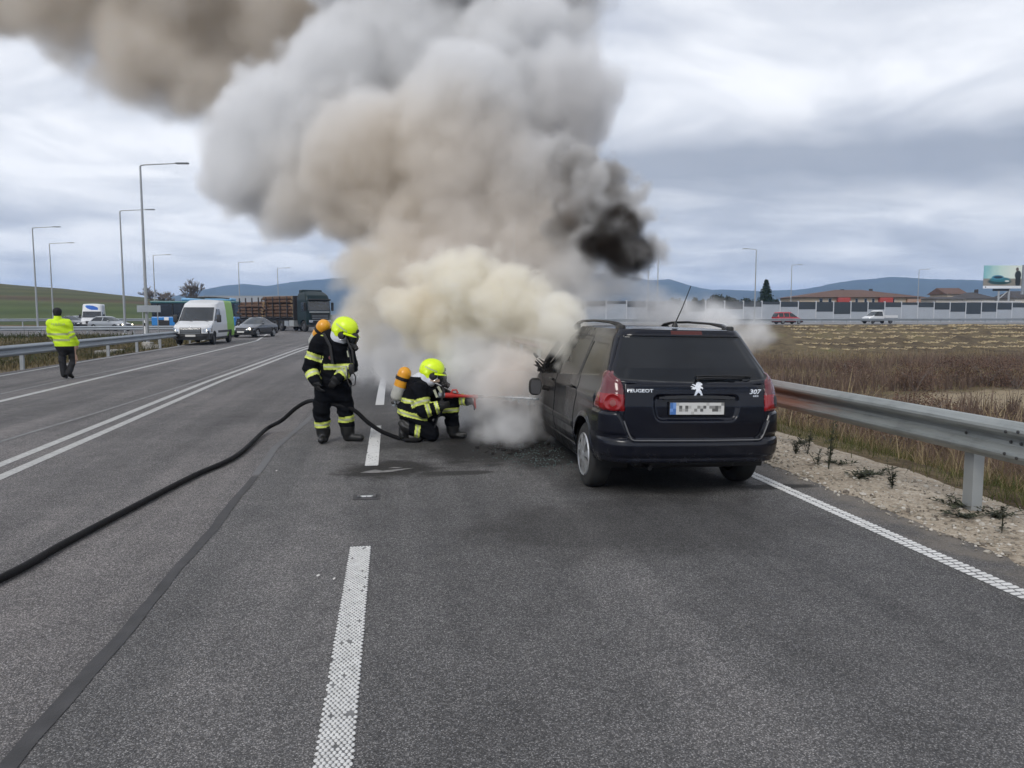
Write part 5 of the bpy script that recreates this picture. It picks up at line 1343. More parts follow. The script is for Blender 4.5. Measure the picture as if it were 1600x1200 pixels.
# red people carrier and white pickup on the highway (facing left along the wall)
def on_highway(s, t): p = hwy(s, t, .24); return p
Tm = car_T([(.2, .80), (.45, .88), (.8, .88), (1.0, .84), (1.3, .74), (1.66, .64)], [(.2, -2.05), (.5, -2.12), (1.0, -2.08), (1.3, -2.0), (1.66, -1.8)], [(.2, 2.1), (.45, 2.15), (.7, 2.1), (.85, 1.6), (1.0, 1.25), (1.3, .85), (1.66, .35)], rr=.2, rf=.4)
def regm(x, y, z, rf):
    ax = np.abs(x); i = np.zeros_like(x, int); gh = (z > 1.0) & (z < 1.52) & ~rf; yf = lerp_np(z, [1.0, 1.3, 1.66], [1.25, .85, .35])
    i = np.where(gh & (ax > .6) & (y < yf - .2) & (y > -1.85) & (np.abs(y + .2) > .06) & (np.abs(y + 1.1) > .06), 1, i)
    i = np.where(gh & (y > yf - .18) & (ax < .72), 2, i); i = np.where(gh & (y < -1.85) & (ax < .66), 3, i); i = np.where(z < .38, 4, i)
    i = np.where((z > .6) & (z < .78) & (y > 1.8) & (ax > .5), 5, i); i = np.where((z > .75) & (z < 1.1) & (y < -1.95) & (ax > .62), 7, i); return i
nmm = {0: ('body', M['car_red']), 1: ('side_window', M['dark_glass']), 2: ('windscreen', M['glass_blue']), 3: ('rear_window', M['dark_glass']), 4: ('sill', M['bumper_grey']), 5: ('headlight', M['chrome']), 7: ('tail_light', M['red_lens'])}
p = on_highway(11.6, -14.5)
mpv, _, _ = vehicle('people_carrier', 'red people carrier driving right on the highway before the noise barrier', 'car', p, HWY_ANG - PI / 2, Tm, .2, 1.66, regm, nmm, [(1.3, 0), (-1.25, 0)], .31, .2, M['rim_silver'], 5, L=4.3, crown=.05)
p = on_highway(26.6, -14.5)
Tp = car_T([(.3, .85), (.6, .93), (1.1, .93), (1.3, .88), (1.9, .72)], [(.3, -.6), (1.9, -.45)], [(.3, 2.2), (.5, 2.25), (.85, 2.2), (1.05, 1.7), (1.15, 1.4), (1.9, .55)], rr=.1, rf=.4)
def regp(x, y, z, rf):
    ax = np.abs(x); i = np.zeros_like(x, int); gh = (z > 1.12) & (z < 1.78) & ~rf; yf = lerp_np(z, [1.05, 1.15, 1.9], [1.7, 1.4, .55])
    i = np.where(gh & (ax > .68) & (y < yf - .22) & (y > -.25), 1, i); i = np.where(gh & (y > yf - .18) & (ax < .76), 2, i); i = np.where(gh & (y < -.3) & (ax < .6), 3, i); i = np.where(z < .45, 4, i); i = np.where((z > .7) & (z < .9) & (y > 1.9) & (ax > .5), 5, i); return i
nmp = dict(nmm); nmp[0] = ('cab', M['car_white'])
pk, _, _ = vehicle('pickup_truck', 'small white pickup truck with flat bed driving left before the noise barrier', 'pickup', p, HWY_ANG + PI / 2, Tp, .3, 1.9, regp, nmp, [(1.45, 0), (-1.6, 0)], .33, .2, M['rim_grey'], 0, L=2.8, crown=.05)
MB().box((-.95, -2.75, .75), (.95, -.62, .83)).build('bed_floor', M['bumper_grey'], pk)
for s in (-1, 1): MB().box((s * .95 - .02, -2.75, .833), (s * .95 + .02, -.62, 1.22)).build('drop_side', M['car_white'], pk)
MB().box((-.93, -2.77, .833), (.93, -2.73, 1.22)).build('tailgate', M['car_white'], pk)
# ================================================================ THE BURNING ESTATE CAR
CARX, CARY = 2.725, 6.50
def burnt_paint():
    """dark navy paint; soot and bare scorched metal toward the burning front"""
    m = bpy.data.materials.new('navy_car_paint'); m.use_nodes = True
    nt = m.node_tree; b = nt.nodes['Principled BSDF']
    tc = N(nt, 'ShaderNodeTexCoord').outputs['Object']; se = N(nt, 'ShaderNodeSeparateXYZ', {0: tc})
    n = NOISE(nt, tc, 3.0, 6.0, 0.65, .4); n2 = NOISE(nt, tc, 11.0, 5.0, .65)
    y = MATH(nt, 'ADD', se.outputs['Y'], MATH(nt, 'MULTIPLY_ADD', n, 1.6, -0.8))
    f = MAPR(nt, y, 2.2, 3.4, 0.0, 1.0, True)
    soot = MAPR(nt, y, 0.7, 2.2, 0.0, 0.75, True)
    base = (0.0032, 0.0042, 0.0095)
    c = MIXC(nt, soot, base, (0.0075, 0.0072, 0.0065))
    c = MIXC(nt, f, c, RAMP(nt, n2, [(0.3, (0.02, 0.018, 0.017)), (0.55, (0.06, 0.055, 0.052)), (0.75, (0.16, 0.145, 0.135))]))
    dust = MATH(nt, 'MULTIPLY', MAPR(nt, se.outputs['Z'], 0.2, 0.75, 0.5, 0.0, True), MAPR(nt, n2, .35, .7))
    c = MIXC(nt, MATH(nt, 'MULTIPLY', dust, .35), c, (0.07, 0.065, 0.06))
    nt.links.new(c, b.inputs['Base Color'])
    r = MATH(nt, 'ADD', MATH(nt, 'MULTIPLY', soot, 0.25), MATH(nt, 'MULTIPLY_ADD', f, 0.35, 0.16))
    r = MATH(nt, 'ADD', r, MATH(nt, 'MULTIPLY', dust, .5), clamp=True)
    nt.links.new(r, b.inputs['Roughness']); nt.links.new(MAPR(nt, soot, 0, .7, .36, .16), b.inputs['Specular IOR Level'])
    nt.links.new(MAPR(nt, soot, 0, .7, .15, 0.0), b.inputs['Coat Weight']); b.inputs['Coat Roughness'].default_value = .06
    bp = N(nt, 'ShaderNodeBump', {'Height': n2, 'Strength': MATH(nt, 'MULTIPLY_ADD', f, .5, .015), 'Distance': .02}); nt.links.new(bp.outputs[0], b.inputs['Normal'])
    return m
M['navy'] = burnt_paint()
def sooty_glass(name, soot):
    m = bpy.data.materials.new(name); m.use_nodes = True
    nt = m.node_tree; b = nt.nodes['Principled BSDF']; tc = N(nt, 'ShaderNodeTexCoord').outputs['Object']
    n = NOISE(nt, VMATH(nt, 'MULTIPLY', tc, (1, 1, .6)), 2.2, 5.0, .6, .6)
    nt.links.new(RAMP(nt, n, [(.3, tuple(.5 * s for s in soot)), (.7, tuple(1.6 * s for s in soot))]), b.inputs['Base Color'])
    nt.links.new(MAPR(nt, n, .3, .7, .04, .14), b.inputs['Roughness']); b.inputs['Specular IOR Level'].default_value = .42
    return m
M['rear_glass'] = sooty_glass('smoke_filled_glass', (.006, .0075, .010))
M['side_glass'] = sooty_glass('sooty_side_glass', (.014, .012, .008))
M['trim'] = mat('black_trim', (.009, .009, .0095), .45, vary=.2)
M['char'] = mat('charred_metal', (.02, .018, .017), .85, vary=.5, vscale=12, bump=.6, bscale=40)
M['lens_low'] = mat('bright_red_lens', (.25, .005, .008), .12, coat=.5)
M['lens_up'] = mat('pale_red_lens', (.11, .014, .020), .14, coat=.5)
M['lens_grey'] = mat('grey_lamp_bowl', (.22, .06, .055), .25)
M['lens_smoke'] = mat('smoked_lens', (.075, .014, .011), .25)
M['badge'] = mat('badge_chrome', (.82, .83, .84), .22, .9)
M['cover'] = mat('wheel_cover', (.52, .53, .54), .34, .7, vary=.1, vscale=20)
hwz = ([.18, .30, .42, .60, .78, .92, 1.02, 1.09, 1.20, 1.35, 1.47, 1.545], [.76, .815, .862, .872, .862, .846, .825, .806, .765, .705, .652, .60])
yrz = ([.18, .30, .40, .51, .55, .565, .70, .86, 1.0, 1.065, 1.20, 1.35, 1.47, 1.50, 1.525, 1.545], [.10, .045, .010, .0, .012, .052, .055, .062, .085, .105, .195, .325, .425, .43, .44, .455])
yfz = ([.18, .35, .55, .66, .74, .84, .94, 1.0, 1.10, 1.30, 1.45, 1.545], [4.32, 4.42, 4.42, 4.36, 4.18, 3.85, 3.55, 3.40, 3.22, 2.86, 2.58, 2.38])
def hero_T(z):
    hw = float(np.interp(z, *hwz))
    return dict(hw=hw, yr=float(np.interp(z, *yrz)), yf=float(np.interp(z, *yfz)), rr=float(np.interp(z, [.2, .6, .62, .9, 1.1, 1.5], [.26, .25, .20, .19, .18, .16])), rf=min(.42, hw * .7))
zs = np.concatenate([np.arange(.18, .50, .009), np.arange(.50, 1.545, .007), [1.545]])
G, nz = shell(hero_T, zs, ns=470, nc=44, nr=190, nf=60, roof=40, crown=.022, bulge_r=.055, bulge_f=.18, barrel=.010)
Nn = grid_normals(G)
# orient normals outwards
cen = np.array([0, 2.2, .8]); sgn = np.sign(((G - cen) * Nn).sum(-1, keepdims=True).mean()); Nn = Nn * sgn
x, y, z = G[..., 0], G[..., 1], G[..., 2]; ax = np.abs(x); rowi = np.arange(G.shape[0])[:, None]; isroof = (rowi >= nz) & np.ones_like(x, bool)
sm = lambda a, b, v: smooth(a, b, v)
def sd_round(u, v, cu, cv, hu, hv, r):
    """signed distance to a rounded rectangle (negative inside)"""
    du = np.abs(u - cu) - (hu - r); dv = np.abs(v - cv) - (hv - r)
    return np.hypot(np.maximum(du, 0), np.maximum(dv, 0)) + np.minimum(np.maximum(du, dv), 0) - r
WY = (.81, 3.52); WR = .315
def fields(x, y, z):
    ax = np.abs(x); F_ = {}
    rear = (y < np.interp(z, *yrz) + .215)
    # rear window: width shrinks upwards, rounded corners
    hwg = np.interp(z, [1.06, 1.12, 1.5], [.755, .748, .570])
    zlo = 1.070 + .03 * (ax / .75) ** 2
    d1 = ax - hwg; d2 = zlo - z; d3 = z - 1.487
    k = .055; dd = np.maximum(np.maximum(d1, d3), d2); cz = np.hypot(np.maximum(d1 + k, 0), np.maximum(d2 + k, 0)) - k; dd = np.where((d1 > -k) & (d2 > -k), cz, dd)
    F_['rwin'] = np.where(rear, dd, 1)
    # bumper top line
    zb = .553 + .258 * sm(.60, .745, ax + .0 * y)
    zb = np.where(~rear, .811, zb)
    F_['bump'] = np.where(y < .50, z - zb, 1)
    # tail lamps
    inner = np.interp(z, [.80, .95, 1.08, 1.16], [.672, .672, .692, .735]); ylim = np.interp(z, [.82, .95, 1.05, 1.16], [.455, .40, .31, .17])
    F_['lamp'] = np.maximum.reduce([inner - ax, .816 - z, z - 1.163 + .0 * x, np.where(rear, -1, y - ylim), np.where(y < .6, -1, 1)])
    # tailgate outline
    wt = np.interp(z, [.55, .61, .72, 1.05], [.55, .63, .672, .672])
    F_['gate'] = np.where(rear, np.maximum(ax - wt, .556 - z), 1)
    F_['gate'] = np.where(z > 1.055, np.where(rear, np.where(z > 1.487, np.maximum(ax - .60, z - 1.54), F_['rwin'] - .03), 1), F_['gate'])
    F_['plate'] = np.where(rear, sd_round(x, z, 0, .845, .405 - .25 * np.clip(.845 - z, 0, .2), .115, .05), 1)
    F_['brk'] = np.where(rear & (z > 1.49), np.maximum(np.abs(x - .02) - .155, np.abs(z - 1.520) - .016), 1)
    side = ax > np.interp(z, hwz[0], hwz[1]) * .93
    zbelt = 1.088 - .068 * (y - .8); ztop = 1.42 - .02 * np.abs(y - 1.6); 
    yA = np.interp(z, [.95, 1.1, 1.3, 1.45], [3.15, 2.98, 2.62, 2.38])
    F_['qwin'] = np.where(side, np.maximum(sd_round(y, z, .86 + .08 * (z - 1.1), (zbelt + ztop) / 2, .345 - .12 * (z - 1.09), (ztop - zbelt) / 2, .04), 0 * z - 1), 1)
    F_['rdwin'] = np.where(side, sd_round(y, z, 1.70, (zbelt + ztop) / 2, .415, (ztop - zbelt) / 2, .03), 1)
    F_['fdwin'] = np.where(side, np.maximum.reduce([2.235 - y, y - yA + .02, zbelt + .005 - z, z - ztop]), 1)
    arch = np.hypot(y - WY[0], z - WR); archf = np.hypot(y - WY[1], z - WR)
    F_['arch'] = np.where(side, np.minimum(arch, archf), 9)
    yb = np.where(z < .60, np.maximum(1.245, WY[0] + np.sqrt(np.maximum(0, .425 ** 2 - (z - WR) ** 2))), 1.245 - .09 * sm(.60, .95, z)); yb = np.where(z > 1.05, 1.235, yb)
    F_['rdoor'] = np.where(side, np.maximum.reduce([yb - y, y - 2.17, .335 - z, z - 1.455]), 1)
    F_['fdoor'] = np.where(side, np.maximum.reduce([2.18 - y, y - np.minimum(3.16, yA + .05), .335 - z, z - 1.455]), 1)
    F_['mould'] = np.where(side, np.maximum.reduce([1.27 - y, y - 3.10, np.abs(z - .535) - .034]), 1)
    F_['wscreen'] = np.where((y > np.interp(z, yfz[0], yfz[1]) - .25 - .12) & (z > .99) & (z < 1.47), ax - np.interp(z, [1, 1.47], [.70, .56]), 1)
    F_['rear'] = rear; F_['side'] = side
    return F_
F0 = fields(x, y, z)
h = np.zeros_like(x)
def groove(d, w=.0045, depth=.011): return -depth * np.exp(-(d / w) ** 2)
nr_ = ~isroof
h += np.where(nr_ & (z < 1.48), groove(F0['gate']) * (F0['rwin'] > .02), 0)
LC = [np.array([s * .775, .13, .885]) for s in (-1, 1)]
dL = [np.sqrt(((G - c) ** 2).sum(-1)) for c in LC]
h += np.where(nr_ & (F0['bump'] < .03), groove(F0['bump'], .004, .010), 0)
h += np.where(nr_, groove(np.where(np.abs(F0['rdoor']) < .05, F0['rdoor'], 1)) + groove(np.where(np.abs(F0['fdoor']) < .05, F0['fdoor'], 1)), 0)
h += np.where(nr_, .012 * sm(.0, -.02, F0['lamp']) + .010 * sm(0, -.06, F0['lamp']), 0)
h += np.where(nr_ & (F0['lamp'] < 0), .009 * np.exp(-((dL[0] - .080) / .007) ** 2) - .010 * sm(.074, .05, dL[0]), 0)
h += np.where(nr_, .014 * sm(.0, -.03, F0['bump']) * sm(.30, .36, z), 0)                       # bumper stands proud
h += np.where(nr_ & (F0['bump'] < 0) & F0['rear'], -.012 * np.exp(-((z - .40) / .014) ** 2), 0)   # crease line in the bumper
h += np.where(nr_ & (F0['bump'] < 0) & F0['rear'] & (z < .36), -.03, 0)
h += np.where(nr_, -.028 * sm(.012, -.02, F0['plate']), 0)                                      # plate recess
h += np.where(nr_, .013 * sm(.0, -.012, F0['mould']), 0)
h += np.where(nr_ & F0['side'], .016 * np.exp(-((F0['arch'] - .375) / .022) ** 2), 0)            # arch lips
for kk in ('rwin',): h += np.where(nr_, -.006 * sm(.0, -.01, F0[kk]), 0)
for kk in ('qwin', 'rdwin', 'fdwin'): h += np.where(nr_, -.007 * sm(.0, -.01, F0[kk]), 0)
h += np.where(nr_ & F0['side'] & (y > .5) & (y < 3.9), .012 * np.exp(-((z - .90) / .035) ** 2) + .006 * sm(.40, .30, z), 0)   # shoulder line
h += np.where(nr_ & F0['rear'] & (F0['gate'] < 0), .010 * np.exp(-((z - 1.045) / .03) ** 2) * sm(.66, .55, ax), 0)
# heat buckling of the front panels
bk = sm(2.5, 3.6, y) ; h += bk * (.018 * vnoise(y * 3 + x, z * 4 + x * .6, 2.2) - .008)
G2 = G + Nn * h[..., None]
Cc = fc(G); xc, yc, zc = Cc[..., 0], Cc[..., 1], Cc[..., 2]; Fc = fields(xc, yc, zc); rfc = np.arange(Cc.shape[0])[:, None] >= nz - 1
ids = np.zeros(xc.shape, int)
S = ~rfc
ids = np.where(rfc, 20, ids)
ids = np.where(S & (Fc['gate'] < 0), 1, ids)
ids = np.where(S & (Fc['rdoor'] < 0), np.where(xc < 0, 2, 3), ids)
ids = np.where(S & (Fc['fdoor'] < 0), np.where(xc < 0, 4, 5), ids)
ids = np.where(S & (Fc['bump'] < 0), 6, ids); ids = np.where(S & (Fc['bump'] < 0) & (zc < .345), 7, ids)
ids = np.where(S & (Fc['lamp'] < 0), np.where(xc < 0, 8, 9), ids)
dLc = [np.sqrt(((Cc - c) ** 2).sum(-1)) for c in LC]
ids = np.where(S & (Fc['lamp'] < 0) & (np.hypot((xc - .785) / .028, (zc - .90) / .055) < 1) & (xc > 0), 24, ids)
low = zc < .965 - .02 * (np.abs(xc) - .7)
ids = np.where(S & (Fc['lamp'] < 0) & low, np.where(xc < 0, 10, np.where(ids == 24, 24, 11)), ids)
ids = np.where(S & (Fc['lamp'] < 0) & (dLc[0] < .034), 23, ids)
ids = np.where(S & (Fc['rwin'] < 0), 12, ids)
ids = np.where(S & (Fc['qwin'] < 0), np.where(xc < 0, 13, 14), ids)
ids = np.where(S & (Fc['rdwin'] < 0), np.where(xc < 0, 15, 16), ids)
ids = np.where(S & (Fc['fdwin'] < 0), np.where(xc < 0, -1, 22), ids)
ids = np.where(S & (Fc['wscreen'] < 0) & (yc > 2), 21, ids)
ids = np.where(S & (Fc['mould'] < 0), np.where(xc < 0, 17, 18), ids)
ids = np.where(S & (Fc['brk'] < 0), 19, ids)
# burnt hole in the upper corner of the rear door glass
ids = np.where(S & (ids == 15) & (yc > 1.86 + .05 * np.sin(zc * 31)) & (zc > 1.17 + .04 * np.sin(yc * 27) + .02 * np.sin(yc * 63)), -1, ids)
ids = np.where(S & (Fc['arch'] < .362), -1, ids)
ids = np.where(S & (ids == 7) & (yc < .62) & (zc < .335), -1, ids)
car = empty('burning_car', (CARX, CARY, 0), 0); tag(car, 'dark navy estate car with its front on fire, pouring smoke from the windows', 'car')
car.rotation_euler = (0, R(1.1), 0)
gate = empty('tailgate', (0, 0, 0)); gate.parent = car
dl = {k: empty('door', (0, 0, 0)) for k in ('rl', 'rr', 'fl', 'fr')}
for k, o in dl.items(): o.parent = car
dl['fl']['label'] = 'scorched front door with burnt out window'
lampL = empty('tail_light', (0, 0, 0)); lampL.parent = car; lampR = empty('tail_light', (0, 0, 0)); lampR.parent = car
P5 = split_shell(G2, ids, {
    0: ('body', M['navy']), 20: ('roof', M['navy']), 1: ('tailgate_skin', M['navy'], gate), 2: ('door_skin', M['navy'], dl['rl']), 3: ('door_skin', M['navy'], dl['rr']), 4: ('door_skin', M['navy'], dl['fl']), 5: ('door_skin', M['navy'], dl['fr']),
    6: ('rear_bumper', M['navy']), 7: ('bumper_valance', M['trim']), 8: ('upper_lens', M['lens_up'], lampL), 9: ('upper_lens', M['lens_up'], lampR), 10: ('lower_lens', M['lens_low'], lampL), 11: ('lower_lens', M['lens_low'], lampR),
    12: ('rear_window', M['rear_glass'], gate), 13: ('quarter_window', M['side_glass']), 14: ('quarter_window', M['side_glass']), 15: ('side_window', M['side_glass'], dl['rl']), 16: ('side_window', M['side_glass'], dl['rr']),
    21: ('windscreen', M['rear_glass']), 22: ('side_window', M['side_glass'], dl['fr']), 23: ('lamp_bowl', M['lens_grey'], lampL), 24: ('lamp_bowl', M['trim'], lampR), 17: ('side_moulding', M['trim']), 18: ('side_moulding', M['trim']), 19: ('high_brake_light', M['lens_smoke'], gate)}, car)
def rear_y(xx, zz):
    """y of the tailgate surface at (x, z)"""
    t = hero_T(zz); return t['yr'] + .055 * (xx / t['hw']) ** 2
# bright lip on the bumper's loading edge
pts = [(xx, rear_y(xx, .553) - .012, .553 + .258 * float(smooth(.60, .745, abs(xx))) + .006) for xx in np.linspace(-.69, .69, 60)]
MB().tube(pts, [.006] * len(pts), 6).build('bumper_lip', mat('worn_bumper_edge', (.16, .16, .165), .3, .3), car, True)
# window surrounds
def frame_tube(name, pts, r, mt, parent): return MB().tube(pts, r, 6).build(name, mt, parent, True)
# number plate, recess trim and handle strip
npl = empty('number_plate', (0, rear_y(0, .845) + .012, .842)); npl.parent = gate
MB().box((-.268, -.004, -.062), (.268, .012, .062), .006).build('plate_frame', M['trim'], npl)
MB().box((-.258, -.0075, -.054), (.258, -.005, .054)).build('plate_face', M['plate'], npl)
plate_blue = mat('plate_blue', (.06, .16, .42), .5); pl_b2 = mat('plate_blue_pale', (.16, .30, .62), .5); g1 = mat('plate_grey_dark', (.10, .10, .095), .5); g2 = mat('plate_grey_mid', (.24, .24, .23), .5); g3 = mat('plate_grey_pale', (.46, .46, .44), .5)
mb = MB(); cw = .516 / 18
def cell(i, j, k): mb.mi = k; mb.box((-.258 + i * cw, -.0085, .054 - (j + 1) * .027), (-.258 + (i + 1) * cw, -.0078, .054 - j * .027))
for j in range(4): cell(0, j, 1 if j == 2 else 0); cell(1, j, 1 if j in (0, 1) else 0)
for (i, j, k) in [(3, 1, 2), (3, 2, 3), (5, 1, 2), (5, 2, 3), (6, 1, 4), (4, 2, 4), (8, 2, 3), (9, 1, 3), (10, 2, 2), (10, 1, 4), (11, 1, 2), (13, 1, 3), (14, 1, 3), (14, 2, 2), (15, 1, 2), (15, 2, 2), (16, 1, 3), (16, 2, 4), (17, 0, 3), (7, 3, 4), (12, 0, 4), (2, 0, 4)]: cell(i, j, k)
mb.build('plate_print', [plate_blue, pl_b2, g1, g2, g3], npl)['kind'] = 'stuff'
pts = [(xx, rear_y(xx, .945) - .018, .948 - .010 * (xx / .36) ** 2) for xx in np.linspace(-.362, .362, 30)]
mb = MB()
for i in range(len(pts) - 1):
    a, b = Vector(pts[i]), Vector(pts[i + 1]); e = .014 * (1 if 1 < i < 27 else .6)
    mb.add([a + Vector((0, 0, -e)), b + Vector((0, 0, -e)), b + Vector((0, 0, e)), a + Vector((0, 0, e)), a + Vector((0, .03, -e)), b + Vector((0, .03, -e)), b + Vector((0, .03, e)), a + Vector((0, .03, e))], [(0, 1, 2, 3), (3, 2, 6, 7), (0, 4, 5, 1)])
mb.build('grip_strip', mat('grey_grip', (.045, .047, .052), .3, .2), gate, True)
# wiper lying on the glass
def on_glass(xx, zz, out=.012): return Vector((xx, rear_y(xx, zz) - out, zz))
MB().tube([on_glass(.02, 1.112, .024), on_glass(.2, 1.122, .022), on_glass(.48, 1.124, .02)], [.012, .008, .005], 6).build('wiper_arm', M['trim'], gate, True)
MB().tube([on_glass(.0, 1.13, .012), on_glass(.3, 1.138, .012), on_glass(.56, 1.130, .012)], .007, 5).build('wiper_blade', M['trim'], gate, True)
MB().lathe([(0, .02), (.016, .018), (.02, .001)], on_glass(.02, 1.108, .006), (0, -1, .1), 14).build('wiper_hub', M['trim'], gate, True)
# lettering and emblem
def lettering(txt, height, width, c, mt, parent, name, shear=0.0, thick=.10):
    cu = bpy.data.curves.new('lettering', 'FONT'); cu.body = txt; cu.size = 1.0; cu.extrude = .04; cu.offset = .018; cu.shear = shear; cu.align_x = 'CENTER'; cu.align_y = 'CENTER'; cu.resolution_u = 3
    tmp = bpy.data.objects.new('lettering', cu); COL.objects.link(tmp); dg = bpy.context.evaluated_depsgraph_get(); me = bpy.data.meshes.new_from_object(tmp.evaluated_get(dg)); bpy.data.objects.remove(tmp); me.name = name
    co = np.zeros(len(me.vertices) * 3, np.float32); me.vertices.foreach_get('co', co); co = co.reshape(-1, 3); w = np.ptp(co[:, 0]); hh = np.ptp(co[:, 1]); mid = (co.max(0) + co.min(0)) / 2
    px_ = (co[:, 0] - mid[0]) * width / w; pz = (co[:, 1] - mid[1]) * height / hh; d = (co[:, 2] - co[:, 2].min()) / max(1e-6, np.ptp(co[:, 2]))
    ys_ = np.array([rear_y(c[0] + a, c[1] + b) for a, b in zip(px_, pz)]) - .002 - .006 * d
    me.vertices.foreach_set('co', np.stack([c[0] + px_, ys_, c[1] + pz], -1).astype(np.float32).ravel()); me.update(); me.materials.clear(); me.materials.append(mt)
    return link(name, me, parent)
lettering('PEUGEOT', .030, .235, (-.530, 1.000), M['badge'], gate, 'lettering')
lettering('307', .042, .125, (.575, .994), M['badge'], gate, 'lettering', .3)
lettering('HDi', .017, .055, (.575, .955), M['badge'], gate, 'lettering', .15)
# rampant lion badge: body silhouette facing right, arms raised, tail up on the left
lion = [(.002, .060), (.016, .063), (.032, .058), (.044, .048), (.046, .038), (.034, .034), (.028, .030), (.036, .026), (.046, .020), (.050, .010), (.044, .004), (.040, .010), (.030, .012), (.022, .008), (.026, .000), (.034, -.012), (.036, -.022), (.040, -.030), (.044, -.042), (.040, -.052), (.024, -.056), (.018, -.050), (.026, -.044), (.024, -.034), (.016, -.026), (.008, -.022), (.000, -.028), (-.008, -.038), (-.014, -.048), (-.022, -.058), (-.040, -.056), (-.042, -.049), (-.030, -.046), (-.024, -.036), (-.020, -.024), (-.014, -.012), (-.010, .002), (-.014, .006), (-.028, .002), (-.040, .006), (-.050, .002), (-.046, .012), (-.036, .014), (-.046, .022), (-.056, .024), (-.050, .030), (-.034, .026), (-.022, .022), (-.016, .026), (-.028, .034), (-.044, .042), (-.034, .046), (-.018, .040), (-.010, .038), (-.008, .050)]
mb = MB(); cz_ = 1.012
from mathutils.geometry import tessellate_polygon
tri = tessellate_polygon([[Vector((a, b, 0)) for a, b in lion]]); nL = len(lion); sc_ = 1.12
fv = [Vector((a * sc_, rear_y(0, cz_ + b) - .010, cz_ + b * sc_)) for a, b in lion]; bv = [v + Vector((0, .009, 0)) for v in fv]
mb.add(fv + bv, [tuple(t) for t in tri] + [(i, (i + 1) % nL, nL + (i + 1) % nL, nL + i) for i in range(nL)]); mb.build('lion_badge', M['badge'], gate)
# roof rails and aerial
for s in (-1, 1):
    ctl = [(.53, .62, 1.528), (.535, .68, 1.555), (.54, .80, 1.585), (.54, 1.1, 1.605), (.54, 1.7, 1.615), (.54, 2.2, 1.605), (.535, 2.42, 1.58), (.53, 2.52, 1.545)]
    mb = MB(); nseg = len(ctl)
    wv = [.030, .030, .028, .024, .024, .024, .028, .03]; hv = [.010, .020, .022, .014, .014, .014, .02, .01]
    rings = []
    for (xx, yy, zz), w_, h_ in zip(ctl, wv, hv):
        b0 = len(mb.v)
        for kq in range(10):
            a = 2 * PI * kq / 10; mb.v.append((s * xx + w_ * math.cos(a), yy, zz + h_ * math.sin(a)))
        rings.append(b0)
    for a, b in zip(rings, rings[1:]):
        for kq in range(10): mb.f.append((a + kq, a + (kq + 1) % 10, b + (kq + 1) % 10, b + kq)); mb.m.append(0)
    mb.f.append(tuple(rings[0] + q_ for q_ in range(10))); mb.m.append(0)
    mb.build('roof_rail', M['trim'] if s < 0 else M['navy'], car, True, 60)
    MB().box((s * .55 - .026, .60, 1.50), (s * .55 + .026, .80, 1.585), .02).build('rail_foot', M['trim'], car, True)
    MB().box((s * .55 - .026, 2.36, 1.50), (s * .55 + .026, 2.52, 1.57), .02).build('rail_foot', M['trim'], car, True)
an = empty('aerial', (-.03, .62, 1.575)); an.parent = car
MB().lathe([(0, .032), (.018, .026), (.036, .012), (.045, .008)], (0, 0, 0), (0, -.25, 1), 14).build('aerial_base', M['trim'], an, True)
MB().tube([(0, -.01, .035), (.045, -.06, .18), (.10, -.12, .39)], [.006, .005, .0035], 6).build('aerial_rod', M['trim'], an, True)
# wheels, arches, underbody
for s in (-1, 1):
    for wy in WY:
        wz = WR - .016 * s * -1 * 0
        w = wheel(car, (s * (.855 - .105), wy, WR + s * .015), .317, .205, s, M['cover'] if wy < 2 else M['char'], M['rubber'] if wy < 2 else M['char'], n_sp=7, seg=48)
        m = MB(); xo, xi = s * .835, s * .53; arc = [(.395 * math.cos(a_), WR + .02 + .395 * math.sin(a_)) for a_ in np.linspace(-.25, PI + .25, 25)]
        m.add([(xo, wy + a_, b_) for a_, b_ in arc] + [(xi, wy + a_, b_) for a_, b_ in arc], [(i, i + 1, 26 + i, 25 + i) for i in range(24)] + [tuple(range(25, 50))]); m.build('wheel_arch_liner', M['trim'], car, True)
MB().box((-.50, .30, .25), (.50, 4.1, .36), .03).build('underbody', M['trim'], car)
MB().tube([(-.40, .14, .285), (-.40, .5, .29)], .022, 10).build('tail_pipe', M['trim'], car, True)
# cabin: seats and rear floor seen through the burnt window
MB().box((-.70, .5, .34), (.70, 3.3, .48)).build('cabin_floor', M['char'], car)
for s in (-.38, .38):
    mb = MB(); mb.box((s - .24, 1.9, .48), (s + .24, 2.45, .66), .06); mb.obox((s, 1.88, .95), (.23, 0, 0), (0, .06, 0), (0, -.10, .34)); mb.box((s - .12, 1.70, 1.24), (s + .12, 1.80, 1.40), .04); mb.build('seat', M['char'], car, True)['kind'] = 'thing'
MB().box((-.66, 2.95, .70), (.66, 3.3, 1.0), .06).build('dashboard', M['char'], car)
mb = MB(); mb.box((-.69, 1.05, .48), (.69, 1.2, 1.15), .05); mb.build('rear_bench', M['char'], car)
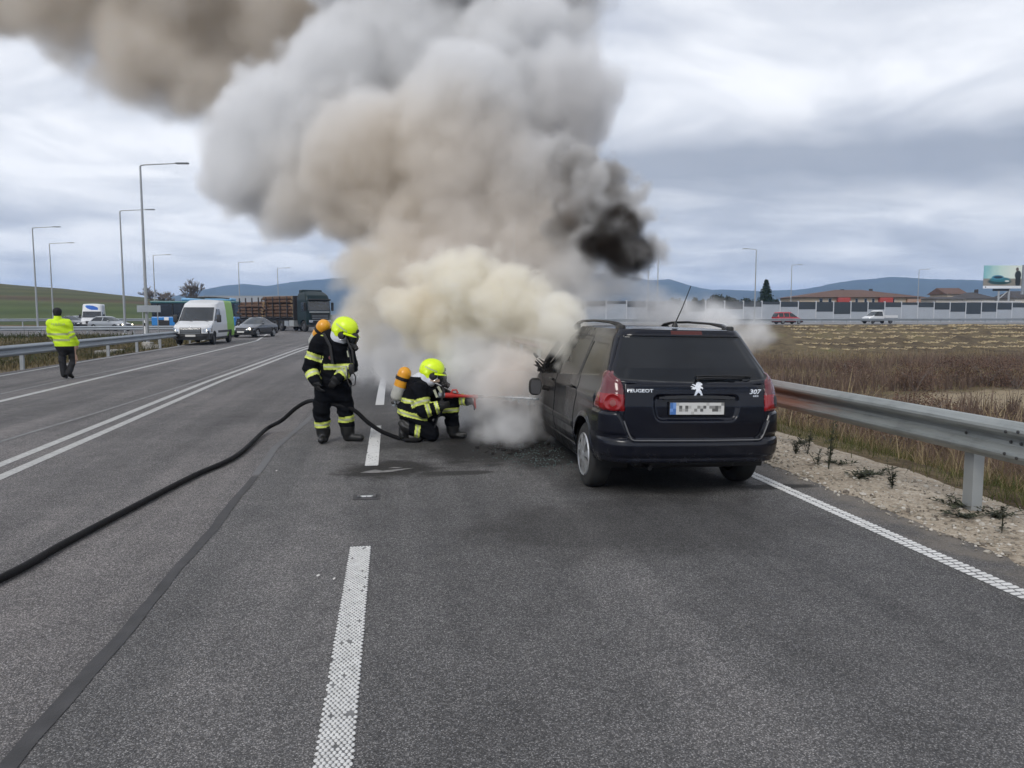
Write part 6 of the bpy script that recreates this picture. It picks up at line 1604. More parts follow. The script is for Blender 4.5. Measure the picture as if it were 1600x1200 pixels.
# charred pillar wreck and curled scorched trim by the front window
for s in (-1,):
    MB().tube([(s * .80, 3.10, .98), (s * .785, 2.98, 1.10), (s * .74, 2.80, 1.23), (s * .715, 2.66, 1.33), (s * .69, 2.58, 1.36)], [.045, .040, .045, .034, .012], 8).build('burnt_pillar', M['char'], car, True)
    mb = MB(); rnd = random.Random(4)
    for k in range(9):
        p0 = Vector((s * (.84 + rnd.uniform(-.03, .08)), 3.0 + rnd.uniform(-.16, .16), .98 + rnd.uniform(-.05, .18)))
        mb.tube([p0, p0 + Vector((s * rnd.uniform(.0, .05), rnd.uniform(-.05, .05), rnd.uniform(.03, .07))), p0 + Vector((s * rnd.uniform(.0, .09), rnd.uniform(-.08, .08), rnd.uniform(.04, .13)))], [.022, .016, .004], 5)
    stuff_ = mb.build('burnt_trim', M['char'], car, True); stuff_['kind'] = 'stuff'
# wing mirrors: the left one has dropped forward and shows its glass
for s in (-1, 1):
    m = empty('wing_mirror', (s * (.90 if s > 0 else .93), 2.86 if s > 0 else 2.52, .98 if s > 0 else .83)); m.parent = car
    bm = bmesh.new(); bmesh.ops.create_uvsphere(bm, u_segments=20, v_segments=12, radius=1.0)
    for v in bm.verts:
        c = v.co; c.y = max(c.y, -.55); v.co = Vector((math.copysign(abs(c.x) ** .7, c.x) * .078, c.y * .075, math.copysign(abs(c.z) ** .7, c.z) * .105))
    me = bpy.data.meshes.new('mirror_shell'); bm.to_mesh(me); bm.free(); me.materials.append(M['char'] if s < 0 else M['navy']); me.polygons.foreach_set('use_smooth', [True] * len(me.polygons)); o = link('mirror_shell', me, m); o.location = (s * .10, 0, -.02)
    MB().prism([(-.052, -.078), (.046, -.086), (.064, 0), (.056, .076), (-.05, .084), (-.064, .02)], (s * .10, -.0465, -.02), (1, 0, 0), (0, 0, 1), .003).build('mirror_glass', mat('mirror_glass', (.25, .25, .26), .12, .7), m)
    MB().tube([(0, .02, -.03), (-s * .08, .03, -.05)], .03, 8).build('mirror_foot', M['char'], m, True)
# door handles
for s, k in ((-1, 'rl'), (1, 'rr')):
    MB().box((s * .862 - .012 + s * .012, 1.27, .915), (s * .862 + .012 + s * .012, 1.46, .945), .010).build('handle', M['trim'], dl[k], True)
for s, k in ((-1, 'fl'), (1, 'fr')):
    MB().box((s * .862 - .012 + s * .012, 2.26, .905), (s * .862 + .012 + s * .012, 2.44, .935), .010).build('handle', M['trim'], dl[k], True)
# glass fragments and charred debris on the road beside the front wheel
mb = MB(); M['shard'] = mat('green_glass_shards', (.10, .14, .135), .15)
for k in range(420):
    u, v = random.gauss(0, 1), random.gauss(0, 1); c = Vector((1.70 + u * .28, 9.0 + v * .55, .008)); s_ = random.uniform(.003, .008); a = random.uniform(0, PI)
    if c.x > 2.2: continue
    mb.obox(c, (s_ * math.cos(a), s_ * math.sin(a), 0), (-s_ * .6 * math.sin(a), s_ * .6 * math.cos(a), random.uniform(-.3, .3) * s_), (0, 0, s_ * .5))
stuff(mb.build('glass_shards', M['shard']), 'greenish broken glass scattered on the road by the front wheel', 'glass shards')
mb = MB()
for k in range(70):
    c = Vector((1.55 + random.gauss(0, .25), 9.75 + random.gauss(0, .5), .015)); s_ = random.uniform(.01, .05); a = random.uniform(0, PI)
    mb.obox(c, (s_ * math.cos(a), s_ * math.sin(a), random.uniform(-.4, .4) * s_), (-s_ * .5 * math.sin(a), s_ * .5 * math.cos(a), 0), (0, 0, s_ * random.uniform(.15, .5)))
stuff(mb.build('charred_debris', M['char']), 'charred plastic debris on the road under the burning front wheel', 'debris')
# ================================================================ PEOPLE: one continuous body each, grown from a field of limbs
class Body:
    def __init__(s, lo, hi, h):
        s.lo = np.array(lo, float); s.h = h; s.n = np.ceil((np.array(hi) - s.lo) / h).astype(int) + 1
        s.ax = [s.lo[i] + h * np.arange(s.n[i]) for i in range(3)]; s.d = np.full(s.n, 9.0, np.float32)
    def _blend(s, lo, hi, fn, k, cut=False):
        a = np.clip(((np.array(lo) - s.lo) / s.h).astype(int), 0, s.n - 1); b = np.clip(((np.array(hi) - s.lo) / s.h).astype(int) + 2, 1, s.n)
        sl = tuple(slice(i, j) for i, j in zip(a, b)); P_ = np.meshgrid(*[s.ax[i][sl[i]] for i in range(3)], indexing='ij'); d = fn(*P_).astype(np.float32); o = s.d[sl]
        hh = np.clip(.5 + .5 * (o - d) / k, 0, 1); s.d[sl] = o * (1 - hh) + d * hh - k * hh * (1 - hh)
    def cone(s, a, b, r1, r2, k=.03, flat=None):
        a, b = np.array(a, float), np.array(b, float); m = max(r1, r2) + k * 2 + .02; ba = b - a; L2 = max(1e-9, ba @ ba)
        def fn(x, y, z):
            px_, py_, pz = x - a[0], y - a[1], z - a[2]; t = np.clip((px_ * ba[0] + py_ * ba[1] + pz * ba[2]) / L2, 0, 1)
            qx, qy, qz = px_ - t * ba[0], py_ - t * ba[1], pz - t * ba[2]
            if flat is not None: qx, qy, qz = qx / flat[0], qy / flat[1], qz / flat[2]
            return np.sqrt(qx * qx + qy * qy + qz * qz) - (r1 + (r2 - r1) * t)
        f = max(flat) if flat is not None else 1
        s._blend(np.minimum(a, b) - m * f, np.maximum(a, b) + m * f, fn, k)
    def ell(s, c, r, k=.03, rot=None):
        c = np.array(c, float); r = np.array(r, float); m = r.max() + 2 * k + .02; Q = np.eye(3) if rot is None else np.array(Euler(rot).to_matrix())
        def fn(x, y, z):
            p = [x - c[0], y - c[1], z - c[2]]; q_ = [Q[0, i] * p[0] + Q[1, i] * p[1] + Q[2, i] * p[2] for i in range(3)]
            k0 = np.sqrt(sum((q_[i] / r[i]) ** 2 for i in range(3))); k1 = np.sqrt(sum((q_[i] / r[i] ** 2) ** 2 for i in range(3))); return k0 * (k0 - 1) / np.maximum(k1, 1e-6)
        s._blend(c - m, c + m, fn, k)
    def folds(s, amp, f, seed, mask=None):
        X, Y, Z = np.meshgrid(*s.ax, indexing='ij')
        w = np.sin(f * (X * .8 + Z * 1.1) + 2.2 * np.sin(f * .35 * (Y * 1.4 - Z * .8) + seed) + seed) * np.sin(f * .6 * (Y - .6 * Z) + 1.7 * np.sin(f * .4 * X + seed * 2)) + .6 * np.sin(f * 1.9 * (Z + .35 * X - .2 * Y) + 2 * np.sin(f * .5 * Z + seed))
        if mask is not None: w = w * mask(X, Y, Z)
        s.d += (amp * w).astype(np.float32)
    def floor(s, z=0.0):
        Z = s.ax[2][None, None, :]; s.d = np.maximum(s.d, (z - Z).astype(np.float32))
    def net(s):
        ins = s.d < 0; c = [(i, j, k) for i in (0, 1) for j in (0, 1) for k in (0, 1)]; n = s.n - 1
        def sh(a, o): return a[o[0]:o[0] + n[0], o[1]:o[1] + n[1], o[2]:o[2] + n[2]]
        cnt = sum(sh(ins, o).astype(np.int8) for o in c); act = (cnt > 0) & (cnt < 8); idx = -np.ones(n, np.int64); ii = np.argwhere(act); idx[act] = np.arange(len(ii))
        acc = np.zeros((len(ii), 3)); w = np.zeros(len(ii)); dv = {o: s.d[ii[:, 0] + o[0], ii[:, 1] + o[1], ii[:, 2] + o[2]] for o in c}
        for a in c:
            for b in c:
                if a < b and sum(abs(p - q_) for p, q_ in zip(a, b)) == 1:
                    da, db = dv[a], dv[b]; m = (da < 0) != (db < 0); t = np.where(m, da / np.where(m, da - db, 1), 0)
                    acc += m[:, None] * (np.array(a) + t[:, None] * (np.array(b) - np.array(a))); w += m
        V = s.lo + s.h * (ii + acc / w[:, None]); F_ = []
        for axi in range(3):
            u, v = [(1, 2), (2, 0), (0, 1)][axi]; a0 = [slice(1, None)] * 3; a0[axi] = slice(0, -1); a = ins[tuple(a0)]; a1 = [slice(1, None)] * 3; b = ins[tuple(a1)]
            e = np.argwhere(a != b); fl = a[a != b]; e = e + 1; e[:, axi] -= 1
            ok = np.all(e < n, 1) & (e[:, u] >= 1) & (e[:, v] >= 1); e = e[ok]; fl = fl[ok]
            def g(du, dv_): q_ = e.copy(); q_[:, u] -= du; q_[:, v] -= dv_; return idx[q_[:, 0], q_[:, 1], q_[:, 2]]
            qd = np.stack([g(1, 1), g(0, 1), g(0, 0), g(1, 0)], -1); qd[~fl] = qd[~fl][:, ::-1]; F_.append(qd)
        F_ = np.concatenate(F_); F_ = F_[(F_ >= 0).all(1)]; return V, F_

def smooth_mesh(V, F_, it=1, lam=.5):
    for _ in range(it):
        acc = np.zeros_like(V); c = np.zeros(len(V))
        for k in range(4):
            a, b = F_[:, k], F_[:, (k + 1) % 4]; np.add.at(acc, a, V[b]); np.add.at(acc, b, V[a]); np.add.at(c, a, 1); np.add.at(c, b, 1)
        V = V + lam * (acc / np.maximum(c, 1)[:, None] - V)
    return V
def vnormals(V, F_):
    n = np.cross(V[F_[:, 2]] - V[F_[:, 0]], V[F_[:, 3]] - V[F_[:, 1]]); o = np.zeros_like(V)
    for k in range(4): np.add.at(o, F_[:, k], n)
    return o / np.maximum(np.linalg.norm(o, axis=1, keepdims=True), 1e-9)
def cyl_t(c, a, b):
    a, b = np.array(a, float), np.array(b, float); ba = b - a; t = (c - a) @ ba / (ba @ ba); d = np.linalg.norm(c - a - t[:, None] * ba, axis=1); return t, d
def person_meshes(root, B, mats, assign, stripes, smoothing=2):
    V, F_ = B.net(); V = smooth_mesh(V, F_, smoothing); C_ = V[F_].mean(1); mi = assign(C_)
    o = mesh_np('body', V, F_, mats, root, smooth=True, midx=mi); Nn_ = vnormals(V, F_)
    for (a, b, t0, t1, rm, cond) in stripes:
        t, d = cyl_t(C_, a, b); m = (t > t0) & (t < t1) & (d < rm)
        if cond is not None: m &= cond(C_)
        f = F_[m]
        if not len(f): continue
        u, inv = np.unique(f, return_inverse=True); vv = V[u] + Nn_[u] * .005; tt = (t[m] - t0) / (t1 - t0)
        mesh_np('reflective_stripe', vv, inv.reshape(-1, 4), [M['hiviz_tape'], M['silver_tape']], root, smooth=True, midx=((tt > .36) & (tt < .64)).astype(int))
    return o
def glove(S, w, d, n, th, r=.0115, L=.085, curl=.9, k=.008):
    """palm and five fingers; w wrist, d along the hand, n out of the back of the hand, th towards the thumb"""
    w, d, n, th = (Vector(v) for v in (w, d, n, th)); d.normalize(); n = (n - d * n.dot(d)).normalized(); th = d.cross(n) if th is None else (th - d * th.dot(d) - n * th.dot(n)).normalized()
    p0 = w + d * .02; p1 = w + d * .085
    for q_ in (-.030, -.010, .010, .030): S.cone(tuple(p0 + th * q_ * .7), tuple(p1 + th * q_), .020, .017, .02)
    for i, (q_, f) in enumerate(((.033, .95), (.011, 1.06), (-.011, 1.0), (-.032, .82))):
        a = p1 + th * q_; dd = d.copy(); cu = curl * (.8 + .1 * i)
        for j, s_ in enumerate((.46, .31, .23)):
            dd = (dd - n * math.tan(min(1.3, cu * .62))).normalized(); b = a + dd * L * f * s_; S.cone(tuple(a), tuple(b), r * (1 - .06 * j), r * (.95 - .07 * j), k); a = b
            n = n if j else n
    a = p0 + th * .03; b = a + (th * .6 + d * .7 - n * .25).normalized() * .045; c = b + (d * .9 - n * .55 * curl + th * .1).normalized() * .035
    S.cone(tuple(a), tuple(b), .016, .0135, .012); S.cone(tuple(b), tuple(c), .0135, .011, k)

M['suit'] = mat('black_fire_suit', (.0045, .0052, .0075), .85, spec=.12, vary=.35, vscale=9, bump=.25, bscale=160)
M['boot'] = mat('black_rubber_boot', (.011, .011, .011), .5, vary=.2, bump=.1, bscale=60)
M['glove_m'] = mat('black_glove', (.010, .010, .011), .75, bump=.2, bscale=120)
M['hiviz_tape'] = mat('yellow_tape', (.56, .64, .12), .6, vary=.28, vscale=16)
M['silver_tape'] = mat('silver_tape', (.48, .50, .38), .45, .2)
M['helmet'] = mat('fluorescent_helmet', (.70, .93, .012), .36, coat=.2, vary=.08, vscale=9)
M['hood'] = mat('white_neck_guard', (.58, .60, .66), .8, vary=.1, bump=.3, bscale=40)
M['skin'] = mat('skin', (.48, .30, .22), .55)
M['cyl_y'] = mat('yellow_cylinder', (.74, .33, .018), .4, vary=.06, coat=.2)
M['cyl_w'] = mat('grey_white_cylinder', (.46, .46, .42), .6, vary=.15, vscale=12)
M['hiviz_coat'] = mat('fluorescent_yellow_coat', (.60, .86, .015), .75, vary=.05, vscale=9, bump=.2, bscale=70)
M['grey_tape'] = mat('grey_reflective_tape', (.40, .46, .20), .5)
M['uniform'] = mat('black_trousers', (.008, .008, .010), .8, vary=.25)
M['mask'] = mat('black_mask', (.008, .008, .009), .35)
M['hel_text'] = mat('grey_helmet_print', (.50, .58, .36), .5)

def helmet(parent, c, tilt, yaw=0.0, s=1.0):
    """jet style fire helmet facing +x of its own frame, with brim, ear cups, neck curtain"""
    h = empty('helmet', c); h.parent = parent; h.rotation_euler = (0, tilt, yaw); h.scale = (s, s, s)
    B_ = Body((-.24, -.2, -.22), (.28, .2, .22), .008)
    B_.ell((0, 0, .02), (.172, .140, .142), .02); B_.ell((-.06, 0, -.03), (.115, .135, .115), .03); B_.cone((-.05, -.115, -.05), (-.03, -.118, -.10), .035, .03, .03); B_.cone((-.05, .115, -.05), (-.03, .118, -.10), .035, .03, .03)
    V, F_ = B_.net(); V = smooth_mesh(V, F_, 2)
    C_ = V[F_].mean(1); keep = ~((C_[:, 2] < -.015) & (C_[:, 0] > .03) ) & ~(C_[:, 2] < -.105)
    mesh_np('shell', V, F_[keep], M['helmet'], h, smooth=True)
    # brim runs round the front
    mb = MB(); n = 26; a = np.linspace(-1.25, 1.25, n)
    for i in range(n):
        ca, sa = math.cos(a[i]), math.sin(a[i]); ext = .048 * max(0, ca) ** .6
        for (rr, zz) in ((.0, -.022), (ext, -.036), (ext, -.046), (.0, -.040)): mb.v.append(((.168 + rr) * ca, (.138 + rr) * sa, zz))
    for i in range(n - 1):
        for k in range(4): mb.f.append((4 * i + k, 4 * i + (k + 1) % 4, 4 * i + 4 + (k + 1) % 4, 4 * i + 4 + k)); mb.m.append(0)
    mb.build('brim', M['helmet'], h, True, 50)
    for sd in (-1, 1):
        MB().lathe([(0, .048), (.02, .050), (.032, .042), (.036, .001)], (.035, sd * .112, -.075), (0, sd, 0), 18).build('ear_cup', M['black'], h, True)
        MB().tube([(.10, sd * .135, -.04), (.105, sd * .13, -.09), (.06, sd * .125, -.13), (.0, sd * .125, -.125)], .006, 6).build('visor_arm', M['chrome'], h, True)
        # printed band on the side of the shell, with breaks like lettering
        for k in range(7):
            t0 = -.085 + k * .026; pts = []
            for (xx, zz) in ((t0, .035 - (t0 + .08) * .28), (t0 + .018, .033 - (t0 + .098) * .28), (t0 + .018, .055 - (t0 + .098) * .28), (t0, .057 - (t0 + .08) * .28)):
                yy = .140 * math.sqrt(max(.05, 1 - (xx / .172) ** 2 - ((zz - .02) / .142) ** 2)) + .004; pts.append((xx, sd * yy, zz))
            if k == 0: first = MB().add(pts, [(0, 1, 2, 3)])
            else: first.add(pts, [(0, 1, 2, 3)])
        first.build('side_print', M['hel_text'], h)['kind'] = 'stuff'
    MB().lathe([(0, .026), (.022, .024), (.028, .001)], (.165, 0, .03), (1, 0, .1), 14).build('helmet_lamp', M['black'], h, True)
    return h
def face_mask(parent, c, tilt, yaw=0.0):
    m = empty('face_mask', c); m.parent = parent; m.rotation_euler = (0, tilt, yaw)
    B_ = Body((-.02, -.11, -.16), (.22, .11, .10), .007)
    B_.ell((.06, 0, .0), (.085, .080, .095), .02); B_.cone((.10, 0, -.06), (.165, 0, -.085), .045, .04, .02); B_.cone((.13, .0, -.08), (.13, -.075, -.085), .03, .032, .015)
    V, F_ = B_.net(); V = smooth_mesh(V, F_, 2); C_ = V[F_].mean(1)
    mesh_np('mask_body', V, F_, [M['mask'], M['dark_glass']], m, smooth=True, midx=((C_[:, 2] > -.035) & (C_[:, 2] < .075) & (C_[:, 0] > .09)).astype(int))
    MB().lathe([(0, .038), (.03, .04), (.04, .03), (.042, .001)], (.16, 0, -.085), (1, 0, -.3), 16).build('breathing_valve', M['black'], m, True)
    return m
def cylinder_set(label, loc, rotz, top, bot, r=.092):
    """breathing set: two tone cylinder on a back frame with strap, valve and hose; top/bot in local metres"""
    s = empty('breathing_apparatus', loc, rotz); tag(s, label, 'breathing apparatus', 'breathing sets worn by the firefighters')
    top, bot = Vector(top), Vector(bot); d = (bot - top).normalized(); L = (bot - top).length
    prof = [(-r * .98, .001), (-r * .9, r * .42), (-r * .6, r * .80), (-r * .25, r * .96), (0, r)]
    MB().lathe(prof + [(L * .56, r)], top, d, 26).build('cylinder_upper', M['cyl_y'], s, True, 60)
    MB().lathe([(L * .56, r), (L, r), (L + r * .35, r * .85), (L + r * .6, r * .5), (L + r * .7, .001)], top, d, 26).build('cylinder_lower', M['cyl_w'], s, True, 60)
    MB().lathe([(L * .14, r + .001), (L * .14, r + .008), (L * .14 + .045, r + .008), (L * .14 + .045, r + .001)], top, d, 26).build('strap', M['black'], s, True)
    v0 = top + d * (L + r * .66)
    m = MB(); m.lathe([(0, .022), (.05, .022), (.055, .03), (.075, .03), (.08, .001)], v0, d, 12); m.build('valve', M['galv_old'], s, True)
    sd = d.cross(Vector((0, 1, 0))).normalized(); MB().lathe([(-.05, .012), (-.03, .024), (.0, .024), (.01, .012), (.05, .012), (.055, .022), (.08, .022), (.082, .001)], v0 + d * .04, sd, 12).build('valve_knob', M['black'], s, True)
    return s

# ---- standing firefighter -------------------------------------------------------------------------------
p1 = gnd(522, 690); ROTP = -YAW
f1 = empty('person', p1, ROTP); tag(f1, 'firefighter standing bent over the hose in black suit and yellow helmet', 'person', 'firefighters at the burning car')
B = Body((-.55, -.50, -.03), (.55, .42, 1.72), .0095)
hipL, knL, anL = (-.10, -.03, .74), (-.145, -.07, .44), (-.128, -.04, .13); hipR, knR, anR = (.10, .05, .74), (.150, .04, .44), (.172, .06, .13)
for hip, kn, an_, toe in ((hipL, knL, anL, (-.120, -.20, .052)), (hipR, knR, anR, (.355, .0, .052))):
    B.cone(hip, kn, .132, .108, .04); B.cone(kn, an_, .106, .092, .03)
    B.cone((an_[0], an_[1], .16), (an_[0], an_[1], .05), .080, .062, .02); B.cone((an_[0], an_[1], .058), toe, .060, .048, .02, flat=(1, 1, .95))
B.cone((.0, .01, 1.05), (.0, .0, .69), .178, .185, .05, flat=(1.12, .92, 1)); B.cone((-.02, .03, 1.05), (.03, .02, 1.25), .185, .185, .06, flat=(1.12, 1, 1)); B.cone((-.14, -.04, 1.34), (.17, .10, 1.32), .11, .10, .08)
B.ell((.0, .06, 1.30), (.23, .17, .15), .06)
shR, elR, wrR = (-.17, -.11, 1.29), (-.265, -.14, 1.00), (-.155, -.27, .82); shL, elL, wrL = (.19, .09, 1.29), (.25, -.02, 1.0), (.12, -.22, .86)
B.cone(shR, elR, .098, .088, .05); B.cone(elR, wrR, .086, .068, .03); B.cone(shL, elL, .098, .085, .05); B.cone(elL, wrL, .085, .066, .03)
B.cone((-.03, .05, 1.36), (.045, .03, 1.415), .135, .112, .04); B.cone((.06, .0, 1.36), (.16, -.03, 1.45), .085, .082, .04); B.ell((.19, -.03, 1.50), (.105, .085, .12), .02)
B.folds(.0085, 24, 1.3, lambda X, Y, Z: (Z < 1.35) & (Z > .18)); B.folds(.004, 52, 4.3, lambda X, Y, Z: (Z < 1.35) & (Z > .18))
glove(B, wrR, (.35, -.25, -.85), (-.8, -.4, 0), (.3, -.8, .1), .0135, .09, 1.0); glove(B, wrL, (-.55, -.2, -.6), (.2, -.9, .3), (.5, .1, .8), .0135, .09, 1.0)
B.floor(.0)
def as1(c):
    m = np.zeros(len(c), int); m[(c[:, 2] < .20)] = 1; t, d = cyl_t(c, wrR, (-.09, -.31, .66)); m[(t > .1) & (d < .11)] = 2; t, d = cyl_t(c, wrL, (.0, -.28, .75)); m[(t > .1) & (d < .10) & (c[:, 1] < -.2)] = 2; m[(c[:, 2] > 1.43) & (c[:, 0] > .10)] = 3; return m
person_meshes(f1, B, [M['suit'], M['boot'], M['glove_m'], M['hood']], as1, [
    (knL, anL, .48, .74, .15, None), (knR, anR, .30, .56, .15, None),
    (shR, elR, .36, .66, .135, lambda c: (c[:, 0] < -.12) | (c[:, 1] < -.14)), (elR, wrR, .34, .72, .12, None),
    ((0, .0, .5), (0, 0, 1.5), .475, .545, .30, lambda c: ((c[:, 0] > -.08) & (c[:, 1] < .02)) | ((c[:, 0] < -.18) & (c[:, 1] > -.03))), (elL, wrL, .5, .85, .10, None)])
helmet(f1, (.185, -.03, 1.500), R(20), R(-14), 1.0); face_mask(f1, (.235, -.05, 1.415), R(34), R(-18))
mb = MB(); hc = Vector((.13, -.02, 1.43))
B2 = Body((-.1, -.25, 1.25), (.32, .2, 1.58), .009); B2.cone((.12, -.02, 1.47), (.10, -.025, 1.38), .112, .128, .02); B2.cone((.13, -.05, 1.43), (.15, -.075, 1.385), .09, .075, .03); V, F_ = B2.net(); mesh_np('neck_guard', smooth_mesh(V, F_, 2), F_, M['hood'], f1, smooth=True)
# shoulder strap patch, chest hoses with gauge
MB().tube([(.24, -.16, 1.26), (.28, -.20, 1.12), (.30, -.21, .98), (.345, -.20, .88), (.335, -.21, .78), (.27, -.21, .76), (.235, -.20, .84), (.24, -.19, .98)], .0085, 7).build('hose_loop', M['black'], f1, True)
MB().tube([(.22, -.15, 1.38), (.30, -.17, 1.22), (.32, -.19, 1.05)], .014, 7).build('air_hose', M['black'], f1, True)
MB().box((.26, -.24, .92), (.325, -.18, 1.05), .015).build('pressure_gauge', M['black'], f1, True)
for (a, b) in (((.17, -.19, 1.0), (.19, -.20, .90)), ((.215, -.18, 1.02), (.23, -.19, .90)), ((.09, -.20, .90), (.14, -.205, .83)), ((.24, -.16, 1.22), (.255, -.17, 1.14))):
    MB().tube([a, b], .014, 6).build('harness_tab', M['silver_tape'], f1, True)
MB().lathe([(0, .028), (.004, .028), (.005, .001)], (.02, -.175, 1.13), (.1, -1, .1), 14).build('chest_badge', mat('dark_red_badge', (.10, .02, .03), .6), f1, True)
MB().tube([(-.10, .20, 1.30), (-.13, .06, 1.435), (-.08, -.10, 1.43), (.02, -.19, 1.28), (.05, -.20, 1.05)], [.02] * 5, 6).build('harness_strap', M['black'], f1, True)
MB().box((-.12, -.12, 1.40), (-.06, -.02, 1.425), .008).build('shoulder_tape', M['hiviz_tape'], f1, True)
cylinder_set('yellow topped air cylinder on the back of the standing firefighter', p1, ROTP, (-.128, .10, 1.535), (-.285, .24, 1.315))

# ---- kneeling firefighter -------------------------------------------------------------------------------
p2 = gnd(670, 687)
f2 = empty('person', p2, ROTP); tag(f2, 'firefighter kneeling on one knee, aiming the red nozzle at the car', 'person', 'firefighters at the burning car')
B = Body((-.55, -.45, -.03), (.78, .38, 1.16), .0095)
hipN, knN, anN = (-.19, -.08, .36), (.05, -.12, .115), (-.30, -.11, .175); hipF, knF, anF = (-.13, .11, .38), (.295, .10, .45), (.315, .11, .12)
B.cone(hipN, knN, .150, .108, .05); B.cone(knN, anN, .103, .088, .03); B.cone(hipF, knF, .145, .112, .05); B.cone(knF, anF, .105, .088, .03)
B.cone((-.33, -.11, .24), (-.325, -.11, .10), .062, .066, .02); B.cone((-.325, -.11, .10), (-.30, -.11, .048), .060, .046, .02)
B.cone((.315, .11, .15), (.315, .11, .055), .078, .06, .02); B.cone((.32, .11, .058), (.475, .09, .05), .058, .046, .02)
B.cone((-.20, .01, .42), (-.14, .0, .60), .195, .190, .06, flat=(1, 1.08, 1)); B.cone((-.21, .0, .40), (-.16, .0, .33), .19, .185, .05, flat=(1.05, 1.05, 1)); B.ell((-.10, .0, .66), (.185, .23, .16), .06); B.cone((-.10, -.17, .70), (-.05, .17, .70), .10, .10, .06)
shN, elN, wrN = (-.10, -.19, .68), (-.03, -.25, .42), (.165, -.22, .475); shF, elF, wrF = (-.02, .18, .68), (.26, .14, .57), (.53, .0, .535)
B.cone(shN, elN, .105, .092, .05); B.cone(elN, wrN, .090, .070, .03); B.cone(shF, elF, .10, .086, .05); B.cone(elF, wrF, .084, .066, .03)
B.cone((-.14, .0, .76), (-.055, .0, .83), .135, .115, .04); B.cone((-.05, .0, .78), (.03, 0, .88), .085, .082, .04); B.ell((.06, .0, .93), (.105, .085, .12), .02)
B.folds(.0085, 24, 2.1, lambda X, Y, Z: (Z < .80)); B.folds(.004, 52, 5.3, lambda X, Y, Z: (Z < .80))
glove(B, wrN, (.9, .15, .25), (-.1, -1, .1), (.1, 0, .9), .0135, .09, 1.1); glove(B, wrF, (.80, -.25, -.40), (.5, .1, .8), (.0, -.9, -.1), .0135, .09, 1.0)
B.floor(.0)
def as2(c):
    m = np.zeros(len(c), int); m[(c[:, 0] < -.245) & (c[:, 2] < .29)] = 1; m[(c[:, 0] > .2) & (c[:, 2] < .18)] = 1; t, d = cyl_t(c, wrN, (.30, -.19, .51)); m[(t > .05) & (d < .09) & (c[:, 1] < -.1)] = 2; m[(c[:, 0] > .53) & (c[:, 2] > .25)] = 2; m[c[:, 2] > .86] = 3; return m
person_meshes(f2, B, [M['suit'], M['boot'], M['glove_m'], M['hood']], as2, [
    (knN, anN, .40, .60, .15, lambda c: c[:, 2] < .30), (knF, anF, .04, .24, .15, None), (shN, elN, .40, .72, .15, lambda c: c[:, 1] < -.10), (elN, wrN, .12, .42, .13, lambda c: c[:, 1] < -.08), (elN, wrN, .72, .98, .10, lambda c: c[:, 1] < -.08), (elF, wrF, .68, .98, .10, lambda c: c[:, 0] > .34),
    ((-.17, .0, .2), (-.17 + .12, 0, .7), .22, .36, .30, lambda c: (c[:, 2] > .28) & (c[:, 0] < .0) & (c[:, 1] < .1)), ((-.15, 0, .2), (-.12, 0, .7), .62, .74, .30, lambda c: (c[:, 0] < -.16))])
helmet(f2, (.055, .0, .945), R(8), R(-3), .98); face_mask(f2, (.115, .0, .865), R(14), R(-5))
B2 = Body((-.2, -.25, .68), (.25, .25, 1.02), .009); B2.cone((-.01, 0, .90), (-.03, 0, .815), .115, .130, .02); B2.cone((.0, -.05, .85), (.03, -.07, .805), .09, .075, .03); V, F_ = B2.net(); mesh_np('neck_guard', smooth_mesh(V, F_, 2), F_, M['hood'], f2, smooth=True)
B3 = Body((-.05, -.16, .74), (.22, .16, .88), .008); B3.cone((.04, -.115, .812), (.14, -.085, .808), .030, .026, .02); B3.cone((.03, .075, .815), (.12, .055, .81), .034, .028, .02); B3.ell((.09, 0, .815), (.05, .055, .04), .03); V, F_ = B3.net(); mesh_np('hood_collar', smooth_mesh(V, F_, 2), F_, mat('beige_hood', (.50, .36, .27), .8), f2, smooth=True)
MB().tube([(.18, -.06, .79), (.22, -.12, .68), (.20, -.16, .58), (.17, -.17, .50)], .013, 7).build('air_hose', M['black'], f2, True)
for (a, b) in (((.10, -.21, .70), (.14, -.21, .60)), ((.15, -.19, .74), (.19, -.18, .66))): MB().tube([a, b], .018, 6).build('harness_tab', M['silver_tape'], f2, True)
MB().tube([(.20, -.23, .44), (.15, -.235, .33), (.105, -.235, .20)], .0075, 6).build('lanyard', M['black'], f2, True)
cylinder_set('yellow topped air cylinder on the back of the kneeling firefighter', p2, ROTP, (-.318, .0, .90), (-.425, .02, .585))

# nozzle, hose and water jet -----------------------------------------------------------------------------
nz_ = empty('nozzle', p2, ROTP); tag(nz_, 'red fire hose nozzle held by the kneeling firefighter', 'nozzle')
M['noz_red'] = mat('red_nozzle', (.42, .025, .02), .4, vary=.1)
a_, b_ = Vector((.235, -.10, .615)), Vector((.69, -.06, .592)); nd = (b_ - a_).normalized()
MB().lathe([(0, .001), (0, .036), (.10, .036), (.12, .026), (.22, .022), (.36, .020), (.37, .027), (.44, .027)], a_, nd, 18).build('barrel', M['noz_red'], nz_, True)
MB().lathe([(.44, .026), (.455, .022), (.50, .024), (.53, .016), (.53, .001)], a_, nd, 16).build('tip', M['black'], nz_, True)
q_ = a_ + nd * .08; MB().tube([q_ + Vector((0, 0, .03)), q_ + Vector((.02, 0, .075)), q_ + Vector((.07, 0, .075)), q_ + Vector((.09, 0, .03))], .014, 8).build('bail_handle', M['noz_red'], nz_, True)
q_ = a_ + nd * .40; MB().tube([q_, q_ + Vector((-.005, 0, -.06)), q_ + Vector((.0, 0, -.16))], .015, 8).build('pistol_grip', M['noz_red'], nz_, True)
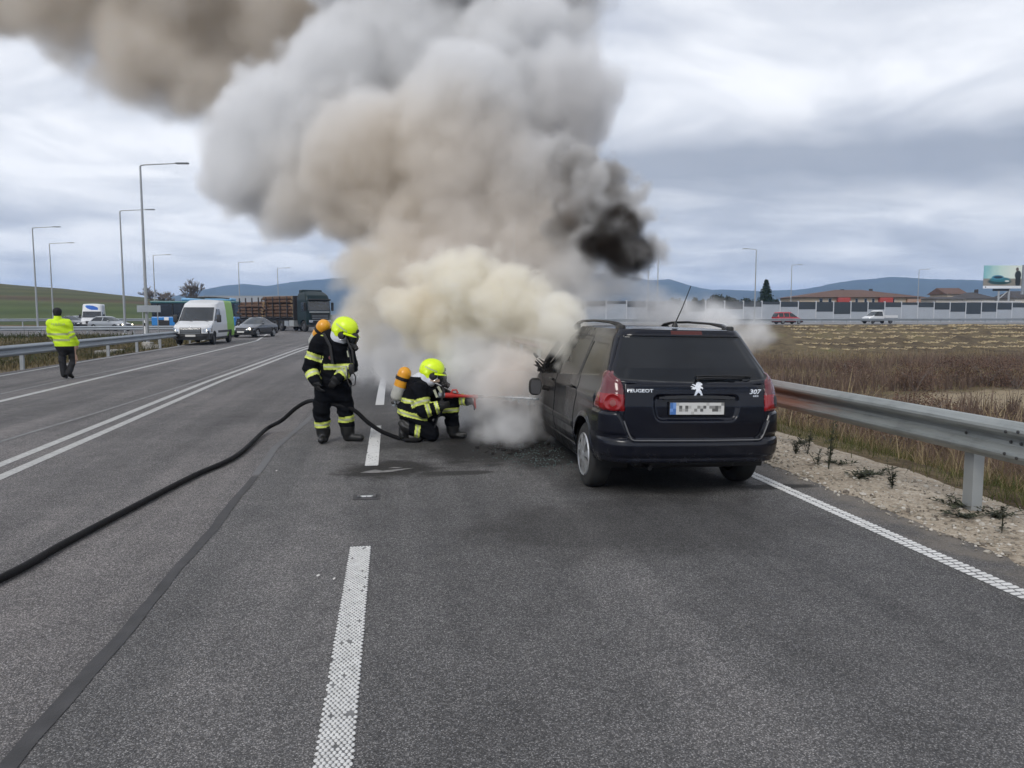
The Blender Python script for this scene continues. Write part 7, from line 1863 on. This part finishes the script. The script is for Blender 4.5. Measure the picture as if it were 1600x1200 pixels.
M['hose'] = mat('black_fire_hose', (.007, .007, .008), .75, spec=.25, vary=.3, vscale=30, bump=.4, bscale=220)
def l2w(p0, u, v, z):   # local (right, away, up) of a person to the world
    return Vector((p0.x + u * cY + v * sY, p0.y - u * sY + v * cY, z))
hp = [Vector((-3.2, 2.6, .032)), Vector((-2.80, 4.0, .032)), gnd(0, 905, .03), gnd(100, 850, .03), gnd(200, 797, .03), gnd(300, 745, .03), gnd(370, 712, .03)]
hp = [Vector((p.x, p.y, .033)) for p in hp]
hp += [at(415, 681, 10.9), at(440, 657, 10.75), at(462, 638, 10.6), at(482, 627, 10.42), l2w(p1, -.14, -.02, .545), l2w(p1, .05, -.06, .50), at(553, 641, 10.2), at(575, 660, 10.25), at(598, 675, 10.3), at(625, 685, 10.35)]
hp[7].z = max(hp[7].z, .06)
hp += [l2w(p2, -.25, -.24, .034), l2w(p2, -.10, -.22, .033), l2w(p2, -.10, .05, .033), l2w(p2, .02, .27, .10), l2w(p2, .10, .28, .35), l2w(p2, .15, .10, .56), l2w(p2, .19, -.06, .61), l2w(p2, .237, -.10, .615)]
def catmull(P_, n):
    out = []
    for i in range(len(P_) - 1):
        p0, pa, pb, p3 = P_[max(i - 1, 0)], P_[i], P_[i + 1], P_[min(i + 2, len(P_) - 1)]
        for k in range(n):
            t = k / n; out.append(.5 * ((2 * pa) + (pb - p0) * t + (2 * p0 - 5 * pa + 4 * pb - p3) * t * t + (3 * pa - p0 - 3 * pb + p3) * t ** 3))
    return out + [P_[-1]]
cp_ = catmull(hp, 10); 
for p in cp_: p.z = max(p.z, .031)
tag(MB().tube(cp_, .028, 14).build('fire_hose', M['hose'], None, True), 'long black fire hose snaking across the road to the nozzle', 'fire hose')
MB().lathe([(-.09, .034), (-.085, .04), (-.05, .04), (-.045, .035), (-.01, .035), (0, .03)], a_, nd, 14).build('coupling', M['galv_old'], nz_, True)
# water: a thin jet breaking into drops
w0 = l2w(p2, .75, -.058, .590); w1 = Vector((CARX - .95, 9.15, .66)); mb = MB()
pts = [w0.lerp(w1, t) + Vector((0, 0, .03 * t * (1 - t))) for t in np.linspace(0, 1, 14)]
mb.tube(pts, [.005 + .010 * t for t in np.linspace(0, 1, 14)], 8)
for k in range(420):
    t = random.random() ** .8; s_ = .004 + .035 * t; c = w0.lerp(w1, t) + Vector((random.gauss(0, s_), random.gauss(0, s_), random.gauss(0, s_) - .02 * t)); r = random.uniform(.002, .006)
    mb.obox(c, (r, 0, 0), (0, r * 1.8, 0), (0, 0, r))
M['water'] = mat('white_water_spray', (.78, .80, .82), .25, trans=.35)
stuff(mb.build('water_jet', M['water']), 'thin white water jet shooting from the nozzle into the smoke', 'water jet')

# ---- police officer -------------------------------------------------------------------------------------
p3 = gnd(103, 592); f3 = empty('person', p3, R(16)); tag(f3, 'police officer in fluorescent yellow coat and black cap walking away on the road', 'person')
B = Body((-.55, -.35, -.03), (.55, .40, 1.95), .011)
B.cone((-.03, .02, .95), (-.06, .0, .48), .115, .085, .04); B.cone((-.06, .0, .48), (-.035, -.03, .12), .085, .075, .03); B.cone((-.035, -.03, .10), (.0, .12, .05), .062, .045, .02)
B.cone((.12, .0, .95), (.19, .06, .50), .12, .088, .04); B.cone((.19, .06, .50), (.085, -.10, .16), .085, .072, .03); B.cone((.085, -.10, .13), (.15, .02, .05), .06, .045, .02)
B.cone((.03, .0, .86), (-.04, .0, 1.15), .20, .195, .05, flat=(1.18, .85, 1)); B.ell((-.08, .0, 1.35), (.26, .165, .22), .06); B.cone((-.28, .0, 1.47), (.10, .02, 1.47), .09, .09, .06)
B.cone((.11, .0, 1.45), (.19, -.03, 1.15), .092, .08, .04); B.cone((.19, -.03, 1.15), (.285, .05, .92), .078, .065, .03)
B.cone((-.29, .0, 1.45), (-.30, .10, 1.15), .09, .078, .04); B.cone((-.30, .10, 1.15), (-.22, .26, .98), .075, .06, .03)
B.cone((-.11, .0, 1.52), (-.115, .02, 1.62), .085, .062, .03); B.ell((-.115, .02, 1.70), (.085, .10, .12), .02)
B.folds(.007, 22, .7, lambda X, Y, Z: (Z < 1.45) & (Z > .2))
glove(B, (.29, .055, .90), (.15, .2, -.9), (1, -.2, .1), (0, .9, .1), .0115, .065, .7)
B.floor(.0)
def as3(c):
    m = np.full(len(c), 1); m[c[:, 2] < .86] = 0; m[(c[:, 2] < .86) & (c[:, 0] > .235)] = 2; m[c[:, 2] < .11] = 3; m[c[:, 2] > 1.605] = 2
    hx = np.abs(c[:, 2] - 1.03) < .03; m[(np.abs(c[:, 2] - 1.17) < .028) & (c[:, 0] < .12)] = 4; m[(np.abs(c[:, 2] - 1.02) < .028) & (c[:, 0] < .15)] = 4
    t, d = cyl_t(c, (.19, -.03, 1.15), (.285, .05, .92)); m[(t > .0) & (t < .2) & (c[:, 0] > .13) & (d < .13)] = 4; t, d = cyl_t(c, (.11, .0, 1.45), (.19, -.03, 1.15)); m[(t > .72) & (t < .90) & (c[:, 0] > .12)] = 4; return m
V, F_ = B.net(); V = smooth_mesh(V, F_, 2); C_ = V[F_].mean(1)
mesh_np('body', V, F_, [M['uniform'], M['hiviz_coat'], M['skin'], M['boot'], M['grey_tape']], f3, smooth=True, midx=as3(C_))
B2 = Body((-.26, -.16, 1.64), (.05, .22, 1.88), .009); B2.ell((-.115, .015, 1.765), (.105, .118, .095), .02); B2.cone((-.115, .0, 1.70), (-.115, .01, 1.74), .097, .10, .02); B2.cone((-.16, .10, 1.725), (-.07, .15, 1.715), .03, .03, .03)
V, F_ = B2.net(); mesh_np('cap', smooth_mesh(V, F_, 2), F_, M['uniform'], f3, smooth=True)
B2 = Body((-.26, -.16, 1.46), (.05, .16, 1.68), .009); B2.cone((-.11, .0, 1.53), (-.115, .01, 1.59), .105, .092, .02); V, F_ = B2.net(); mesh_np('collar', smooth_mesh(V, F_, 2), F_, M['hiviz_coat'], f3, smooth=True)
cu = bpy.data.curves.new('lettering', 'FONT'); cu.body = 'POLÍCIA'; cu.size = .085; cu.extrude = .002; cu.align_x = 'CENTER'; tmp = bpy.data.objects.new('lettering', cu); COL.objects.link(tmp); dg = bpy.context.evaluated_depsgraph_get(); me = bpy.data.meshes.new_from_object(tmp.evaluated_get(dg)); bpy.data.objects.remove(tmp); me.materials.clear(); me.materials.append(M['grey_tape'])
lt = link('lettering', me, f3); lt.location = (-.09, -.172, 1.40); lt.rotation_euler = (R(82), 0, 0)
# ================================================================ AIR: even pale haze between here and the mountains
hz = MB().box((-4600, -4600, -6.0), (4600, 4600, 172.0)).build('haze', None)
hz.data.materials.clear()
hm = bpy.data.materials.new('haze_air'); hm.use_nodes = True; ht = hm.node_tree; ht.nodes.clear()
pv = N(ht, 'ShaderNodeVolumePrincipled', {'Color': (0.42, 0.63, 1.0, 1), 'Density': 2.6e-4, 'Anisotropy': 0.2})
N(ht, 'ShaderNodeOutputMaterial', {'Volume': pv.outputs[0]})
hz.data.materials.append(hm); stuff(hz)
# ================================================================ SMOKE: real volumes (density grids)
def smoke_material(name, dens, base, spots, anis=0.0):
    m = bpy.data.materials.new(name); m.use_nodes = True
    nt = m.node_tree; nt.nodes.clear()
    pos = N(nt, 'ShaderNodeNewGeometry').outputs['Position']
    col = base
    if spots:   # ragged borders between tints
        pos = VMATH(nt, 'ADD', pos, VMATH(nt, 'SCALE', VMATH(nt, 'SUBTRACT', NOISE(nt, pos, 1.1, 2.0, 0.5, 0.0, True), (0.5, 0.5, 0.5)), scale=1.6))
    for (c, r0, r1, colr) in spots:
        f = MAPR(nt, VMATH(nt, 'DISTANCE', pos, tuple(c)), r0, r1, 1.0, 0.0, True)
        col = MIXC(nt, f, col, colr)
    d = MATH(nt, 'MULTIPLY', N(nt, 'ShaderNodeAttribute', attribute_name='density').outputs['Fac'], dens)
    pv = N(nt, 'ShaderNodeVolumePrincipled', {'Density': d, 'Anisotropy': anis})
    pv.inputs['Density Attribute'].default_value = ''
    if isinstance(col, bpy.types.NodeSocket): nt.links.new(col, pv.inputs['Color'])
    else: pv.inputs['Color'].default_value = tuple(col) + (1,)
    N(nt, 'ShaderNodeOutputMaterial', {'Volume': pv.outputs[0]})
    return m

def smoke(name, label, balls, mat, voxel, bump=0.35, bump_scale=1.1, warp=0.4, warp_scale=0.6, curl=0.12, edge=0.35, wisp=0.0, seed=0.0, pad=0.3, join=0.25, frac=1.1):
    """balls: (centre, radius, weight) clusters; billows come from cellular and fractal noise; wisp thins the body into shreds"""
    lo = Vector((1e9,) * 3); hi = Vector((-1e9,) * 3)
    for c, r, w in balls:
        for i in range(3):
            lo[i] = min(lo[i], c[i] - r - pad); hi[i] = max(hi[i], c[i] + r + pad)
    lo.z = max(lo.z, 0.02)
    me = bpy.data.meshes.new(name)
    o = bpy.data.objects.new(name, me); COL.objects.link(o)
    ng = bpy.data.node_groups.new(name, 'GeometryNodeTree')
    ng.interface.new_socket('Geometry', in_out='OUTPUT', socket_type='NodeSocketGeometry')
    p = N(ng, 'GeometryNodeInputPosition').outputs[0]
    ps = VMATH(ng, 'ADD', p, (seed, seed * 1.7, seed * 0.6))
    def wv(scale, amt, det=2.0):
        return VMATH(ng, 'SCALE', VMATH(ng, 'SUBTRACT', NOISE(ng, ps, scale, det, 0.55, 0.0, True), (0.5, 0.5, 0.5)), scale=amt)
    w1 = wv(warp_scale, warp * 2, 3.0)
    w2 = wv(bump_scale * 2.4, curl * 2, 2.0)
    pw = VMATH(ng, 'ADD', p, w1)
    acc = None
    for c, r, w in balls:
        d = VMATH(ng, 'DISTANCE', pw, tuple(c))
        s = MATH(ng, 'MULTIPLY_ADD', d, -1.0, r)            # signed depth inside the ball
        if w != 1: s = MATH(ng, 'MULTIPLY', s, w)
        acc = s if acc is None else MATH(ng, 'SMOOTH_MAX', acc, s, join)
    pb = VMATH(ng, 'ADD', VMATH(ng, 'ADD', ps, VMATH(ng, 'SCALE', w1, scale=0.7)), w2)
    # cauliflower bumps at three sizes, then fine torn fractal edges
    for k, (f, am) in enumerate(((1.0, 1.0), (2.1, 0.55), (4.3, 0.30))):
        v = N(ng, 'ShaderNodeTexVoronoi', {'Vector': pb, 'Scale': bump_scale * f}, feature='F1', distance='EUCLIDEAN')
        acc = MATH(ng, 'ADD', acc, MATH(ng, 'MULTIPLY_ADD', v.outputs['Distance'], -2.0 * bump * am, 0.98 * bump * am))
    fb = NOISE(ng, pb, bump_scale * 2.2, 6.0, 0.66, 0.35)
    acc = MATH(ng, 'ADD', acc, MATH(ng, 'MULTIPLY_ADD', fb, bump * frac, -bump * frac * 0.5))
    den = MAPR(ng, acc, 0.0, edge, 0.0, 1.0, True)
    if wisp > 0:
        n2 = NOISE(ng, VMATH(ng, 'ADD', pb, w1), bump_scale * 1.4, 5.0, 0.6, 0.6)
        den = MATH(ng, 'MULTIPLY', den, MAPR(ng, n2, 0.40, 0.66, 1 - wisp, 1.0, True))
    den = MATH(ng, 'MULTIPLY', den, MAPR(ng, N(ng, 'ShaderNodeSeparateXYZ', {0: p}).outputs['Z'], 0.02, 0.10, 0.0, 1.0))
    res = [max(8, int((hi[i] - lo[i]) / voxel)) for i in range(3)]
    vc = N(ng, 'GeometryNodeVolumeCube', {'Density': den, 'Background': 0.0, 'Min': tuple(lo), 'Max': tuple(hi),
           'Resolution X': res[0], 'Resolution Y': res[1], 'Resolution Z': res[2]})
    sm = N(ng, 'GeometryNodeSetMaterial', {'Geometry': vc.outputs[0], 'Material': mat})
    N(ng, 'NodeGroupOutput', {0: sm.outputs[0]})
    md = o.modifiers.new('smoke', 'NODES'); md.node_group = ng
    me.materials.append(mat)
    o['kind'] = 'stuff'; o['label'] = label; o['category'] = 'smoke'
    return o

def P(x, y, depth, rpx, w=1):
    return (at(x, y, depth), rpx * depth / FPX, w)

# the big pale head and the column under it
head = [P(450, 200, 14.0, 120), P(395, 262, 14.0, 92), P(440, 310, 13.8, 66), P(545, 120, 14.0, 120), P(670, 100, 14, 130), P(800, 90, 13.5, 120),
    P(860, 180, 13, 105), P(720, 240, 13, 150), P(590, 270, 13.3, 130), P(460, 300, 13.6, 62), P(890, 60, 13.5, 60), P(958, 128, 13.2, 42), P(905, 140, 13.2, 60),
    P(800, 310, 12.8, 120), P(650, 340, 12.8, 95), P(545, 340, 13.0, 62), P(895, 270, 12.6, 72), P(730, -80, 14.5, 190), P(590, -40, 14.5, 130), P(880, -40, 14, 90),
    P(560, 420, 12.6, 60), P(500, 400, 13, 24), P(640, 400, 12.3, 80), P(720, 370, 12.3, 90), P(800, 400, 12.1, 85), P(880, 370, 12.0, 70), P(600, 470, 12.2, 62), P(560, 500, 12.6, 40), P(700, 440, 12.0, 80), P(860, 430, 11.8, 50), P(930, 330, 12.2, 48)]
mat_head = smoke_material('smoke_grey', 4.2, (0.962, 0.965, 0.971), [
    (at(600, 380, 12.3), 1.2, 3.4, (0.915, 0.875, 0.82)),
    (at(790, 330, 12), 0.6, 2.2, (0.915, 0.885, 0.85)),
    (at(560, 480, 12.3), 0.4, 1.5, (0.94, 0.905, 0.83)),
    (at(920, 230, 12.6), 0.5, 2.0, (0.89, 0.885, 0.885))])
smoke('smoke_plume', 'tall pale grey smoke head billowing up from the burning car, brownish underneath', head, mat_head, 0.065, frac=2.6, bump=0.26, bump_scale=0.66, warp=0.50, warp_scale=0.42, curl=0.22, edge=0.36)
drift = [P(420, 20, 19, 120), P(300, 70, 19, 100), P(200, 60, 20, 85), P(90, 0, 20, 95), P(-40, -10, 21, 90), P(310, -60, 19, 170), P(230, 110, 19.5, 85), P(110, 60, 20, 70), P(330, 120, 18.6, 80), P(20, 30, 20.5, 60), P(120, -90, 21, 150), P(335, 150, 18.5, 58), P(300, 175, 18.5, 26), P(520, -40, 18.5, 120), P(160, 120, 20, 34)]
mat_drift = smoke_material('smoke_brown', 2.4, (0.88, 0.842, 0.79), [(at(100, 20, 20), 1.0, 4.0, (0.85, 0.81, 0.755))])
smoke('drifting_smoke', 'brown smoke drifting away to the upper left behind the pale smoke head', drift, mat_drift, 0.14, bump=0.42, bump_scale=0.45, warp=0.9, warp_scale=0.30, curl=0.25, edge=0.9, seed=5.0, frac=2.4)

beige = [P(890, 505, 10.1, 34), P(905, 535, 10.0, 20), P(850, 480, 10.2, 52), P(790, 470, 10.4, 66), P(720, 465, 10.6, 72), P(655, 490, 10.8, 56), P(700, 405, 10.7, 26), P(745, 425, 10.6, 44), P(770, 415, 10.5, 26), P(650, 430, 10.9, 34),
    P(690, 525, 10.7, 36), P(810, 515, 10.3, 38), P(868, 545, 10.0, 26), P(885, 562, 9.9, 16), P(610, 480, 11.1, 34), P(640, 535, 11, 24), P(895, 480, 10.1, 20),
    P(870, 490, 9.6, 34), P(898, 488, 9.4, 24)]
mat_beige = smoke_material('smoke_cream', 7.0, (0.990, 0.968, 0.905), [(at(640, 500, 10.8), 0.2, 1.2, (0.975, 0.94, 0.86)), (at(880, 590, 10), 0.1, 0.7, (0.975, 0.91, 0.85))])
smoke('cream_smoke', 'thick cream coloured smoke rolling out of the front window of the burning car', beige, mat_beige, 0.036, frac=2.4, bump=0.12, bump_scale=2.1, warp=0.17, warp_scale=1.5, curl=0.08, edge=0.17, seed=3.0, join=0.12)

pour = [P(893, 520, 8.72, 27), P(908, 540, 8.62, 18), P(882, 548, 8.75, 24), P(874, 572, 8.85, 13), P(912, 508, 8.75, 22), P(868, 510, 8.95, 34), P(897, 560, 8.68, 13), P(889, 578, 8.72, 8), P(900, 490, 8.95, 24), P(875, 478, 9.2, 34), P(850, 540, 9.0, 24)]
smoke('window_smoke', 'cream smoke pouring out of the broken front window over the door and roof edge', pour, mat_beige, 0.026, bump=0.05, frac=2.2, bump_scale=3.2, warp=0.09, warp_scale=2.4, curl=0.04, edge=0.12, seed=21.0, join=0.08)

soot = [P(960, 372, 10.7, 64), P(1000, 385, 10.9, 30), P(985, 405, 10.8, 34), P(925, 335, 11.0, 50), P(905, 375, 11.2, 26), P(985, 398, 11.1, 26), P(905, 310, 11.5, 44), P(1000, 350, 11.3, 34), P(950, 290, 11.6, 46), P(1020, 385, 11.3, 28), P(900, 255, 11.8, 40), P(1035, 410, 11.3, 18), P(990, 310, 11.6, 30), P(880, 350, 11.4, 30), P(925, 295, 11.0, 40), P(900, 260, 11.2, 34), P(890, 320, 11.0, 36), P(875, 225, 11.6, 32)]
mat_soot = smoke_material('smoke_soot', 9.0, (0.80, 0.795, 0.79), [(at(905, 300, 11.4), 0.2, 1.0, (0.48, 0.46, 0.44)), (at(900, 345, 11.0), 0.15, 0.6, (0.45, 0.40, 0.36)), (at(935, 350, 10.9), 0.1, 0.45, (0.22, 0.19, 0.17)), (at(967, 384, 10.8), 0.50, 0.95, (0.07, 0.058, 0.05))])
smoke('soot_smoke', 'black sooty smoke puff above the bonnet of the burning car', soot, mat_soot, 0.045, bump=0.17, bump_scale=1.8, warp=0.24, warp_scale=1.2, curl=0.10, edge=0.28, seed=7.0, join=0.15, frac=2.6)

white = [P(800, 660, 9.9, 48), P(770, 620, 10.2, 62), P(740, 570, 10.6, 72), P(800, 580, 10.2, 62), P(835, 640, 9.8, 42), P(760, 680, 10.0, 34), P(815, 695, 9.55, 26), P(790, 700, 9.7, 22),
    P(850, 580, 10.0, 46), P(700, 590, 11.5, 66), P(640, 555, 13, 76), P(590, 535, 15, 66), P(700, 550, 12, 80), P(560, 520, 17, 50), P(720, 640, 11.2, 40)]
mat_white = smoke_material('smoke_white', 7.0, (0.994, 0.994, 0.995), [(at(840, 570, 10), 0.3, 1.0, (0.985, 0.945, 0.91))])
smoke('white_smoke', 'white smoke and steam drifting low between the kneeling firefighter and the car', white, mat_white, 0.05, bump=0.16, bump_scale=1.7, warp=0.25, warp_scale=1.0, curl=0.10, edge=0.34, wisp=0.62, seed=11.0, frac=2.0)
haze_ = [P(930, 450, 11.5, 56), P(970, 450, 11.7, 50), P(1000, 480, 11.9, 56), P(1060, 495, 12.4, 46), P(1130, 508, 12.6, 52), P(1182, 515, 12.6, 42), P(1150, 525, 12.4, 40), P(1185, 535, 12.2, 26), P(960, 420, 11.6, 40), P(900, 410, 11.5, 50), P(940, 400, 11.5, 30), P(1085, 515, 12.6, 40), P(1020, 440, 12, 22)]
mat_thin = smoke_material('smoke_thin_white', 5.0, (0.993, 0.993, 0.995), [])
smoke('thin_smoke', 'thin bluish white smoke rising behind the roof of the burning car', haze_, mat_thin, 0.055, bump=0.18, bump_scale=1.6, warp=0.30, warp_scale=0.9, curl=0.12, edge=0.45, wisp=0.66, seed=17.0, frac=2.0)
